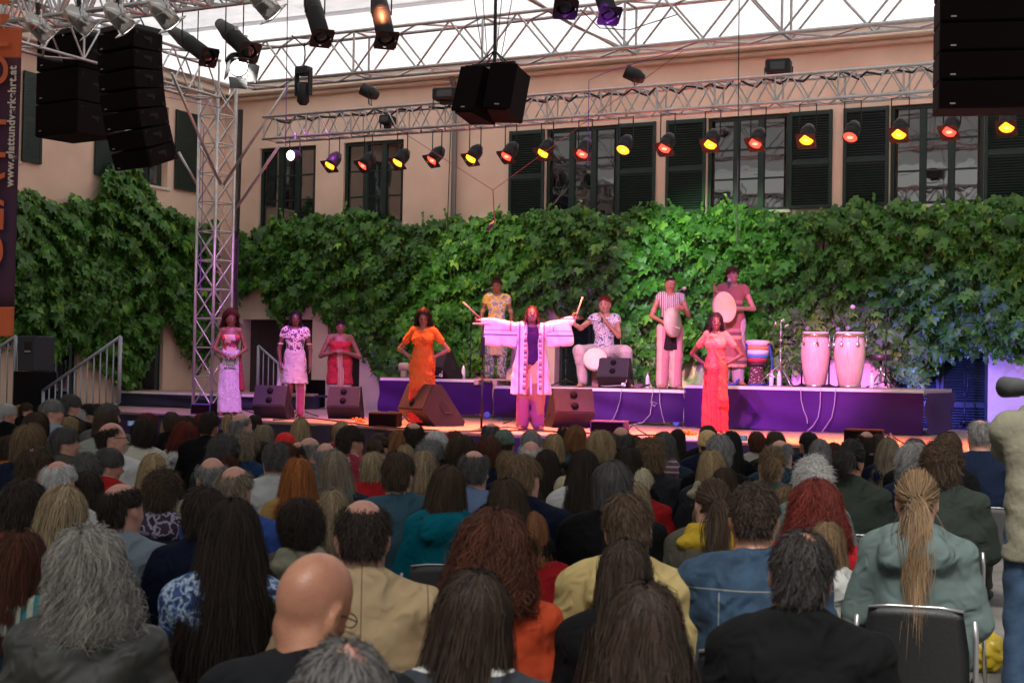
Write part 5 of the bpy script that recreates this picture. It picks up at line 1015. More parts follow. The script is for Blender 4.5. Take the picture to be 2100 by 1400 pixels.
def shirt_mesh(kind, male, h):
    key = (kind, male, h)
    if key in _shirt: return _shirt[key]
    w = 1.0 if male else .88; t = dict(tee=.010, sweater=.018, jacket=.026, hoodie=.028, blazer=.024, denim=.02, scarf=.018)[kind]; T = t
    pr = [ell((0, .0, .83), (.172 * w + T, .118 + T, .24), .03), ell((0, .01, .64), (.17 * w + T, .13 + T, .18), .06), ell((0, 0, .52), (.195 + T, .15 + T, .10), .06), cap((-.155 * w, -.01, .957), (.155 * w, -.01, .957), .058 + T * .6, None, .06),
          cap((-.11 * w, -.012, .985), (0, -.015, 1.02), .04 + T * .5, .048, .05), cap((.11 * w, -.012, .985), (0, -.015, 1.02), .04 + T * .5, .048, .05)]
    for s in (-1, 1):
        sh, el, wr = Vector((s * .19 * w, -.005, .94)), Vector((s * .255 * w, .05, .68)), Vector((s * .10, .31, .62))
        pr.append(cap(sh, el, .050 + T * .7, .043 + T * .8, .035))
        if kind not in ('tee',): pr.append(cap(el, wr, .043 + T * .8, .030 + T * .6, .02))
    if kind in ('jacket', 'denim', 'blazer'):
        pr += [cap((-.06, -.062, 1.035), (.06, -.062, 1.035), .022, None, .02), cap((-.055, -.066, 1.055), (.055, -.066, 1.055), .015, None, .012), cap((.06, -.05, 1.025), (.075, .03, 1.0), .02, .015, .015), cap((-.06, -.05, 1.025), (-.075, .03, 1.0), .02, .015, .015)]
    if kind == 'hoodie': pr += [ell((0, -.115, .955), (.145, .075, .095), .02), cap((-.09, -.05, 1.03), (.09, -.05, 1.03), .032, None, .03), cap((.09, -.05, 1.03), (.08, .05, .98), .03, .02, .02), cap((-.09, -.05, 1.03), (-.08, .05, .98), .03, .02, .02)]
    if kind == 'scarf': pr += [cap((-.075, -.045, 1.04), (.075, -.045, 1.045), .034, None, .02), cap((.075, -.04, 1.04), (.06, .07, 1.02), .032, None, .02), cap((-.075, -.04, 1.04), (-.06, .07, 1.02), .032, None, .02), cap((-.07, -.06, 1.0), (.07, -.055, 1.005), .03, None, .02)]
    pr += [ell((0, .016, 1.10), (.055, .060, .085), .012, op='sub')]
    amp = dict(tee=.008, sweater=.009, jacket=.010, hoodie=.008, blazer=.009, denim=.011, scarf=.012)[kind]
    me = blob('shirt', pr, h, None, folds(amp, len(kind)), 1); me.materials.append(None); _shirt[key] = me; return me
_trs = {}
def trouser_mesh(h):
    if h not in _trs:
        pr = [ell((0, 0, .54), (.20, .16, .125), .05)]
        for s in (-1, 1): pr += [cap((s * .09, .05, .54), (s * .12, .46, .525), .098, .075, .04), cap((s * .12, .46, .515), (s * .12, .44, .10), .07, .055, .03)]
        me = blob('trousers', pr, h, None, folds(.004, 3)); me.materials.append(None); _trs[h] = me
    return _trs[h]
def setm(o, m):
    o.material_slots[0].link = 'OBJECT'; o.material_slots[0].material = m; return o
def wrinkle(m, st=.85, sc=10):
    n = m.node_tree.nodes; l = m.node_tree.links; b = n['Principled BSDF']; tc = n.new('ShaderNodeTexCoord'); t = n.new('ShaderNodeTexNoise'); t.noise_type = 'RIDGED_MULTIFRACTAL'; t.inputs['Scale'].default_value = sc; t.inputs['Detail'].default_value = 3; t.inputs['Distortion'].default_value = 1.2
    f = n.new('ShaderNodeTexNoise'); f.inputs['Scale'].default_value = 220; f.inputs['Detail'].default_value = 2; l.new(tc.outputs['Object'], t.inputs[0]); l.new(tc.outputs['Object'], f.inputs[0])
    b1 = n.new('ShaderNodeBump'); b1.inputs['Strength'].default_value = st; b1.inputs['Distance'].default_value = .026; l.new(t.outputs[0], b1.inputs['Height'])
    b2 = n.new('ShaderNodeBump'); b2.inputs['Strength'].default_value = .25; b2.inputs['Distance'].default_value = .003; l.new(f.outputs[0], b2.inputs['Height']); l.new(b1.outputs[0], b2.inputs['Normal']); l.new(b2.outputs[0], b.inputs['Normal']); return m
def seam(m, axis, pos, wd, col, absol=False, lim=None):
    n = m.node_tree.nodes; l = m.node_tree.links; b = n['Principled BSDF']; src = b.inputs['Base Color'].links[0].from_socket; tc = n.new('ShaderNodeTexCoord'); sp = n.new('ShaderNodeSeparateXYZ'); l.new(tc.outputs['Object'], sp.inputs[0]); v = sp.outputs[axis]
    def M(op, a, bb=None):
        q = n.new('ShaderNodeMath'); q.operation = op
        for i, z in enumerate((a, bb)):
            if z is None: continue
            if isinstance(z, (int, float)): q.inputs[i].default_value = z
            else: l.new(z, q.inputs[i])
        return q.outputs[0]
    if absol: v = M('ABSOLUTE', v)
    f = M('LESS_THAN', M('ABSOLUTE', M('SUBTRACT', v, pos)), wd)
    if lim: f = M('MULTIPLY', f, M('LESS_THAN', sp.outputs[lim[0]], lim[1]))
    mx = n.new('ShaderNodeMix'); mx.data_type = 'RGBA'; l.new(f, mx.inputs[0]); l.new(src, mx.inputs[6]); mx.inputs[7].default_value = (*col, 1); l.new(mx.outputs[2], b.inputs['Base Color'])
def cloth(c, var=.82):
    nm = 'cloth_%d_%d_%d' % tuple(int(v * 999) for v in c)
    if nm in MATS: return MATS[nm]
    return wrinkle(mat(nm, tuple(v * var * .8 for v in c), .9, col2=tuple(v * .8 for v in c), scale=7, spec=.12))
SHOE = mat('shoe_leather', (.02, .018, .016), .5)
def glasses(parent, Rm, hc, f=1.0):
    b = MB(); T = Matrix.Translation(hc) @ Rm.to_4x4() @ Matrix.Scale(f, 4)
    for s in (-1, 1):
        pts = [T @ Vector((s * .032 + .022 * math.cos(a), .100, .004 + .016 * math.sin(a))) for a in np.linspace(0, 2 * math.pi, 13)]; b.tube(pts, .0016, 5); b.tube([T @ Vector((s * .054, .100, .008)), T @ Vector((s * .082, .01, .008)), T @ Vector((s * .08, -.02, -.005))], .0018, 5)
    b.tube([T @ Vector((-.011, .101, .006)), T @ Vector((.011, .101, .006))], .0016, 5); b.build('glasses', STB, parent)
# ------------------------------------------------------------------ chairs
CHRD = mat('satin_frame', (.35, .34, .34), .35, .8); SEATM = mat('chair_shell_black', (.005, .005, .006), .55, bump=.1, bscale=90); SEATG = mat('chair_shell_grey', (.05, .048, .048), .6, bump=.08, bscale=60); WOODB = mat('chair_wood', (.25, .16, .1), .5, col2=(.32, .2, .12), scale=3, stretch=(1, 1, 10))
def make_chair():
    r = thing('chair', 'x', 'chair')
    def shell(nm, f, nx, ny, th):
        V = []; Q = []
        for i in range(nx + 1):
            for j in range(ny + 1): V.append(f(i / nx, j / ny))
        for i in range(nx):
            for j in range(ny): a = i * (ny + 1) + j; Q.append((a, a + ny + 1, a + ny + 2, a + 1))
        o = link(nm, npmesh(nm, V, Q, SEATG), r); return o, V
    def back(u, v):
        x = (u - .5) * 2; hw = .225 - .03 * v - .02 * abs(v - .5); return (x * hw, -.185 - .045 * v + .035 * x * x * -1 * -1 * .6, ( .44 + .34 * v ) - .012 * x * x * v)
    def solid(nm, f, nx, ny, th, nrm):
        V = []; Q = []; k = (nx + 1) * (ny + 1)
        for s in (0, 1):
            for i in range(nx + 1):
                for j in range(ny + 1): p = Vector(f(i / nx, j / ny)) + Vector(nrm) * th * s; V.append(tuple(p))
        for i in range(nx):
            for j in range(ny): a = i * (ny + 1) + j; Q.append((a, a + ny + 1, a + ny + 2, a + 1)); Q.append((a + k, a + 1 + k, a + ny + 2 + k, a + ny + 1 + k))
        for i in range(nx):
            for j in (0, ny): a = i * (ny + 1) + j; Q.append((a, a + ny + 1, a + ny + 1 + k, a + k))
        for j in range(ny):
            for i in (0, nx): a = i * (ny + 1) + j; Q.append((a, a + 1, a + 1 + k, a + k))
        me = npmesh(nm, V, Q, None); me.materials.append(None); return link(nm, me, r)
    o = solid('backrest', back, 10, 10, .014, (0, -1, .1)); setm(o, SEATG)
    o = solid('seat', lambda u, v: ((u - .5) * .43, -.2 + .42 * v, .45 - .015 * math.sin(math.pi * u) - .02 * v * v), 8, 8, .016, (0, 0, -1)); setm(o, SEATG)
    for s in (-1, 1):
        b = MB(); b.tube([(s * .228, -.21, .74), (s * .235, -.205, .66), (s * .235, -.2, .44), (s * .235, -.2, .43), (s * .24, .2, .42)], .011, 8); b.build('side_frame', CHRD, r, True)
        b = MB(); b.tube([(s * .24, .19, .42), (s * .25, .25, 0)], .011, 8); b.build('leg', CHR, r, True); b = MB(); b.tube([(s * .235, -.19, .43), (s * .25, -.26, 0)], .011, 8); b.build('leg', CHR, r, True)
    b = MB(); b.tube([(-.235, -.2, .425), (.235, -.2, .425)], .009, 8); b.tube([(-.24, .18, .41), (.24, .18, .41)], .009, 8); b.build('crossbar', CHR, r, True)
    b = MB(); b.tube([(-.185, -.235, .778), (-.1, -.226, .787), (.1, -.226, .787), (.185, -.235, .778)], .007, 6); b.build('top_edge', CHRD, r, True); return r
CH0 = make_chair(); CH_used = [False]
def chair(label, loc, rz, black=False, sc=1.0, m=None):
    if not CH_used[0]: r = CH0; CH_used[0] = True
    else:
        r = CH0.copy(); COL.objects.link(r)
        for c in CH0.children: q = c.copy(); COL.objects.link(q); q.parent = r
    r.location = loc; r.rotation_euler = (0, 0, rz); r['label'] = label; r['category'] = 'chair'; r['group'] = 'audience chairs'; r.scale = (sc,) * 3
    for c in r.children:
        if c.name.startswith(('backrest', 'seat')): setm(c, m or (SEATM if black else SEATG))
    return r
# ------------------------------------------------------------------ one audience member
TRC = [cloth((.02, .025, .05)), cloth((.03, .03, .03)), cloth((.08, .07, .06)), cloth((.04, .06, .12))]
def add_person(x, yt, wpx, style, hc, yaw, kind, col, sex, label, sk='fair', lean=0., pitch=-4, roll=0., gl=False, chairlab=None, byaw=None, smax=1.15, smin=.84, hxr=0):
    W, top = STY[style][1:] if style in STY else ((.172, .01) if style == 'capknit' else (.166, 0)); Hh = 1.155 + .122 + top; k = (yt - yh(x)) / FPX
    d = 1.75 / (Hh * wpx / (FPX * W) + k); sc = wpx * d / (FPX * W)
    if not smin <= sc <= smax: sc = max(smin, min(smax, sc)); d = (1.75 - Hh * sc) / k
    Dy = d; p = P(x, yt, d); near = d < 6.5; vnear = d < 4.2; h = .0075 if vnear else (.011 if near else .016); hs = .010 if vnear else (.014 if near else .024)
    hx = hxr; hy = {0: 0}.get(yaw, round(max(-60, min(60, yaw * .7)) / 15) * 15) if byaw is None else round((yaw - byaw) / 15) * 15; by = yaw - hy; hy += hx; male = sex == 'm'
    base = Vector((p.x, p.y, 0)); view = math.atan2(-p.x, p.y)
    root = thing('person', label, 'person', base, view - R(by), 'seated audience'); root.scale = (sc,) * 3
    Rm = rot3(R(hy), R(pitch), R(roll)); q = Rm @ Vector((0, -.012, .1)); off = root.matrix_basis.to_3x3() @ Vector((HEADC.x + q.x * .6, HEADC.y + q.y * .3, 0)); root.location = (p.x - off.x, p.y - off.y, 0)
    bo_ = setm(link('body', body_mesh(male, hy, pitch, roll, h), root), SK[sk])
    hm = Matrix.Translation(HEADC) @ Rm.to_4x4()
    if style in STY: hr = setm(link('hair', hair_of(style), root), hair_material(hc)); hr.matrix_local = hm
    elif style == 'capknit':
        b = MB(); b.lathe([(.088, -.01), (.094, .0), (.094, .03), (.090, .035), (.088, .07), (.066, .115), (.03, .135), (0, .138)], 28, Matrix.Scale(1.14, 4, (0, 1, 0))); c = b.build('knit_cap', mat('knit_' + hc, dict(red=(.65, .01, .01), sage=(.09, .13, .105), beige=(.55, .36, .16))[hc], .95, bump=.6, bscale=120, stretch=(1, 1, .2)), root, True); c.matrix_local = hm @ Matrix.Translation((0, -.015, 0))
        hr = setm(link('hair', hair_of('crop'), root), hair_material('brown')); hr.matrix_local = hm @ Matrix.Scale(.98, 4)
    m = col if isinstance(col, bpy.types.Material) else cloth(col)
    nm = dict(tee='shirt', sweater='sweater', jacket='jacket', hoodie='hooded_sweater', blazer='blazer', denim='denim_jacket', scarf='scarf_and_top')[kind]
    if kind == 'scarf':
        if 'sc' not in _trs:
            me = blob('scarf', [cap((-.08, -.075, 1.035), (.08, -.075, 1.04), .045, None, .02), cap((.09, -.06, 1.03), (.07, .08, 1.0), .042, None, .02), cap((-.09, -.06, 1.03), (-.07, .08, 1.0), .042, None, .02), cap((-.12, -.095, .985), (.10, -.10, .975), .042, None, .02)], .011, None, lambda F, X, Y, Z_: F + .006 * np.sin(70 * Z_ + 18 * X + 2 * np.sin(25 * X))); me.materials.append(None); _trs['sc'] = me
        setm(link('scarf', _trs['sc'], root), m); m = cloth([(.03, .03, .035), (.10, .09, .07), (.02, .03, .05)][int(yt) % 3]); kind = 'jacket'; nm = 'jacket'
    setm(link(nm, shirt_mesh(kind, male, hs), root), m); setm(link('trousers', trouser_mesh(.026), root), TRC[int(x) % 4])
    for s in (-1, 1): b = MB(); b.bbox((s * .125, .50, .045), (.045, .13, .044), .03); b.build('shoe', SHOE, root)
    if gl: glasses(root, Rm, HEADC)
    if chairlab: chair(chairlab, root.location, root.rotation_euler.z, m=None, black='black' in chairlab, sc=min(1.0, max(.9, sc)) * (1.02 if 'big' in chairlab else 1))
    return root
# ================================================================== PERFORMERS
def V3(t): return Vector((-t[0], t[1], t[2]))           # (image right, toward viewer, up) -> local
class Fig:
    def __init__(s, label, x, yfeet, z, ytop, style, hc, sk, w=1.0, male=True, yaw=0, hyaw=0, hpitch=0, hroll=0, J=None, sit=False, hips=.155, bust=0, fat=0, group='performers on stage', curlf=.4):
        s.p = PZ(x, yfeet, z); top = STY[style][2] if style in STY else 0; s.Hf = 1.745 + top * .6 if not sit else 1.285 + top * .6; s.sc = (zat(x, ytop, s.p) - z) / s.Hf
        s.root = thing('person', label, 'person', s.p, math.atan2(s.p.x, -s.p.y) + R(yaw), group); s.root.scale = (s.sc,) * 3; s.w = w; s.fat = fat; s.hips = hips; s.bust = bust
        dz = 0 if not sit else -.46; s.dz = dz; j = dict(shL=(-.175 * w, 0, 1.425 + dz), shR=(.175 * w, 0, 1.425 + dz), elL=(-.24, 0, 1.14 + dz), elR=(.24, 0, 1.14 + dz), wrL=(-.24, .05, .88 + dz), wrR=(.24, .05, .88 + dz), hL=(0, .1, -1), hR=(0, .1, -1), pL=(1, .2, 0), pR=(-1, .2, 0),
                 hpL=(-.09, 0, .93 + dz), hpR=(.09, 0, .93 + dz), knL=(-.10, .02, .50), knR=(.10, .02, .50), anL=(-.11, -.02, .08), anR=(.11, -.02, .08), toL=(-.15, .13, .03), toR=(.15, .13, .03)); j.update(J or {}); s.J = {k: V3(v) for k, v in j.items()}; J = s.J
        s.HC = Vector((0, .02, 1.62 + dz)); s.Rm = rot3(R(-hyaw), R(hpitch), R(hroll)); t = 0
        pr = [ell((0, 0, .98 + dz), (hips + fat, .11 + fat, .12), .04), ell((0, .005 + fat * .4, 1.14 + dz), (.125 * w + fat, .092 + fat, .16), .05), ell((0, 0, 1.33 + dz), (.152 * w + fat * .6, .10 + fat * .6, .17), .05), cap(V3((-.14 * w, 0, 1.435 + dz)), V3((.14 * w, 0, 1.435 + dz)), .05, None, .05), cap((0, -.01, 1.44 + dz), s.HC + s.Rm @ Vector((0, -.02, -.05)), .054 if male else .045, .05 if male else .042, .03)]
        if bust: pr += [ell((sx * .075, .085 + fat * .5, 1.30 + dz), (.062, .05, .062), .04) for sx in (-1, 1)]
        for S, sg in (('L', -1), ('R', 1)):
            af = 1 + fat * 6; pr += [cap(J['sh' + S], J['el' + S], .047 * af * (1 if male else .85), .037 * af, .035), cap(J['el' + S], J['wr' + S], .036 * af, .024 * (1 + fat * 2), .015)]
            pr += hand_prims(J['wr' + S], J['h' + S], J['p' + S], -sg, curlf, 1.0 if male else .92); pr += [cap(J['hp' + S], J['kn' + S], .083 + fat * .4, .056, .04), cap(J['kn' + S], J['an' + S], .053, .034, .03), cap(J['an' + S] - Z * .035, J['to' + S], .036, .028, .025)]
            for k in range(5): tb = J['to' + S] + Vector(((k - 2) * .018, .02 - abs(k - 1) * .006, -.008)); pr.append(cap(tb, tb + Vector((0, .03, 0)), .012 - .0012 * k, .009, .005))
        pr += head_prims(s.HC, s.Rm, 1.0, True, male)
        link('body', blob('body', pr, .0085, SK[sk]), s.root)
        s.hm = Matrix.Translation(s.HC) @ s.Rm.to_4x4()
        if style in STY: h = setm(link('hair', hair_of(style), s.root), hair_material(hc)); h.matrix_local = s.hm
        e = MB()
        for sx in (-1, 1): e.lathe([(0, -.0125), (.011, -.006), (.0125, 0), (.011, .006), (0, .0125)], 12, s.hm @ Matrix.Translation((sx * .030, .0795, .003)) @ Matrix.Rotation(math.pi / 2, 4, 'X') @ Matrix.Scale(.6, 4, (0, 1, 0)))
        for sx in (-1, 1): b = MB(); b.lathe([(0, 0), (.006, .001), (.009, .004), (.0095, .008)], 10, s.hm @ Matrix.Translation((sx * .030, .0925, .002)) @ Matrix.Rotation(math.pi / 2, 4, 'X')); b.build('eye', mat('eye_dark', (.012, .008, .006), .25), s.root, True)
        b = MB()
        for sx in (-1, 1): b.tube([s.hm @ Vector((sx * .014, .0985, .026)), s.hm @ Vector((sx * .030, .0965, .032)), s.hm @ Vector((sx * .046, .083, .027))], [.002, .0034, .0018], 5)
        b.build('eyebrows', hair_material('black'), s.root); b = MB(); b.tube([s.hm @ Vector((-.022, .0875, -.061)), s.hm @ Vector((-.008, .0945, -.058)), s.hm @ Vector((.008, .0945, -.058)), s.hm @ Vector((.022, .0875, -.061))], [.002, .0042, .0042, .002], 6); b.tube([s.hm @ Vector((-.018, .088, -.065)), s.hm @ Vector((0, .093, -.068)), s.hm @ Vector((.018, .088, -.065))], [.002, .0052, .002], 6); b.build('lips', mat('lips', (.22, .06, .05), .4), s.root, True)
    def torso(s, t):
        w, f, d = s.w, s.fat, s.dz; return [ell((0, 0, .98 + d), (s.hips + f + t, .11 + f + t, .14), .05), ell((0, .005 + f * .4, 1.14 + d), (.128 * w + f + t, .095 + f + t, .18), .06), ell((0, .01, 1.32 + d), (.155 * w + f * .6 + t, .112 + f * .6 + t, .18), .05), cap((-.135 * w, 0, 1.44 + d), (.135 * w, 0, 1.44 + d), .052 + t * .6, None, .04)] + ([ell((sx * .075, .087 + f * .5, 1.30 + d), (.064 + t, .052 + t, .064 + t), .04) for sx in (-1, 1)] if s.bust else [])
    def wear(s, name, prims, m, zlo=None, zhi=None, amp=.006, pleat=0, pk=14, h=.0125, neck=True, seed=1, slit=None):
        if neck: prims = prims + [ell((0, .03, 1.50 + s.dz), (.075, .075, .065), .02, op='sub')]
        if slit: prims = prims + [rbx(V3(slit[0]), slit[1], .015, None, .01, op='sub')]
        def ex(F, X, Y, Z_):
            a = np.arctan2(X, Y + 1e-6); F = F + amp * (.6 * _noise(X, Y, Z_, 18, seed) + .5 * np.sin(30 * X - 16 * Z_ + seed + 2 * np.sin(12 * Z_)))
            if pleat: F = F + pleat * np.sin(pk * a + 2 * np.sin(5 * Z_ + seed) + 1.5 * np.sin(3 * a)) * np.clip((1.35 - Z_), .15, 1)
            if zlo is not None: F = np.maximum(F, zlo - Z_ + .006 * np.sin(9 * a))
            if zhi is not None: F = np.maximum(F, Z_ - zhi)
            return F
        return setm_new(link(name, blob(name, prims, h, m, ex), s.root))
    def skirt(s, name, z0, z1, r0, r1, m, pleat=.008, pk=14, fl=.72, cx=0, **k): return s.wear(name, [cap((cx, 0, z0), (cx, .0, z1), r0, r1, .03, s=(1, fl, 1))], m, zlo=z1 + .0, pleat=pleat, pk=pk, neck=False, **k)
    def sleeves(s, t, frac=.5, flare=0): return [cap(s.J['sh' + S], s.J['sh' + S].lerp(s.J['el' + S], frac), .05 + t, .046 + t + flare, .03) for S in 'LR']
    def legs(s, t, r2=.075): return [c for S in 'LR' for c in (cap(s.J['hp' + S], s.J['kn' + S], .088 + t + s.fat * .4, .068 + t, .03), cap(s.J['kn' + S], s.J['an' + S], .066 + t, r2, .03))]
    def world(s, t): return s.root.matrix_basis @ V3(t)
def setm_new(o): return o
def C(*c): return cloth(c)
pk1 = pattern_mat('patchwork_red', 'patch', [(.42, .05, .04), (.25, .03, .05), (.55, .30, .22), (.16, .04, .07), (.45, .12, .04), (.5, .42, .4)], 7); skp = pattern_mat('white_dotted_skirt', 'noise', [(.30, .26, .36), (.60, .55, .60), (.62, .58, .62), (.42, .36, .46)], 60); kente = pattern_mat('cream_black_print', 'voronoi', [(.08, .05, .08), (.6, .52, .5), (.55, .47, .48), (.10, .06, .10)], 17)
yprint = pattern_mat('yellow_grey_print', 'noise', [(.25, .26, .27), (.55, .54, .45), (.60, .38, .03), (.62, .42, .04), (.3, .3, .3)], 8); dprint = pattern_mat('dark_leaf_trousers', 'noise', [(.05, .08, .10), (.3, .28, .25), (.07, .10, .13)], 16); rstripe = pattern_mat('robe_stripes', 'stripe', [(.62, .58, .6), (.62, .58, .6), (.45, .16, .16), (.62, .58, .6), (.60, .56, .6), (.60, .56, .58), (.28, .14, .22), (.62, .58, .6), (.6, .5, .48)], 4.2, axis=0); sstripe = pattern_mat('sleeve_stripes', 'stripe', [(.62, .58, .6)] * 6 + [(.16, .12, .16), (.62, .58, .6), (.6, .57, .6), (.5, .3, .3), (.62, .58, .6)], 4.2, axis=2)
bprint = pattern_mat('blue_white_print', 'noise', [(.05, .09, .22), (.42, .42, .4), (.55, .5, .42), (.09, .16, .32), (.5, .48, .42)], 18); vstr = pattern_mat('striped_vest', 'stripe', [(.5, .42, .38), (.30, .12, .14), (.5, .42, .38), (.1, .09, .1), (.52, .45, .40), (.16, .2, .28)], 11, axis=0); brt = pattern_mat('brown_tunic_bands', 'stripe', [(.22, .08, .06)] * 5 + [(.42, .26, .14), (.12, .05, .05), (.3, .16, .1)], 2.4, axis=2)
shawl = pattern_mat('striped_shawl', 'stripe', [(.5, .3, .1), (.12, .08, .08), (.5, .25, .12), (.35, .32, .2), (.1, .06, .08)], 22, axis=0)
# 1 curly haired woman, long patterned skirt
f = Fig('woman with big curly hair in red patchwork top and long white patterned skirt', 470, 851, ST, 635, 'afro_face', 'auburn', 'brown', .88, False, 0, 14, -10, 0, dict(elL=(-.27, .02, 1.12), wrL=(-.07, .21, 1.0), elR=(.25, .0, 1.12), wrR=(.10, .19, 1.0), hL=(1, .25, -.25), hR=(-1, .25, -.3), pL=(0, -.3, -1), pR=(0, -.3, -1)), bust=1)
f.wear('top', f.torso(.012), pk1, .96, 1.36, .004); f.skirt('skirt', 1.02, .05, .165, .215, skp, .006, 9); f.wear('apron', [rbx((.0, .135, .92), (.10, .012, .14), .01, None, .01)], bprint, neck=False); f.wear('shawl', [cap(V3((.14, .03, 1.0)), V3((.20, .05, .45)), .035, .05, .02)], C(.35, .06, .08), neck=False, pleat=.004)
# 2 man in white wrap
f = Fig('man with short dreadlocks in cream printed top and white wrap skirt', 602, 856, ST, 637, 'dreads_face', 'black', 'deep', 1.0, True, 0, 6, -4, 0, dict(elL=(-.26, .0, 1.12), wrL=(-.23, .08, .86), elR=(.25, 0, 1.12), wrR=(.25, .06, .86)))
f.wear('top', f.torso(.016) + f.sleeves(.012, .25), kente, .97, None, .005); f.skirt('wrap_skirt', 1.03, .56, .175, .225, C(.62, .55, .56), .008, 8); f.wear('trousers', f.legs(.012, .07), pattern_mat('maroon_cream_trousers', 'stripe', [(.3, .06, .12), (.3, .06, .12), (.5, .4, .36)], 6.2, axis=0), neck=False); f.wear('side_cloth', [cap(V3((-.2, -.02, .85)), V3((-.26, -.02, .38)), .04, .055, .02)], C(.6, .55, .56), neck=False)
for s_ in (-1, 1): b = MB(); q = f.J['shL' if s_ < 0 else 'shR'].lerp(f.J['elL' if s_ < 0 else 'elR'], .7); b.lathe([(.047, -.012), (.05, 0), (.047, .012)], 16, Matrix.Translation(q)); b.build('armband', C(.6, .5, .5), f.root, True)
# 3 woman in red strap top
f = Fig('heavily built woman in red strap top with striped shawl and white skirt, hands folded', 695, 850, ST, 656, 'crop', 'black', 'brown', 1.12, False, 0, 4, -8, 0, dict(elL=(-.35, .04, 1.08), wrL=(-.07, .24, 1.16), elR=(.35, .04, 1.08), wrR=(.07, .24, 1.15), hL=(1, .3, .25), hR=(-1, .3, .2), pL=(.2, -.6, -.6), pR=(-.2, -.6, -.6)), hips=.17, bust=1, fat=.045)
f.wear('tunic', f.torso(.012) + [cap((0, 0, 1.0), (0, 0, .6), .205, .245, .05, s=(1, .72, 1))], C(.5, .05, .06), .56, 1.36, .006, .004, 9, h=.014); f.skirt('skirt', .7, .05, .20, .235, skp, .005, 9)
f.wear('striped_shawl', [cap(V3((.0, .20, 1.1)), V3((.03, .215, .42)), .055, .07, .02, s=(1, .5, 1))], shawl, neck=False); b = MB(); b.tube([V3((-.12, .12, 1.35)), V3((-.1, .03, 1.47))], .008, 6); b.tube([V3((.12, .12, 1.35)), V3((.1, .03, 1.47))], .008, 6); b.build('straps', C(.03, .02, .03), f.root)
# 4 woman in orange tunic
ORD = C(.62, .15, .03)
f = Fig('woman with long black curls in fringed orange tunic, hands on hips', 865, 872, ST, 632, 'curllong_face', 'black', 'brown', .90, False, -10, 8, -14, 0, dict(elL=(-.37, -.06, 1.15), wrL=(-.17, .04, 1.02), elR=(.37, -.05, 1.15), wrR=(.18, .04, 1.04), hL=(.7, .5, -.3), hR=(-.7, .5, -.3), pL=(.4, -.7, 0), pR=(-.4, -.7, 0)), bust=1)
f.wear('tunic', f.torso(.022) + f.sleeves(.012, .5, .0) + [cap((0, 0, 1.05), (.0, 0, .62), .17, .20, .05, s=(1, .72, 1)), cap(V3((-.1, .02, .9)), V3((-.06, .04, .50)), .10, .08, .05, s=(1, .7, 1))], ORD, .50, None, .006, .003, 8, h=.013); f.skirt('long_skirt', .9, .04, .175, .21, C(.6, .06, .04), .012, 16)
b = MB()
for k in range(40): a = -1.9 + k * .095; x_, y_ = .19 * math.sin(a), .145 * math.cos(a); zz = .50 + .02 * math.sin(k * .7); b.tube([(x_, y_, zz + .02), (x_ * 1.03, y_ * 1.03, zz - .07)], .0045, 4, False)
b.build('fringe', ORD, f.root); b = MB(); b.tube([(.06 * math.cos(a), .03 + .09 * math.sin(a), 1.46 - .10 * math.sin(a)) for a in np.linspace(0, math.pi, 10)], .003, 5); b.build('necklace', CHR, f.root)
# 5 man in yellow print, on the riser
f = Fig('barefoot man in yellow and white print top with beige wrap skirt standing behind', 1016, 775, zR1, 572, 'crop', 'auburn', 'brown', 1.02, True, 0, -12, 0, 0, dict(elL=(-.26, .0, 1.12), wrL=(-.24, .08, .86), elR=(.26, 0, 1.12), wrR=(.23, .12, .88)))
f.wear('top', f.torso(.016) + f.sleeves(.012, .22), yprint, .88, None, .005); f.skirt('wrap_skirt', .98, .42, .168, .185, C(.5, .36, .26), .006, 7); f.wear('trousers', f.legs(.022, .085), dprint, neck=False)
b = MB(); b.lathe([(.035, 0), (.05, .03), (.03, .075), (0, .085)], 12, f.hm @ Matrix.Translation((0, -.02, .115))); b.build('topknot', hair_material('auburn'), f.root, True); b = MB(); b.tube([V3((-.1, .12, 1.45)), V3((.02, .13, 1.32)), V3((.12, .1, 1.47))], .014, 6); b.build('neck_cord', C(.6, .5, .4), f.root)
for s_ in ('L', 'R'):
    for t_ in (.5, .6): b = MB(); q = f.J['sh' + s_].lerp(f.J['el' + s_], t_ + .2); b.lathe([(.044, -.008), (.047, 0), (.044, .008)], 14, Matrix.Translation(q)); b.build('armband', C(.6, .45, .3), f.root, True)
# 6 central singer
f = Fig('central singer with dreadlocks in wide striped robe, arms spread holding two sticks', 1087, 881, ST, 626, 'dreads_face', 'auburn', 'brown', 1.0, True, 2, 4, 14, -3, dict(shL=(-.19, 0, 1.44), shR=(.19, 0, 1.44), elL=(-.46, .08, 1.47), wrL=(-.70, .16, 1.52), elR=(.40, .10, 1.46), wrR=(.57, .18, 1.55), hL=(-1, .1, .15), hR=(.25, .1, 1), pL=(0, .5, .9), pR=(.3, .9, 0)), curlf=.95)
sl = []
for S, sg in (('L', -1), ('R', 1)):
    a_, b_ = f.J['sh' + S], f.J['wr' + S].lerp(f.J['el' + S], .12); dd_ = (b_ - a_); L_ = dd_.length; dd_.normalize(); yy_ = Z.cross(dd_).normalized(); zz_ = dd_.cross(yy_); Mx_ = Matrix((dd_, yy_, zz_)).transposed(); c_ = (a_ + b_) / 2 - Z * .12
    f.wear('sleeve', [cap(a_, b_, .07, .06, .03), rbx(c_, (L_ / 2, .045, .18), .03, Mx_, .04), rbx(c_ + dd_ * L_ * .25 - Z * .02, (L_ / 4, .06, .19), .03, Mx_, .05)], sstripe, neck=False, amp=.009)
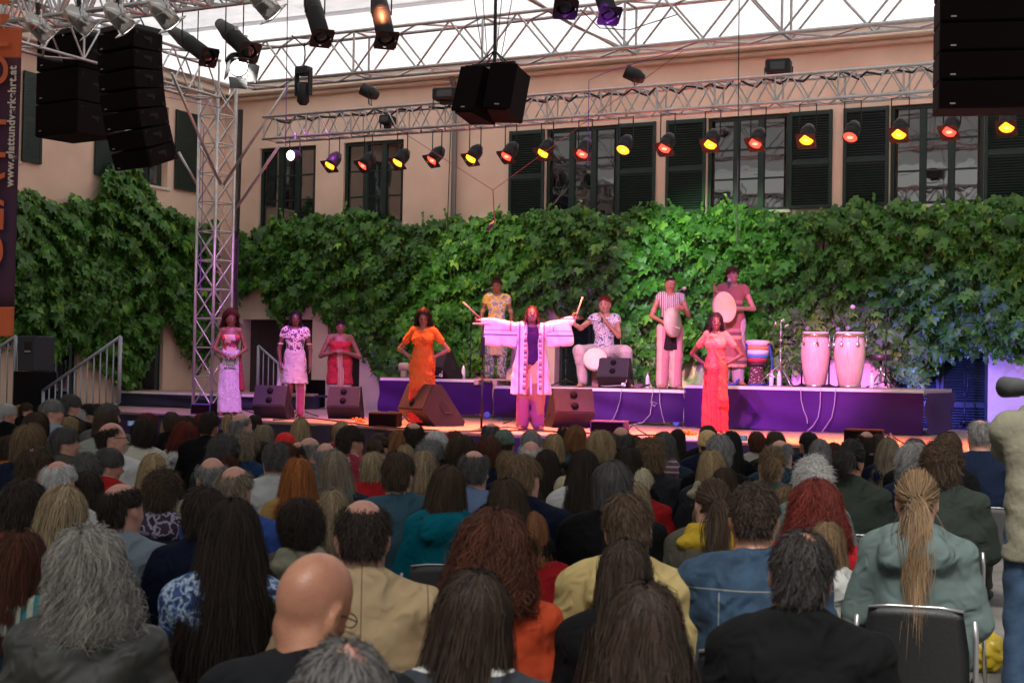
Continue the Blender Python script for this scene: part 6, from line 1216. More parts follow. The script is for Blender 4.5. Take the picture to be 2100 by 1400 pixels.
f.wear('robe', f.torso(.035) + [cap((0, 0, 1.3), (0, 0, .52), .19, .29, .06, s=(1, .6, 1)), cap(f.J['shL'], f.J['shL'].lerp(f.J['elL'], .4), .075, .085, .05), cap(f.J['shR'], f.J['shR'].lerp(f.J['elR'], .4), .075, .085, .05)], rstripe, .50, None, .010, .012, 9, h=.014, slit=((.015, .24, .9), (.075, .16, .60)))
f.wear('inner_shirt', f.torso(.012), C(.07, .02, .09), .92, None, .004); f.wear('trousers', f.legs(.03, .095), pattern_mat('loose_brown_purple_trousers', 'patch', [(.22, .10, .06), (.2, .05, .14), (.26, .12, .07), (.24, .06, .13), (.5, .35, .15)], 4), neck=False)
for sx in (-1, 1): f.wear('robe_border', [cap(V3((sx * .10 + .015, .13, 1.35)), V3((sx * .115 + .015, .185, .56)), .022, .026, .01, s=(1, .5, 1))], pattern_mat('border_weave', 'stripe', [(.42, .12, .1), (.5, .42, .4), (.1, .06, .1), (.5, .2, .12), (.55, .5, .5)], 6, axis=2), neck=False, amp=.002, h=.010)
ws = f.world
WDS = mat('reddish_wood', (.4, .2, .13), .5)
for lb, a, b_ in (('wooden stick in the outstretched left picture hand of the central singer', (-.72, .2, 1.55), (-.98, .15, 1.78)), ('wooden stick held upright in the right picture hand of the central singer', (.575, .21, 1.50), (.70, .19, 1.88))):
    q0, q1 = ws(a), ws(b_); b = MB(); b.tube([(0, 0, 0), q1 - q0], [.008, .012], 8); o = b.build('stick', WDS, None, True); o.location = q0; tag(o, lb, 'stick', 'wooden sticks of the singer')
# 7 seated djembe player
f = Fig('seated young man with red tinted hair in blue print vest holding a microphone', 1238, 798, zR2, 606, 'crop', 'red', 'olive', .95, True, 0, -14, -2, 0, dict(hpL=(-.1, 0, .5), hpR=(.1, 0, .5), knL=(-.34, .34, .50), knR=(.30, .36, .50), anL=(-.28, .26, .08), anR=(.34, .30, .08), toL=(-.33, .42, .03), toR=(.38, .46, .03), elL=(-.33, .12, .82), wrL=(-.52, .22, .93), elR=(.20, .16, .72), wrR=(-.01, .24, .95), hL=(-1, .2, .2), hR=(-.35, .0, .9), pL=(0, .3, -1), pR=(-.7, -.5, 0)), sit=True, curlf=1.1)
f.wear('vest', f.torso(.016) + f.sleeves(.01, .15), bprint, .50, None, .006); f.wear('trousers', [ell((0, 0, .5), (.19, .15, .12), .05)] + f.legs(.02, .07), C(.55, .48, .44), neck=False)
q = f.world((-.045, .235, 1.03)); mic('black microphone in the hand of the seated young man', q, f.root.matrix_basis.to_3x3() @ Vector((.05, -.35, .75)), None, MICB, [q + Vector((-.3, -.1, -.1)), q + Vector((-.55, -.2, -.18)), q + Vector((-.6, -.2, -.5))])
st_ = thing('box_seat', 'low wooden box seat under the seated young man', 'seat', f.p, f.root.rotation_euler.z); b = MB(); b.bbox((0, -.02, .2), (.2, .18, .2), .012); b.build('box', mat('box_wood', (.2, .11, .07), .6, col2=(.26, .15, .1), scale=4, stretch=(1, 1, 8)), st_)
dd = thing('djembe', 'djembe tilted toward the viewer between the knees of the seated young man', 'djembe', f.world((-.12, .50, .40)), f.root.rotation_euler.z); T_ = Matrix.Rotation(R(-68), 4, 'X') @ Matrix.Scale(.8, 4)
def lz2(n_, pr, m): b = MB(); b.lathe(pr, 30, T_); return b.build(n_, m, dd, True)
lz2('drum_head', [(.235, -.03), (.24, -.01), (.225, .01), (0, .014)], SKIN_D); lz2('rope_ring', [(.236, -.09), (.25, -.075), (.25, -.045), (.238, -.03)], mat('rope_white', (.5, .42, .36), .9, bump=.8, bscale=60)); lz2('shell', [(.09, -.46), (.075, -.38), (.08, -.30), (.17, -.22), (.225, -.12), (.235, -.04)], mat('dark_drum_wood', (.12, .06, .035), .5, col2=(.18, .09, .05), scale=5))
# 8 frame drummer
f = Fig('man with shaved hair in striped vest and black wrap playing a round frame drum', 1372, 798, zR2, 566, 'fuzz', 'dark', 'tan', 1.0, True, 8, 12, -12, 0, dict(elL=(-.29, .04, 1.12), wrL=(-.13, .26, 1.02), elR=(.28, .02, 1.14), wrR=(.16, .24, 1.24), hL=(.9, .3, -.2), hR=(-.7, .6, .2), pL=(0, -.2, -1), pR=(-.5, -.8, 0)), curlf=.7)
f.wear('vest', f.torso(.016) + f.sleeves(.006, .12), vstr, .98, None, .005); f.skirt('wrap_skirt', 1.03, .60, .172, .19, C(.025, .018, .02), .006, 7); f.wear('trousers', f.legs(.03, .10), pattern_mat('pink_cream_trousers', 'stripe', [(.5, .22, .24), (.5, .22, .24), (.52, .42, .32)], 5, axis=0), neck=False)
fd = thing('frame_drum', 'round pale frame drum held against the waist by the man in the striped vest', 'frame drum', f.world((.0, .30, 1.02)), f.root.rotation_euler.z + R(50)); T_ = Matrix.Rotation(R(-16), 4, 'Y') @ Matrix.Rotation(R(-86), 4, 'X') @ Matrix.Scale(.86, 4)
b = MB(); b.lathe([(.0, .032), (.27, .032), (.272, .025)], 36, T_); b.build('drum_head', SKIN_D, fd, True); b = MB(); b.lathe([(.272, .03), (.28, .02), (.28, -.03), (.268, -.035), (.265, .02)], 36, T_); b.build('frame', WOOD, fd, True); q0 = f.world((-.10, .34, 1.0)); b = MB(); b.tube([(0, 0, 0), f.world((.10, .36, .93)) - q0], .007, 6); o = b.build('stick', WOOD); o.location = q0; tag(o, 'thin beater in the hand of the frame drummer', 'stick')
# 9 tall man in brown tunic
f = Fig('tall man in brown banded tunic looking up while holding a round yellowish drum', 1499, 797, zR3, 546, 'short', 'auburn', 'olive', 1.06, True, 10, 16, 14, 0, dict(elL=(-.28, .12, 1.20), wrL=(-.30, .32, 1.36), elR=(.31, .04, 1.13), wrR=(.04, .26, 1.12), hL=(-.3, .4, .9), hR=(-.95, .3, -.1), pL=(.9, .4, 0), pR=(-.1, -.9, .2)), curlf=.45)
f.wear('tunic', f.torso(.02) + f.sleeves(.008, .18) + [cap((0, 0, 1.0), (0, 0, .30), .18, .23, .05, s=(1, .74, 1))], brt, .26, None, .006, .006, 8, h=.013); f.wear('trousers', f.legs(.03, .09), C(.5, .42, .38), neck=False)
fd = thing('frame_drum', 'large round yellowish drum in front of the tall man in the brown tunic', 'frame drum', f.world((-.17, .33, 1.13)), f.root.rotation_euler.z + R(20)); T_ = Matrix.Rotation(R(-80), 4, 'X')
b = MB(); b.lathe([(0, .04), (.185, .04), (.195, .03)], 36, T_ @ Matrix.Scale(1.25, 4, (0, 1, 0))); b.build('drum_head', mat('yellow_skin', (.62, .48, .2), .7, col2=(.68, .56, .3), scale=4), fd, True); b = MB(); b.lathe([(.195, .035), (.20, .02), (.19, -.04), (.14, -.07)], 36, T_ @ Matrix.Scale(1.25, 4, (0, 1, 0))); b.build('shell', WOOD, fd, True)
# 10 red dress
f = Fig('woman with wavy black hair in long pinkish red dress with flutter sleeves, hands on hips', 1466, 890, ST, 641, 'medium_face', 'black', 'deep', .86, False, -6, 10, -4, 0, dict(elL=(-.35, -.06, 1.16), wrL=(-.15, -.02, 1.0), elR=(.36, -.05, 1.15), wrR=(.16, .02, 1.02), hL=(.7, .3, -.3), hR=(-.7, .4, -.3), pL=(.4, -.7, 0), pR=(-.4, -.7, 0)), bust=1)
RDR = C(.58, .09, .09)
f.wear('bodice', f.torso(.016) + [cap(f.J['sh' + S], f.J['sh' + S].lerp(f.J['el' + S], .42) - Z * .02, .046, .06, .03) for S in 'LR'], C(.56, .20, .15), .92, None, .006, .003, 8); f.skirt('long_skirt', 1.02, .04, .165, .185, RDR, .013, 15); f.wear('sash', [cap(V3((-.06, .12, 1.4)), V3((.1, .14, 1.0)), .035, .04, .02, s=(1, .5, 1)), cap(V3((.1, .14, 1.0)), V3((.12, .15, .52)), .045, .07, .03, s=(1, .45, 1))], C(.6, .13, .08), neck=False, pleat=.004)
b = MB()
for k in range(14): x_ = .06 + k * .009; b.tube([V3((x_, .17, .50)), V3((x_ + .004, .172, .40))], .004, 4, False)
b.build('fringe', RDR, f.root)
for sx in (-1, 1): b = MB(); b.tube([f.hm @ Vector((sx * .085 + .0, -.0 + .022 * math.cos(a), -.062 + .022 * math.sin(a))) for a in np.linspace(0, 6.283, 14)], .0022, 5); b.build('earring', CHR, f.root)
# onlooker at the wing window
wx, wz = GL(298, 372); q = Mw @ Vector((wx, -.55, 0)); wp = thing('person', 'person in a black tank top looking out of the side wing window', 'person', (q.x, q.y, GL(300, 385)[1] - .95), -PHI - 2.2)
m_ = seated(True, 0., R(-8)); me = blob('body', m_, .014, SK['fair']); link('body', me, wp); setm(link('hair', hair_of('short'), wp), hair_material('dark')).matrix_local = Matrix.Translation(HEADC); setm(link('tank_top', shirt_mesh('tee', True, .02), wp), cloth(BLK_) if 'BLK_' in globals() else cloth((.014, .014, .016)))
# standing photographer at the right edge
SH = mat('olive_shirt', (.12, .115, .08), .85, col2=(.155, .145, .10), scale=5, bump=.35, bscale=26); JE = mat('worn_jeans', (.008, .024, .055), .85, col2=(.018, .045, .09), scale=7, bump=.3, bscale=160)
d_ = FPX / 405.; pp = P(2134, 1100, d_); ph = thing('person', 'standing photographer in olive field shirt and blue jeans seen from behind at the right edge', 'person', (pp.x, pp.y, 0), math.atan2(-pp.x, pp.y) - R(8)); ph.scale = (.90, 1.0, 1.03)
Jp = dict(shL=Vector((-.2, 0, 1.43)), shR=Vector((.2, 0, 1.43)), elL=Vector((-.24, .20, 1.33)), wrL=Vector((-.12, .36, 1.55)), elR=Vector((.31, .1, 1.2)), wrR=Vector((.02, .30, 1.50)))
Rp = rot3(R(-12), R(-6)); hp = Vector((.015, .07, 1.60)); pr = [ell((0, 0, .98), (.17, .12, .13), .05), ell((0, 0, 1.14), (.15, .11, .17), .05), ell((0, 0, 1.33), (.175, .12, .18), .05), cap((-.15, 0, 1.44), (.15, 0, 1.44), .055, None, .05), cap((0, -.01, 1.45), hp + Rp @ Vector((0, -.02, -.05)), .058, .055, .03)]
for S, sg in (('L', -1), ('R', 1)):
    pr += [cap(Jp['sh' + S], Jp['el' + S], .05, .04, .03), cap(Jp['el' + S], Jp['wr' + S], .038, .026, .02)] + hand_prims(Jp['wr' + S], (.5 if sg < 0 else .1, .6, .4), (0, .2, 1), sg, .8)
    pr += [cap((sg * .095, 0, .93), (sg * .11, .01, .5), .088, .06, .04), cap((sg * .11, .01, .5), (sg * .12, -.03, .08), .056, .04, .03), cap((sg * .12, -.03, .05), (sg * .14, .14, .035), .04, .032, .02)]
pr += head_prims(hp, Rp); link('body', blob('body', pr, .010, SK['pink']), ph); o = setm(link('hair', hair_of('crop'), ph), hair_material('grey')); o.matrix_local = Matrix.Translation(hp) @ Rp.to_4x4()
pr = [ell((0, 0, 1.36), (.205, .145, .17), .04), ell((0, 0, 1.16), (.185, .14, .2), .07), cap((0, 0, 1.0), (0, 0, .86), .19, .205, .08, s=(1, .75, 1)), cap((-.16, 0, 1.445), (.16, 0, 1.445), .072, None, .05), cap((-.06, -.03, 1.50), (.06, -.03, 1.50), .035, None, .02), cap((.06, -.03, 1.5), (.07, .05, 1.48), .03, .02, .02), cap((-.06, -.03, 1.5), (-.07, .05, 1.48), .03, .02, .02)]
for S in 'LR': pr += [cap(Jp['sh' + S], Jp['el' + S], .075, .062, .04), cap(Jp['el' + S], Jp['wr' + S].lerp(Jp['el' + S], .15), .06, .042, .02)]
def fx(F, X, Y, Z_): F = folds(.008, 2)(F, X, Y, Z_) + .006 * np.sin(38 * Z_ + 10 * X + 2 * np.sin(9 * X)) * np.exp(-((Z_ - 1.12) / .12) ** 2) - .006 * np.exp(-((Z_ - 1.06) / .008) ** 2); return np.maximum(F, .80 - Z_)
link('field_shirt', blob('field_shirt', pr, .011, SH, fx), ph)
pr = [ell((0, 0, .92), (.175, .13, .12), .05)]
for sg in (-1, 1): pr += [cap((sg * .095, 0, .93), (sg * .11, .01, .5), .102, .082, .04), cap((sg * .11, .01, .5), (sg * .12, -.03, .06), .08, .078, .03)]
link('jeans', blob('jeans', pr, .011, JE, folds(.006, 5, 1.2)), ph)
for sg in (-1, 1): b = MB(); b.bbox((sg * .13, .04, .045), (.05, .15, .045), .03); b.build('shoe', SHOE, ph)
cm = thing('camera', 'black camera with long lens raised by the photographer at the right edge', 'camera', ph.matrix_basis @ Vector((0, 0, 0)), ph.rotation_euler.z); CB = mat('camera_black', (.02, .02, .022), .5)
c0 = Vector((-.03, .26, 1.70)); LM = Matrix.Translation(c0) @ Matrix.Rotation(R(48), 4, 'Z') @ Matrix.Rotation(R(-90), 4, 'X'); b = MB(); b.bbox(tuple(c0), (.075, .04, .055), .012); b.bbox(tuple(c0 + Vector((0, 0, .065))), (.03, .03, .018), .008); b.build('camera_body', CB, cm); b = MB(); b.lathe([(.035, .02), (.04, .05), (.045, .1), (.045, .19), (.052, .2), (.058, .31), (.05, .31), (.045, .25)], 24, LM); b.build('lens_barrel', mat('lens_grey', (.05, .055, .055), .55), cm, True)
b = MB(); b.lathe([(0, .252), (.045, .252)], 20, LM); b.build('front_glass', DLENS, cm, True)
bag = thing('shopping_bag', 'crumpled yellow bag lying on the cobbles beside the right hand chair', 'bag', PZ(2020, 1335, .12)); me = blob('bag', [ell((0, 0, .0), (.13, .10, .12), .05), cap((-.03, 0, .08), (-.1, 0, .2), .03, .015, .05)], .008, mat('yellow_plastic', (.6, .42, .02), .35), lambda F, X, Y, Z_: F + .010 * np.sin(55 * X + 2 * np.sin(30 * Z_)) * np.sin(48 * Z_ + 3 * np.sin(33 * Y)) + .006 * _noise(X, Y, Z_, 60)); link('bag', me, bag)
# ================================================================== AUDIENCE (measured one by one from the photo)
BLK_ = (.006, .006, .007); NAVY = (.007, .011, .03); WHT = (.62, .62, .6); LBL_ = (.30, .38, .48); REDC_ = (.42, .015, .02); GRY = (.12, .12, .115); DGR = (.035, .045, .038); TEAL = (.0, .14, .19)
floral = pattern_mat('blue_floral_print', 'noise', [(.02, .04, .14), (.12, .22, .42), (.45, .55, .66), (.05, .09, .25)], 32); strp = pattern_mat('fine_stripe_cloth', 'stripe', [(.3, .3, .3), (.06, .06, .06)], 55); tstr = pattern_mat('teal_stripe_scarf', 'stripe', [(.02, .2, .22), (.4, .42, .33)], 26, axis=0)
wstr = pattern_mat('dark_jacket_white_stripes', 'stripe', [(.012, .018, .025)] * 4 + [(.42, .42, .4)], 6.5, axis=2); scarfp = pattern_mat('dark_patterned_scarf', 'noise', [(.02, .01, .02), (.25, .22, .3), (.03, .01, .03)], 20); dots = pattern_mat('dark_red_dotted', 'voronoi', [(.4, .3, .3), (.22, .012, .03), (.22, .012, .03)], 22)
whfl = pattern_mat('white_floral', 'noise', [(.5, .55, .55), (.55, .58, .6), (.3, .1, .12)], 14); knit = pattern_mat('knitted_plum', 'stripe', [(.10, .045, .06), (.28, .22, .24), (.09, .03, .05)], 24); denim = mat('blue_denim', (.006, .023, .05), .85, col2=(.016, .045, .085), scale=18, bump=.35, bscale=220)
leather = mat('worn_dark_leather', (.025, .026, .022), .42, col2=(.07, .068, .058), scale=4, bump=.35, bscale=30); beigem = cloth((.38, .34, .29)); tan = mat('tan_blazer', (.36, .25, .13), .85, col2=(.42, .30, .165), scale=5, bump=.15, bscale=240)
for _m in (floral, strp, tstr, wstr, scarfp, dots, whfl, knit, denim, leather, tan): wrinkle(_m, .9)
for _a in ((2, .93, .0022, (.16, .17, .16)), (2, .9215, .0018, (.01, .03, .07))): seam(denim, *_a)
seam(denim, 0, .115, .0022, (.15, .17, .18), True, (2, .92)); seam(tan, 0, 0., .0018, (.16, .1, .05)); seam(tan, 0, .205, .0025, (.17, .11, .055), True)
A = [
(14, 827, 32, 'short', 'white', 55, 'jacket', BLK_, 'm', 'white haired man at the far left edge resting his chin on his hand', 'pink'),
(41, 829, 24, 'curly', 'blond', 65, 'tee', GRY, 'f', 'curly blond woman with glasses beside the white haired man at the left edge', 'fair', 'g'),
(54, 826, 22, 'short', 'brown', 65, 'tee', BLK_, 'm', 'brown haired head just behind the curly blond woman with glasses, under the side loudspeaker'),
(107, 819, 38, 'short', 'grey', 60, 'tee', LBL_, 'm', 'grey haired man in profile in front of the lower end of the stair handrail', 'pink'),
(146, 809, 36, 'short', 'dgrey', 55, 'jacket', BLK_, 'm', 'dark grey haired man in profile right against the stair balusters', 'pink'),
(76, 844, 46, 'bob', 'brown', 50, 'scarf', (.2, .32, .4), 'f', 'woman with straight brown hair and pale blue scarf looking right, left rows'),
(152, 837, 36, 'messy', 'white', 55, 'tee', WHT, 'm', 'man with tousled white hair below the stair handrail'),
(182, 828, 32, 'short', 'black', 55, 'tee', (.06, .1, .3), 'f', 'woman with short black hair and blue top near the stair handrail'),
(199, 828, 24, 'short', 'dark', 60, 'tee', GRY, 'f', 'dark haired head partly hidden behind the woman in the blue top'),
(222, 827, 40, 'thin', 'dgrey', 60, 'jacket', GRY, 'm', 'man with receding grey brown hair below the right handrail post', 'pink'),
(218, 842, 46, 'bowl', 'brown', 25, 'tee', (.3, .32, .28), 'm', 'person with thick brown bowl cut in front of the man with receding hair'),
(140, 853, 42, 'curly', 'blond', 40, 'tee', (.18, .3, .06), 'f', 'woman with curly dark blond hair and light green top, left rows'),
(160, 862, 36, 'medium', 'brown', 35, 'scarf', (.5, .08, .14), 'f', 'woman with straight brown hair and a pink scarf at the left'),
(133, 875, 48, 'short', 'dgrey', 45, 'jacket', (.1, .085, .07), 'm', 'man with short dark grey hair and brown grey jacket looking right', 'pink'),
(62, 868, 64, 'bowl', 'lbrown', 25, 'jacket', NAVY, 'm', 'person with full light brown bowl cut at the left'),
(22, 890, 52, 'curly', 'brown', 30, 'scarf', (.5, .14, .03), 'f', 'curly brown haired woman with orange scarf at the left edge'),
(230, 866, 48, 'bald2', 'dark', 55, 'jacket', WHT, 'm', 'balding man with glasses and white jacket, hand at his chin', 'pink', 'g'),
(298, 855, 54, 'curly', 'dark', 20, 'tee', (.6, .57, .47), 'f', 'woman with round dark brown curls and cream shirt'),
(302, 845, 40, 'curly', 'red', 15, 'tee', BLK_, 'f', 'dark red curls showing just behind the woman with cream shirt'),
(346, 852, 36, 'longwave', 'blond', 15, 'tee', BLK_, 'f', 'woman with long wavy blond hair between the dark curls and the red curls'),
(352, 845, 34, 'short', 'brown', 20, 'tee', BLK_, 'm', 'brown haired head rising just behind the wavy blond woman'),
(380, 862, 58, 'curlbob', 'red', 10, 'hoodie', WHT, 'f', 'woman with big dark red curly hair and white hooded top'),
(383, 853, 36, 'short', 'dark', 20, 'tee', BLK_, 'm', 'dark haired head peeking above the big dark red curls'),
(412, 847, 26, 'medium', 'red', 30, 'tee', (.4, .3, .02), 'f', 'small red haired head with a yellow top near the stage'),
(431, 846, 40, 'crop', 'dark', 30, 'jacket', BLK_, 'm', 'man with cropped dark hair and a strap over his black jacket', 'tan'),
(468, 849, 28, 'long', 'blond', 15, 'tee', BLK_, 'f', 'long blond hair just left of the balding man below the stage edge'),
(495, 847, 40, 'bald2', 'grey', 35, 'tee', BLK_, 'm', 'balding grey man in front of the blue box on the stage', 'pink'),
(524, 851, 26, 'short', 'dark', 40, 'tee', (.1, .14, .2), 'm', 'dark haired head between the balding grey man and the first wedge monitor'),
(460, 890, 52, 'messy', 'dgrey', 20, 'tee', DGR, 'm', 'man with rumpled dark grey hair left of the wavy ash haired man'),
(503, 885, 48, 'messy', 'ash', 40, 'jacket', (.02, .05, .13), 'm', 'man with wavy ash hair and dark blue collar', 'tan'),
(464, 925, 36, 'curly', 'auburn', 10, 'tee', GRY, 'f', 'small auburn haired head below the man with rumpled dark grey hair'),
(75, 917, 64, 'thin', 'brown', 25, 'jacket', DGR, 'm', 'man with thinning brown hair and dark green jacket at the left', 'pink'),
(121, 945, 66, 'bald', 'white', 10, 'tee', WHT, 'm', 'old man with pink bald crown ringed by white hair', 'pink'),
(178, 928, 62, 'short', 'dgrey', 15, 'tee', GRY, 'm', 'man with full dark grey hair right of the white ringed bald crown'),
(225, 919, 50, 'short', 'dgrey', 45, 'jacket', (.5, .02, .02), 'm', 'grey haired man with bright red collar leaning forward', 'pink'),
(180, 965, 68, 'bowl', 'dark', 15, 'tee', (.1, .05, .28), 'f', 'woman with short dark brown hair and purple shirt'),
(52, 983, 86, 'short', 'dark', 25, 'tee', (.3, .04, .04), 'f', 'woman with short dark brown hair and bare neck at the left'),
(132, 994, 108, 'bob', 'streak', 5, 'scarf', (.3, .27, .22), 'f', 'woman with streaked blond bob in front of the old bald man'),
(250, 991, 80, 'bald', 'dark', 30, 'sweater', (.26, .32, .37), 'm', 'man with bald spot and pale blue grey sweater', 'pink'),
(314, 929, 60, 'medium', 'blond', 15, 'tee', NAVY, 'f', 'woman with straight golden blond hair behind the plum jacket'),
(335, 962, 72, 'tousle', 'brown', 30, 'scarf', scarfp, 'm', 'dark brown haired person with black and white patterned scarf', 'pink'),
(435, 938, 62, 'bald2', 'grey', 10, 'tee', (.32, .28, .2), 'm', 'bald man with short grey sides, the left one of a bald pair', 'pink'),
(482, 955, 72, 'bald', 'ash', 20, 'jacket', (.04, .09, .34), 'm', 'balding light haired man with blue jacket, right one of a bald pair', 'pink'),
(420, 996, 84, 'short', 'dark', 10, 'sweater', NAVY, 'f', 'person with dark hair and navy sweater left behind the very long haired woman'),
(478, 1020, 150, 'longfull', 'dark', 5, 'tee', floral, 'f', 'woman with very long dark hair and blue floral blouse'),
(42, 1085, 128, 'medium', 'auburn', 10, 'scarf', tstr, 'f', 'woman with auburn hair and teal striped scarf at the lower left'),
(178, 1072, 170, 'curlshort', 'greycurl', 8, 'jacket', leather, 'f', 'woman with big curly grey hair and worn dark leather jacket'),
(544, 870, 40, 'bob', 'ash', 15, 'tee', (.1, .2, .3), 'f', 'ash blond head just below the first wedge monitor'),
(585, 887, 40, 'capknit', 'red', 0, 'tee', GRY, 'f', 'person in a bright red cap'),
(617, 857, 42, 'medium', 'blond', 30, 'tee', GRY, 'f', 'person with dark blond hair down to the nape against the stage skirt'),
(700, 863, 36, 'bowl', 'blond', 5, 'tee', dots, 'm', 'blond haired head below the second wedge monitor'),
(720, 873, 48, 'short', 'dark', 40, 'jacket', dots, 'm', 'dark haired man turned right in dark red dotted top', 'tan'),
(637, 897, 44, 'bald2', 'grey', 45, 'jacket', GRY, 'm', 'balding man with dark glasses and grey jacket', 'pink', 'g'),
(612, 906, 44, 'bald', 'dark', 15, 'jacket', GRY, 'm', 'balding dark haired man left of the man with dark glasses', 'tan'),
(585, 905, 46, 'short', 'auburn', 5, 'tee', GRY, 'f', 'auburn hair showing below the bright red cap'),
(566, 909, 54, 'crop', 'dgrey', 5, 'jacket', (.5, .52, .5), 'm', 'man with cropped dark grey hair and white and blue jacket'),
(535, 903, 52, 'curly', 'dark', 10, 'tee', REDC_, 'f', 'dark curly hair left of the cropped dark grey hair'),
(612, 936, 70, 'medium', 'orange', 0, 'sweater', (.42, .26, .09), 'f', 'woman with bright copper orange hair'),
(687, 923, 66, 'bob', 'ash', 5, 'scarf', (.14, .13, .11), 'f', 'woman with ash blond bob right of the copper haired woman'),
(668, 908, 46, 'bald2', 'grey', 5, 'tee', GRY, 'm', 'balding grey head behind the ash blond bob', 'pink'),
(765, 926, 50, 'bowl', 'streak', 0, 'jacket', REDC_, 'f', 'woman with streaked brown hair and red jacket'),
(779, 888, 42, 'bun', 'brown', 0, 'tee', BLK_, 'f', 'woman with brown hair pinned by a dark clip'),
(816, 881, 46, 'longwave', 'ginger', 0, 'tee', BLK_, 'f', 'woman with long strawberry hair under the big wedge monitor'),
(849, 867, 40, 'bald', 'dark', 0, 'tee', BLK_, 'm', 'bald crowned man directly below the big turned wedge monitor', 'pink'),
(818, 928, 64, 'short', 'brown', 0, 'denim', (.05, .11, .15), 'm', 'brown haired man in faded teal denim shirt'),
(832, 910, 40, 'medium', 'blond', 5, 'tee', WHT, 'f', 'pale blond hair behind the man in teal denim'),
(872, 922, 54, 'medium', 'streak', 0, 'tee', strp, 'f', 'woman with streaked dark hair and thin striped shirt'),
(896, 884, 44, 'short', 'white', 5, 'tee', BLK_, 'm', 'person with short silver white hair'),
(883, 902, 50, 'messy', 'grey', 40, 'tee', WHT, 'm', 'person with messy grey hair turned right below the silver white hair'),
(932, 883, 36, 'short', 'red', 0, 'tee', BLK_, 'f', 'dark red hair right of the silver white hair'),
(947, 890, 62, 'curly', 'brown', 0, 'tee', GRY, 'f', 'woman with frizzy mid brown hair near the centre'),
(972, 924, 62, 'bald', 'dgrey', 0, 'tee', (.18, .25, .42), 'm', 'balding man in pale blue polo shirt', 'pink'),
(1002, 893, 50, 'short', 'auburn', 0, 'tee', NAVY, 'f', 'auburn haired head left of the knitted green cap'),
(1007, 867, 38, 'bald', 'dgrey', 5, 'tee', NAVY, 'm', 'curly rimmed balding head nearest the feet of the central singer', 'pink'),
(1034, 881, 40, 'capknit', 'sage', 0, 'tee', BLK_, 'f', 'person in a grey green knitted cap'),
(920, 952, 80, 'bob', 'brown', 0, 'hoodie', TEAL, 'f', 'woman with brown bob and bright teal hooded fleece'),
(1042, 925, 48, 'short', 'lbrown', 0, 'tee', NAVY, 'm', 'light brown head left of the tousled brown haired man at the centre'),
(1040, 979, 88, 'medium', 'brown', 5, 'jacket', BLK_, 'f', 'woman with straight grey brown hair at the centre'),
(617, 1018, 100, 'curly', 'dark', 0, 'scarf', (.30, .29, .2), 'f', 'woman with dark brown wavy hair left of the tan blazer'),
(685, 1002, 72, 'medium', 'streak', -5, 'tee', (.4, .36, .3), 'f', 'woman with long streaked ash hair behind the tan blazer'),
(745, 1025, 112, 'bald', 'dark', 0, 'blazer', tan, 'm', 'man with pink bald crown wearing a tan blazer', 'pink'),
(1089, 883, 42, 'short', 'grey', 0, 'tee', BLK_, 'm', 'grey haired head below the right foot of the central singer'),
(1089, 904, 46, 'bald2', 'white', 0, 'tee', BLK_, 'm', 'pale bald head with white sides at the centre', 'pink'),
(1136, 888, 48, 'medium', 'blond', 0, 'jacket', BLK_, 'f', 'woman with straight striped blond hair below the paper strip wedge'),
(1125, 903, 40, 'bob', 'ginger', 0, 'tee', BLK_, 'f', 'ginger head in front of the striped blond hair'),
(1182, 871, 48, 'curlbob', 'ginger', 0, 'tee', (.05, .1, .14), 'f', 'woman with ginger brown bushy hair right of the paper strip wedge'),
(1155, 875, 26, 'short', 'black', 0, 'tee', BLK_, 'm', 'black haired head left of the ginger bushy hair'),
(1232, 880, 60, 'curly', 'blond', 0, 'tee', BLK_, 'f', 'woman with curly pale blond hair below the violet black box'),
(1234, 899, 50, 'long', 'brown', 0, 'tee', BLK_, 'f', 'woman with smooth dark brown hair in front of the blond curls'),
(1273, 875, 38, 'bald2', 'dgrey', 0, 'jacket', BLK_, 'm', 'bald head directly right of the blond curls', 'pink'),
(1122, 921, 56, 'medium', 'dark', 0, 'jacket', (.07, .08, .07), 'f', 'woman with very dark hair and grey green jacket'),
(1198, 921, 68, 'long', 'dark', 0, 'tee', WHT, 'f', 'woman with long dark brown hair and white shirt'),
(1302, 893, 44, 'bob', 'brown', 0, 'tee', BLK_, 'f', 'brown haired head right of the bald head by the blond curls'),
(1290, 914, 62, 'medium', 'dark', 0, 'tee', BLK_, 'f', 'woman with thick very dark hair left of the tousled haired man'),
(1335, 897, 56, 'messy', 'lbrown', 0, 'jacket', (.03, .03, .035), 'm', 'tousled light brown haired man in charcoal jacket'),
(1362, 884, 54, 'bob', 'dgrey', 5, 'scarf', knit, 'f', 'woman with dark grey bob and plum knitted scarf'),
(1390, 879, 38, 'long', 'dark', 0, 'tee', BLK_, 'f', 'dark haired head behind the dark grey bob'),
(1452, 872, 34, 'short', 'brown', 0, 'tee', BLK_, 'm', 'brown hair just above the beige knitted cap'),
(1451, 882, 38, 'capknit', 'beige', 0, 'tee', NAVY, 'm', 'person in a beige knitted cap'),
(1477, 892, 54, 'short', 'grey', 15, 'jacket', BLK_, 'm', 'man with short silver grey hair right of the beige knitted cap', 'tan'),
(1500, 883, 48, 'long', 'black', 0, 'jacket', BLK_, 'f', 'woman with long black hair below the red dressed singer'),
(1552, 885, 34, 'short', 'auburn', 0, 'tee', (.4, .36, .3), 'f', 'auburn head beside a raised pocket camera'),
(1075, 933, 68, 'short', 'lbrown', 10, 'jacket', NAVY, 'm', 'light brown haired man at the centre with his hand at his ear', 'pink'),
(1160, 975, 52, 'bob', 'platinum', 0, 'tee', GRY, 'f', 'child with platinum blond bob at the centre', 'fair', 'k'),
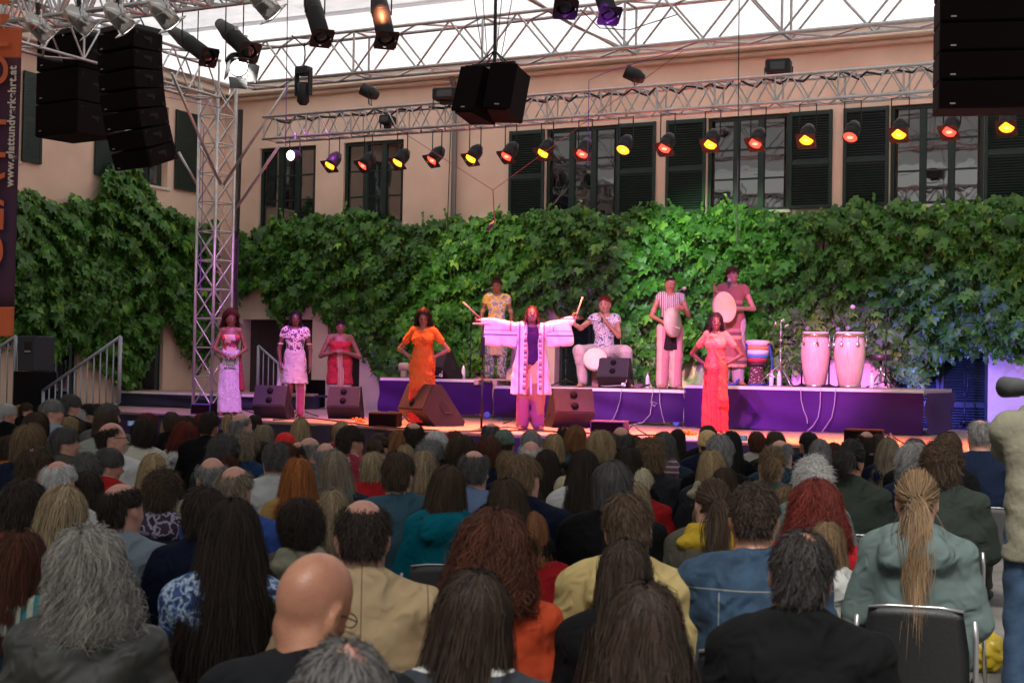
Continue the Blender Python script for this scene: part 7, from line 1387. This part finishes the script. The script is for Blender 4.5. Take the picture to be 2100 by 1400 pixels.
(1257, 944, 84, 'bowl', 'dgrey', 0, 'jacket', BLK_, 'm', 'man with thick grey brown hair and black jacket at the centre right'),
(1315, 960, 46, 'short', 'platinum', 0, 'jacket', REDC_, 'f', 'platinum blond head with red jacket'),
(1460, 921, 62, 'medium', 'blond', 5, 'scarf', (.38, .33, .24), 'f', 'dark blond woman with cream scarf'),
(1487, 958, 60, 'medium', 'brown', 0, 'tee', (.2, .14, .1), 'f', 'brown haired woman behind the one with the yellow collar'),
(1462, 982, 74, 'pony', 'brown', 0, 'scarf', (.5, .33, .03), 'f', 'woman with brown ponytail and yellow scarf collar'),
(1584, 914, 58, 'bun', 'lbrown', 0, 'tee', (.12, .19, .16), 'f', 'woman with hair twisted up in a dark clip and sage green top'),
(1548, 992, 100, 'crop', 'dark', 0, 'denim', denim, 'm', 'man with cropped dark hair and blue denim jacket', 'tan'),
(1285, 1013, 98, 'short', 'brown', 0, 'hoodie', (.55, .42, .18), 'm', 'brown haired man in pale yellow hooded sweater', 'pink'),
(1300, 986, 78, 'medium', 'streak', 5, 'jacket', (.05, .07, .10), 'f', 'woman with streaked blond hair behind the yellow hooded sweater'),
(1283, 1103, 128, 'long', 'dark', 0, 'tee', BLK_, 'f', 'woman with long smooth near black hair in front of the yellow sweater', 'fair', 's'),
(1322, 1186, 196, 'longwave', 'dark', 0, 'sweater', beigem, 'f', 'woman with wavy dark brown parted hair in the very foreground'),
(1015, 1040, 178, 'curlbob', 'auburn', 0, 'jacket', (.55, .07, .025), 'f', 'woman with a huge frizzy auburn mane'),
(1088, 1046, 74, 'bob', 'ginger', 5, 'jacket', REDC_, 'f', 'ginger brown woman in red jacket right of the frizzy auburn mane'),
(975, 1163, 172, 'bob', 'dark', 0, 'jacket', wstr, 'f', 'woman with dark brown bob and dark jacket with thin white stripes'),
(662, 1133, 150, 'bald0', 'x', 40, 'sweater', (.012, .013, .016), 'm', 'bald man with glasses and black sweater turned right', 'tan', 'gt'),
(708, 1312, 200, 'thin', 'dgrey', 0, 'sweater', GRY, 'm', 'balding grey haired head cut off by the bottom edge', 'pink'),
(1590, 885, 40, 'short', 'brown', 0, 'tee', BLK_, 'm', 'brown head behind the woman with hair twisted up in a clip'),
(1600, 902, 48, 'bald', 'grey', 15, 'jacket', (.02, .05, .08), 'm', 'balding grey man right behind the sage green top', 'pink'),
(1659, 886, 36, 'short', 'black', -15, 'tee', NAVY, 'm', 'black haired man right of the balding grey man', 'tan'),
(1682, 899, 48, 'long', 'grey', 0, 'tee', BLK_, 'f', 'woman with long smooth grey hair'),
(1710, 906, 42, 'longwave', 'auburn', 0, 'tee', BLK_, 'f', 'auburn wavy hair between the grey hair and the black upswept hair'),
(1747, 902, 62, 'bun', 'black', 0, 'jacket', (.035, .045, .035), 'f', 'person with black upswept hair and dark green shirt', 'tan'),
(1667, 937, 70, 'messy', 'white', 0, 'tee', (.15, .22, .2), 'f', 'woman with wavy white hair at the right'),
(1777, 884, 38, 'bald', 'dark', 5, 'tee', BLK_, 'm', 'balding dark head below the low black box at the riser', 'pink'),
(1799, 889, 44, 'long', 'brown', 0, 'tee', BLK_, 'f', 'brown haired woman left of the long ash blond hair'),
(1822, 896, 52, 'longwave', 'ash', 0, 'jacket', NAVY, 'f', 'woman with long wavy ash blond hair at the right'),
(1877, 898, 46, 'short', 'dgrey', 0, 'tee', BLK_, 'f', 'dark grey hair behind the wavy grey haired woman'),
(1875, 905, 76, 'curly', 'grey', 0, 'jacket', NAVY, 'f', 'woman with wavy grey brown hair behind the ponytail'),
(1945, 884, 62, 'bob', 'brown', 0, 'tee', BLK_, 'f', 'brown bob behind the curly brown haired man at the right'),
(1930, 902, 72, 'messy', 'brown', 0, 'jacket', DGR, 'm', 'man with curly brown hair and dark green jacket left of the navy sweater'),
(2010, 861, 50, 'fuzz', 'grey', -10, 'sweater', (.01, .018, .045), 'm', 'shaven headed man in navy sweater beside the standing photographer', 'pink'),
(1881, 963, 88, 'pony', 'lbrown', 0, 'hoodie', (.12, .16, .155), 'f', 'woman with long light brown ponytail and grey green rain jacket', 'pink', 'b'),
(1828, 997, 44, 'long', 'brown', -20, 'jacket', NAVY, 'f', 'child with long brown hair left of the ponytail', 'fair', 'k'),
(1675, 980, 124, 'curlbob', 'red', 0, 'jacket', (.5, .02, .025), 'f', 'woman with big dark auburn curls and red jacket at the right'),
(1612, 994, 54, 'bowl', 'lbrown', 0, 'tee', (.1, .07, .05), 'f', 'light brown head left of the big dark auburn curls'),
(1697, 1066, 84, 'long', 'lbrown', 0, 'hoodie', (.52, .53, .5), 'f', 'girl with straight light brown hair and white hooded top', 'fair', 'k'),
(1648, 1088, 128, 'thin', 'black', 0, 'blazer', (.005, .005, .0055), 'm', 'man with thinning black hair and black blazer at the lower right', 'tan'),
]
for i, e in enumerate(A):
    x, yt, wpx, style, hc, yaw, kind, col, sex, label = e[:10]; sk = e[10] if len(e) > 10 else 'fair'; o = e[11] if len(e) > 11 else ''
    kw = {}
    if x < 270 and yt < 960 and yaw > 20: yaw = min(92, yaw * 1.5)
    if 'k' in o: kw['smin'] = .7
    if 's' in o: kw['smax'] = 1.05
    if 't' in o: kw.update(pitch=-22, roll=12, byaw=10)
    pit = random.uniform(-9, 3)
    if 't' not in o: kw['pitch'] = 3 * round(pit / 3)
    near = wpx > 55
    cl = {1881: 'big black chair under the woman with the long ponytail', 1548: 'black chair under the man in the blue denim jacket', 920: 'chair back below the bright teal hooded fleece', 1747: 'grey chair under the person with black upswept hair', 250: 'grey chair under the man in the pale blue grey sweater', 380: 'grey chair under the woman with big dark red curls',
          1875: 'chair under the wavy grey haired woman', 470: 'black chair behind the blue floral blouse', 1930: 'grey chair under the curly brown haired man', 2010: 'grey chair beside the standing photographer', 1257: 'chair under the man with thick grey brown hair', 335: 'grey chair under the person with the patterned scarf', 1198: 'grey chair under the long haired woman in white shirt'}.get(x)
    if 't' not in o: kw['roll'] = random.choice((-6, 0, 0, 6)); kw['hxr'] = random.choice((-15, 0, 0, 15)) if wpx < 84 else 0
    style_ = style
    add_person(x, yt, wpx, style_, hc, yaw, kind, col, sex, label, sk=sk, gl='g' in o, chairlab=cl, **kw)
# ================================================================== raised hands with small cameras in the audience
def raised(label, x, y, d, side=1, cam_=True):
    q = P(x, y, d); r = thing('compact_camera', label, 'camera', q, math.atan2(-q.x, q.y)); b = MB(); b.bbox((0, 0, 0), (.048, .011, .03), .005); b.build('camera_body', mat('silver_plastic', (.35, .37, .42), .3, .5), r)
    b = MB(); b.box((-.005, -.0125, 0), (.030, .001, .022)); b.build('screen', mat('camera_screen', (.02, .03, .05), .2, emit=(.12, .2, .35), estr=.5), r); return r
raised('silver pocket camera with lit screen held up by the people at the left', 270, 868, 16.5); raised('small pocket camera with lit screen held up left of the black long hair', 1524, 898, 15.5)
# ================================================================== EXTRA SHOW LIGHTS (unseen lamps added to carry the stage lighting)
def added_show_lamp(label, px, D, tgt, col, W_, size, body=BLK, lensm=DLENS, rr=.1, y=-140):
    p = PW(px, y, D); t = Vector(tgt); parcan(label, p, t - p, .32, rr, lensm, None, False, body, light=(col, W_, size, t), hang=(p.x, p.y, p.z + .45))
T0 = lambda x, y, D=18.8: PW(x, y, D)
added_show_lamp('added black wash lamp above the picture aimed at the left singers', 600, 15.6, T0(560, 730, 19.4), (.8, .12, 1.0), 1500, 38)
added_show_lamp('added black wash lamp above the picture aimed at the central singer', 620, 12.0, T0(1080, 740, 18.4), (.85, .22, 1.0), 1000, 14)
added_show_lamp('added black wash lamp above the picture aimed at the orange dressed woman', 760, 12.0, T0(880, 760, 18.9), (1, .30, .12), 1300, 12)
added_show_lamp('added black wash lamp above the picture aimed at the red dressed singer', 1050, 12.0, T0(1465, 760, 18.9), (1, .12, .5), 750, 11)
added_show_lamp('added black wash lamp above the picture aimed at the right riser', 1300, 12.0, T0(1640, 740, 21.5), (1, .28, .72), 3800, 20)
added_show_lamp('added black wash lamp above the picture aimed at the middle riser', 900, 12.0, T0(1290, 740, 21.5), (1, .50, .55), 3000, 18)
added_show_lamp('added black wash lamp above the picture aimed at the left riser', 500, 12.0, T0(1000, 690, 22), (1, .5, .25), 2000, 12)
added_show_lamp('added blue violet wash lamp aimed at the drapes', 1150, 11.0, T0(1300, 860, 20.5), (.5, .06, 1.0), 2000, 42)

def added_floorlamp(label, px, D, tgt, col, W_, size):  # lamps hidden behind the risers, added to tint wall and door
    q = PW(px, 800, D); q.z = ST + .16; t = Vector(tgt); parcan(label, q, t - q, .2, .08, DLENS, None, False, body=BLK, light=(col, W_, size, t), hang=(q.x, q.y, q.z + .1), name='added_floor_lamp', cat='added floor lamp')
added_floorlamp('added low blue floor lamp behind the right riser aimed at the louvred door', 1790, 23.2, PW(1935, 800, 24.3), (.14, .10, 1.0), 300, 75)
added_floorlamp('added low violet floor lamp behind the left riser aimed at the wall', 800, 23.0, PW(740, 760, 24.3), (.35, .12, 1.0), 30, 80)
added_floorlamp('added low violet floor lamp behind the congas aimed at the wall', 1600, 23.1, PW(1690, 740, 24.3), (.5, .15, 1.0), 80, 85)
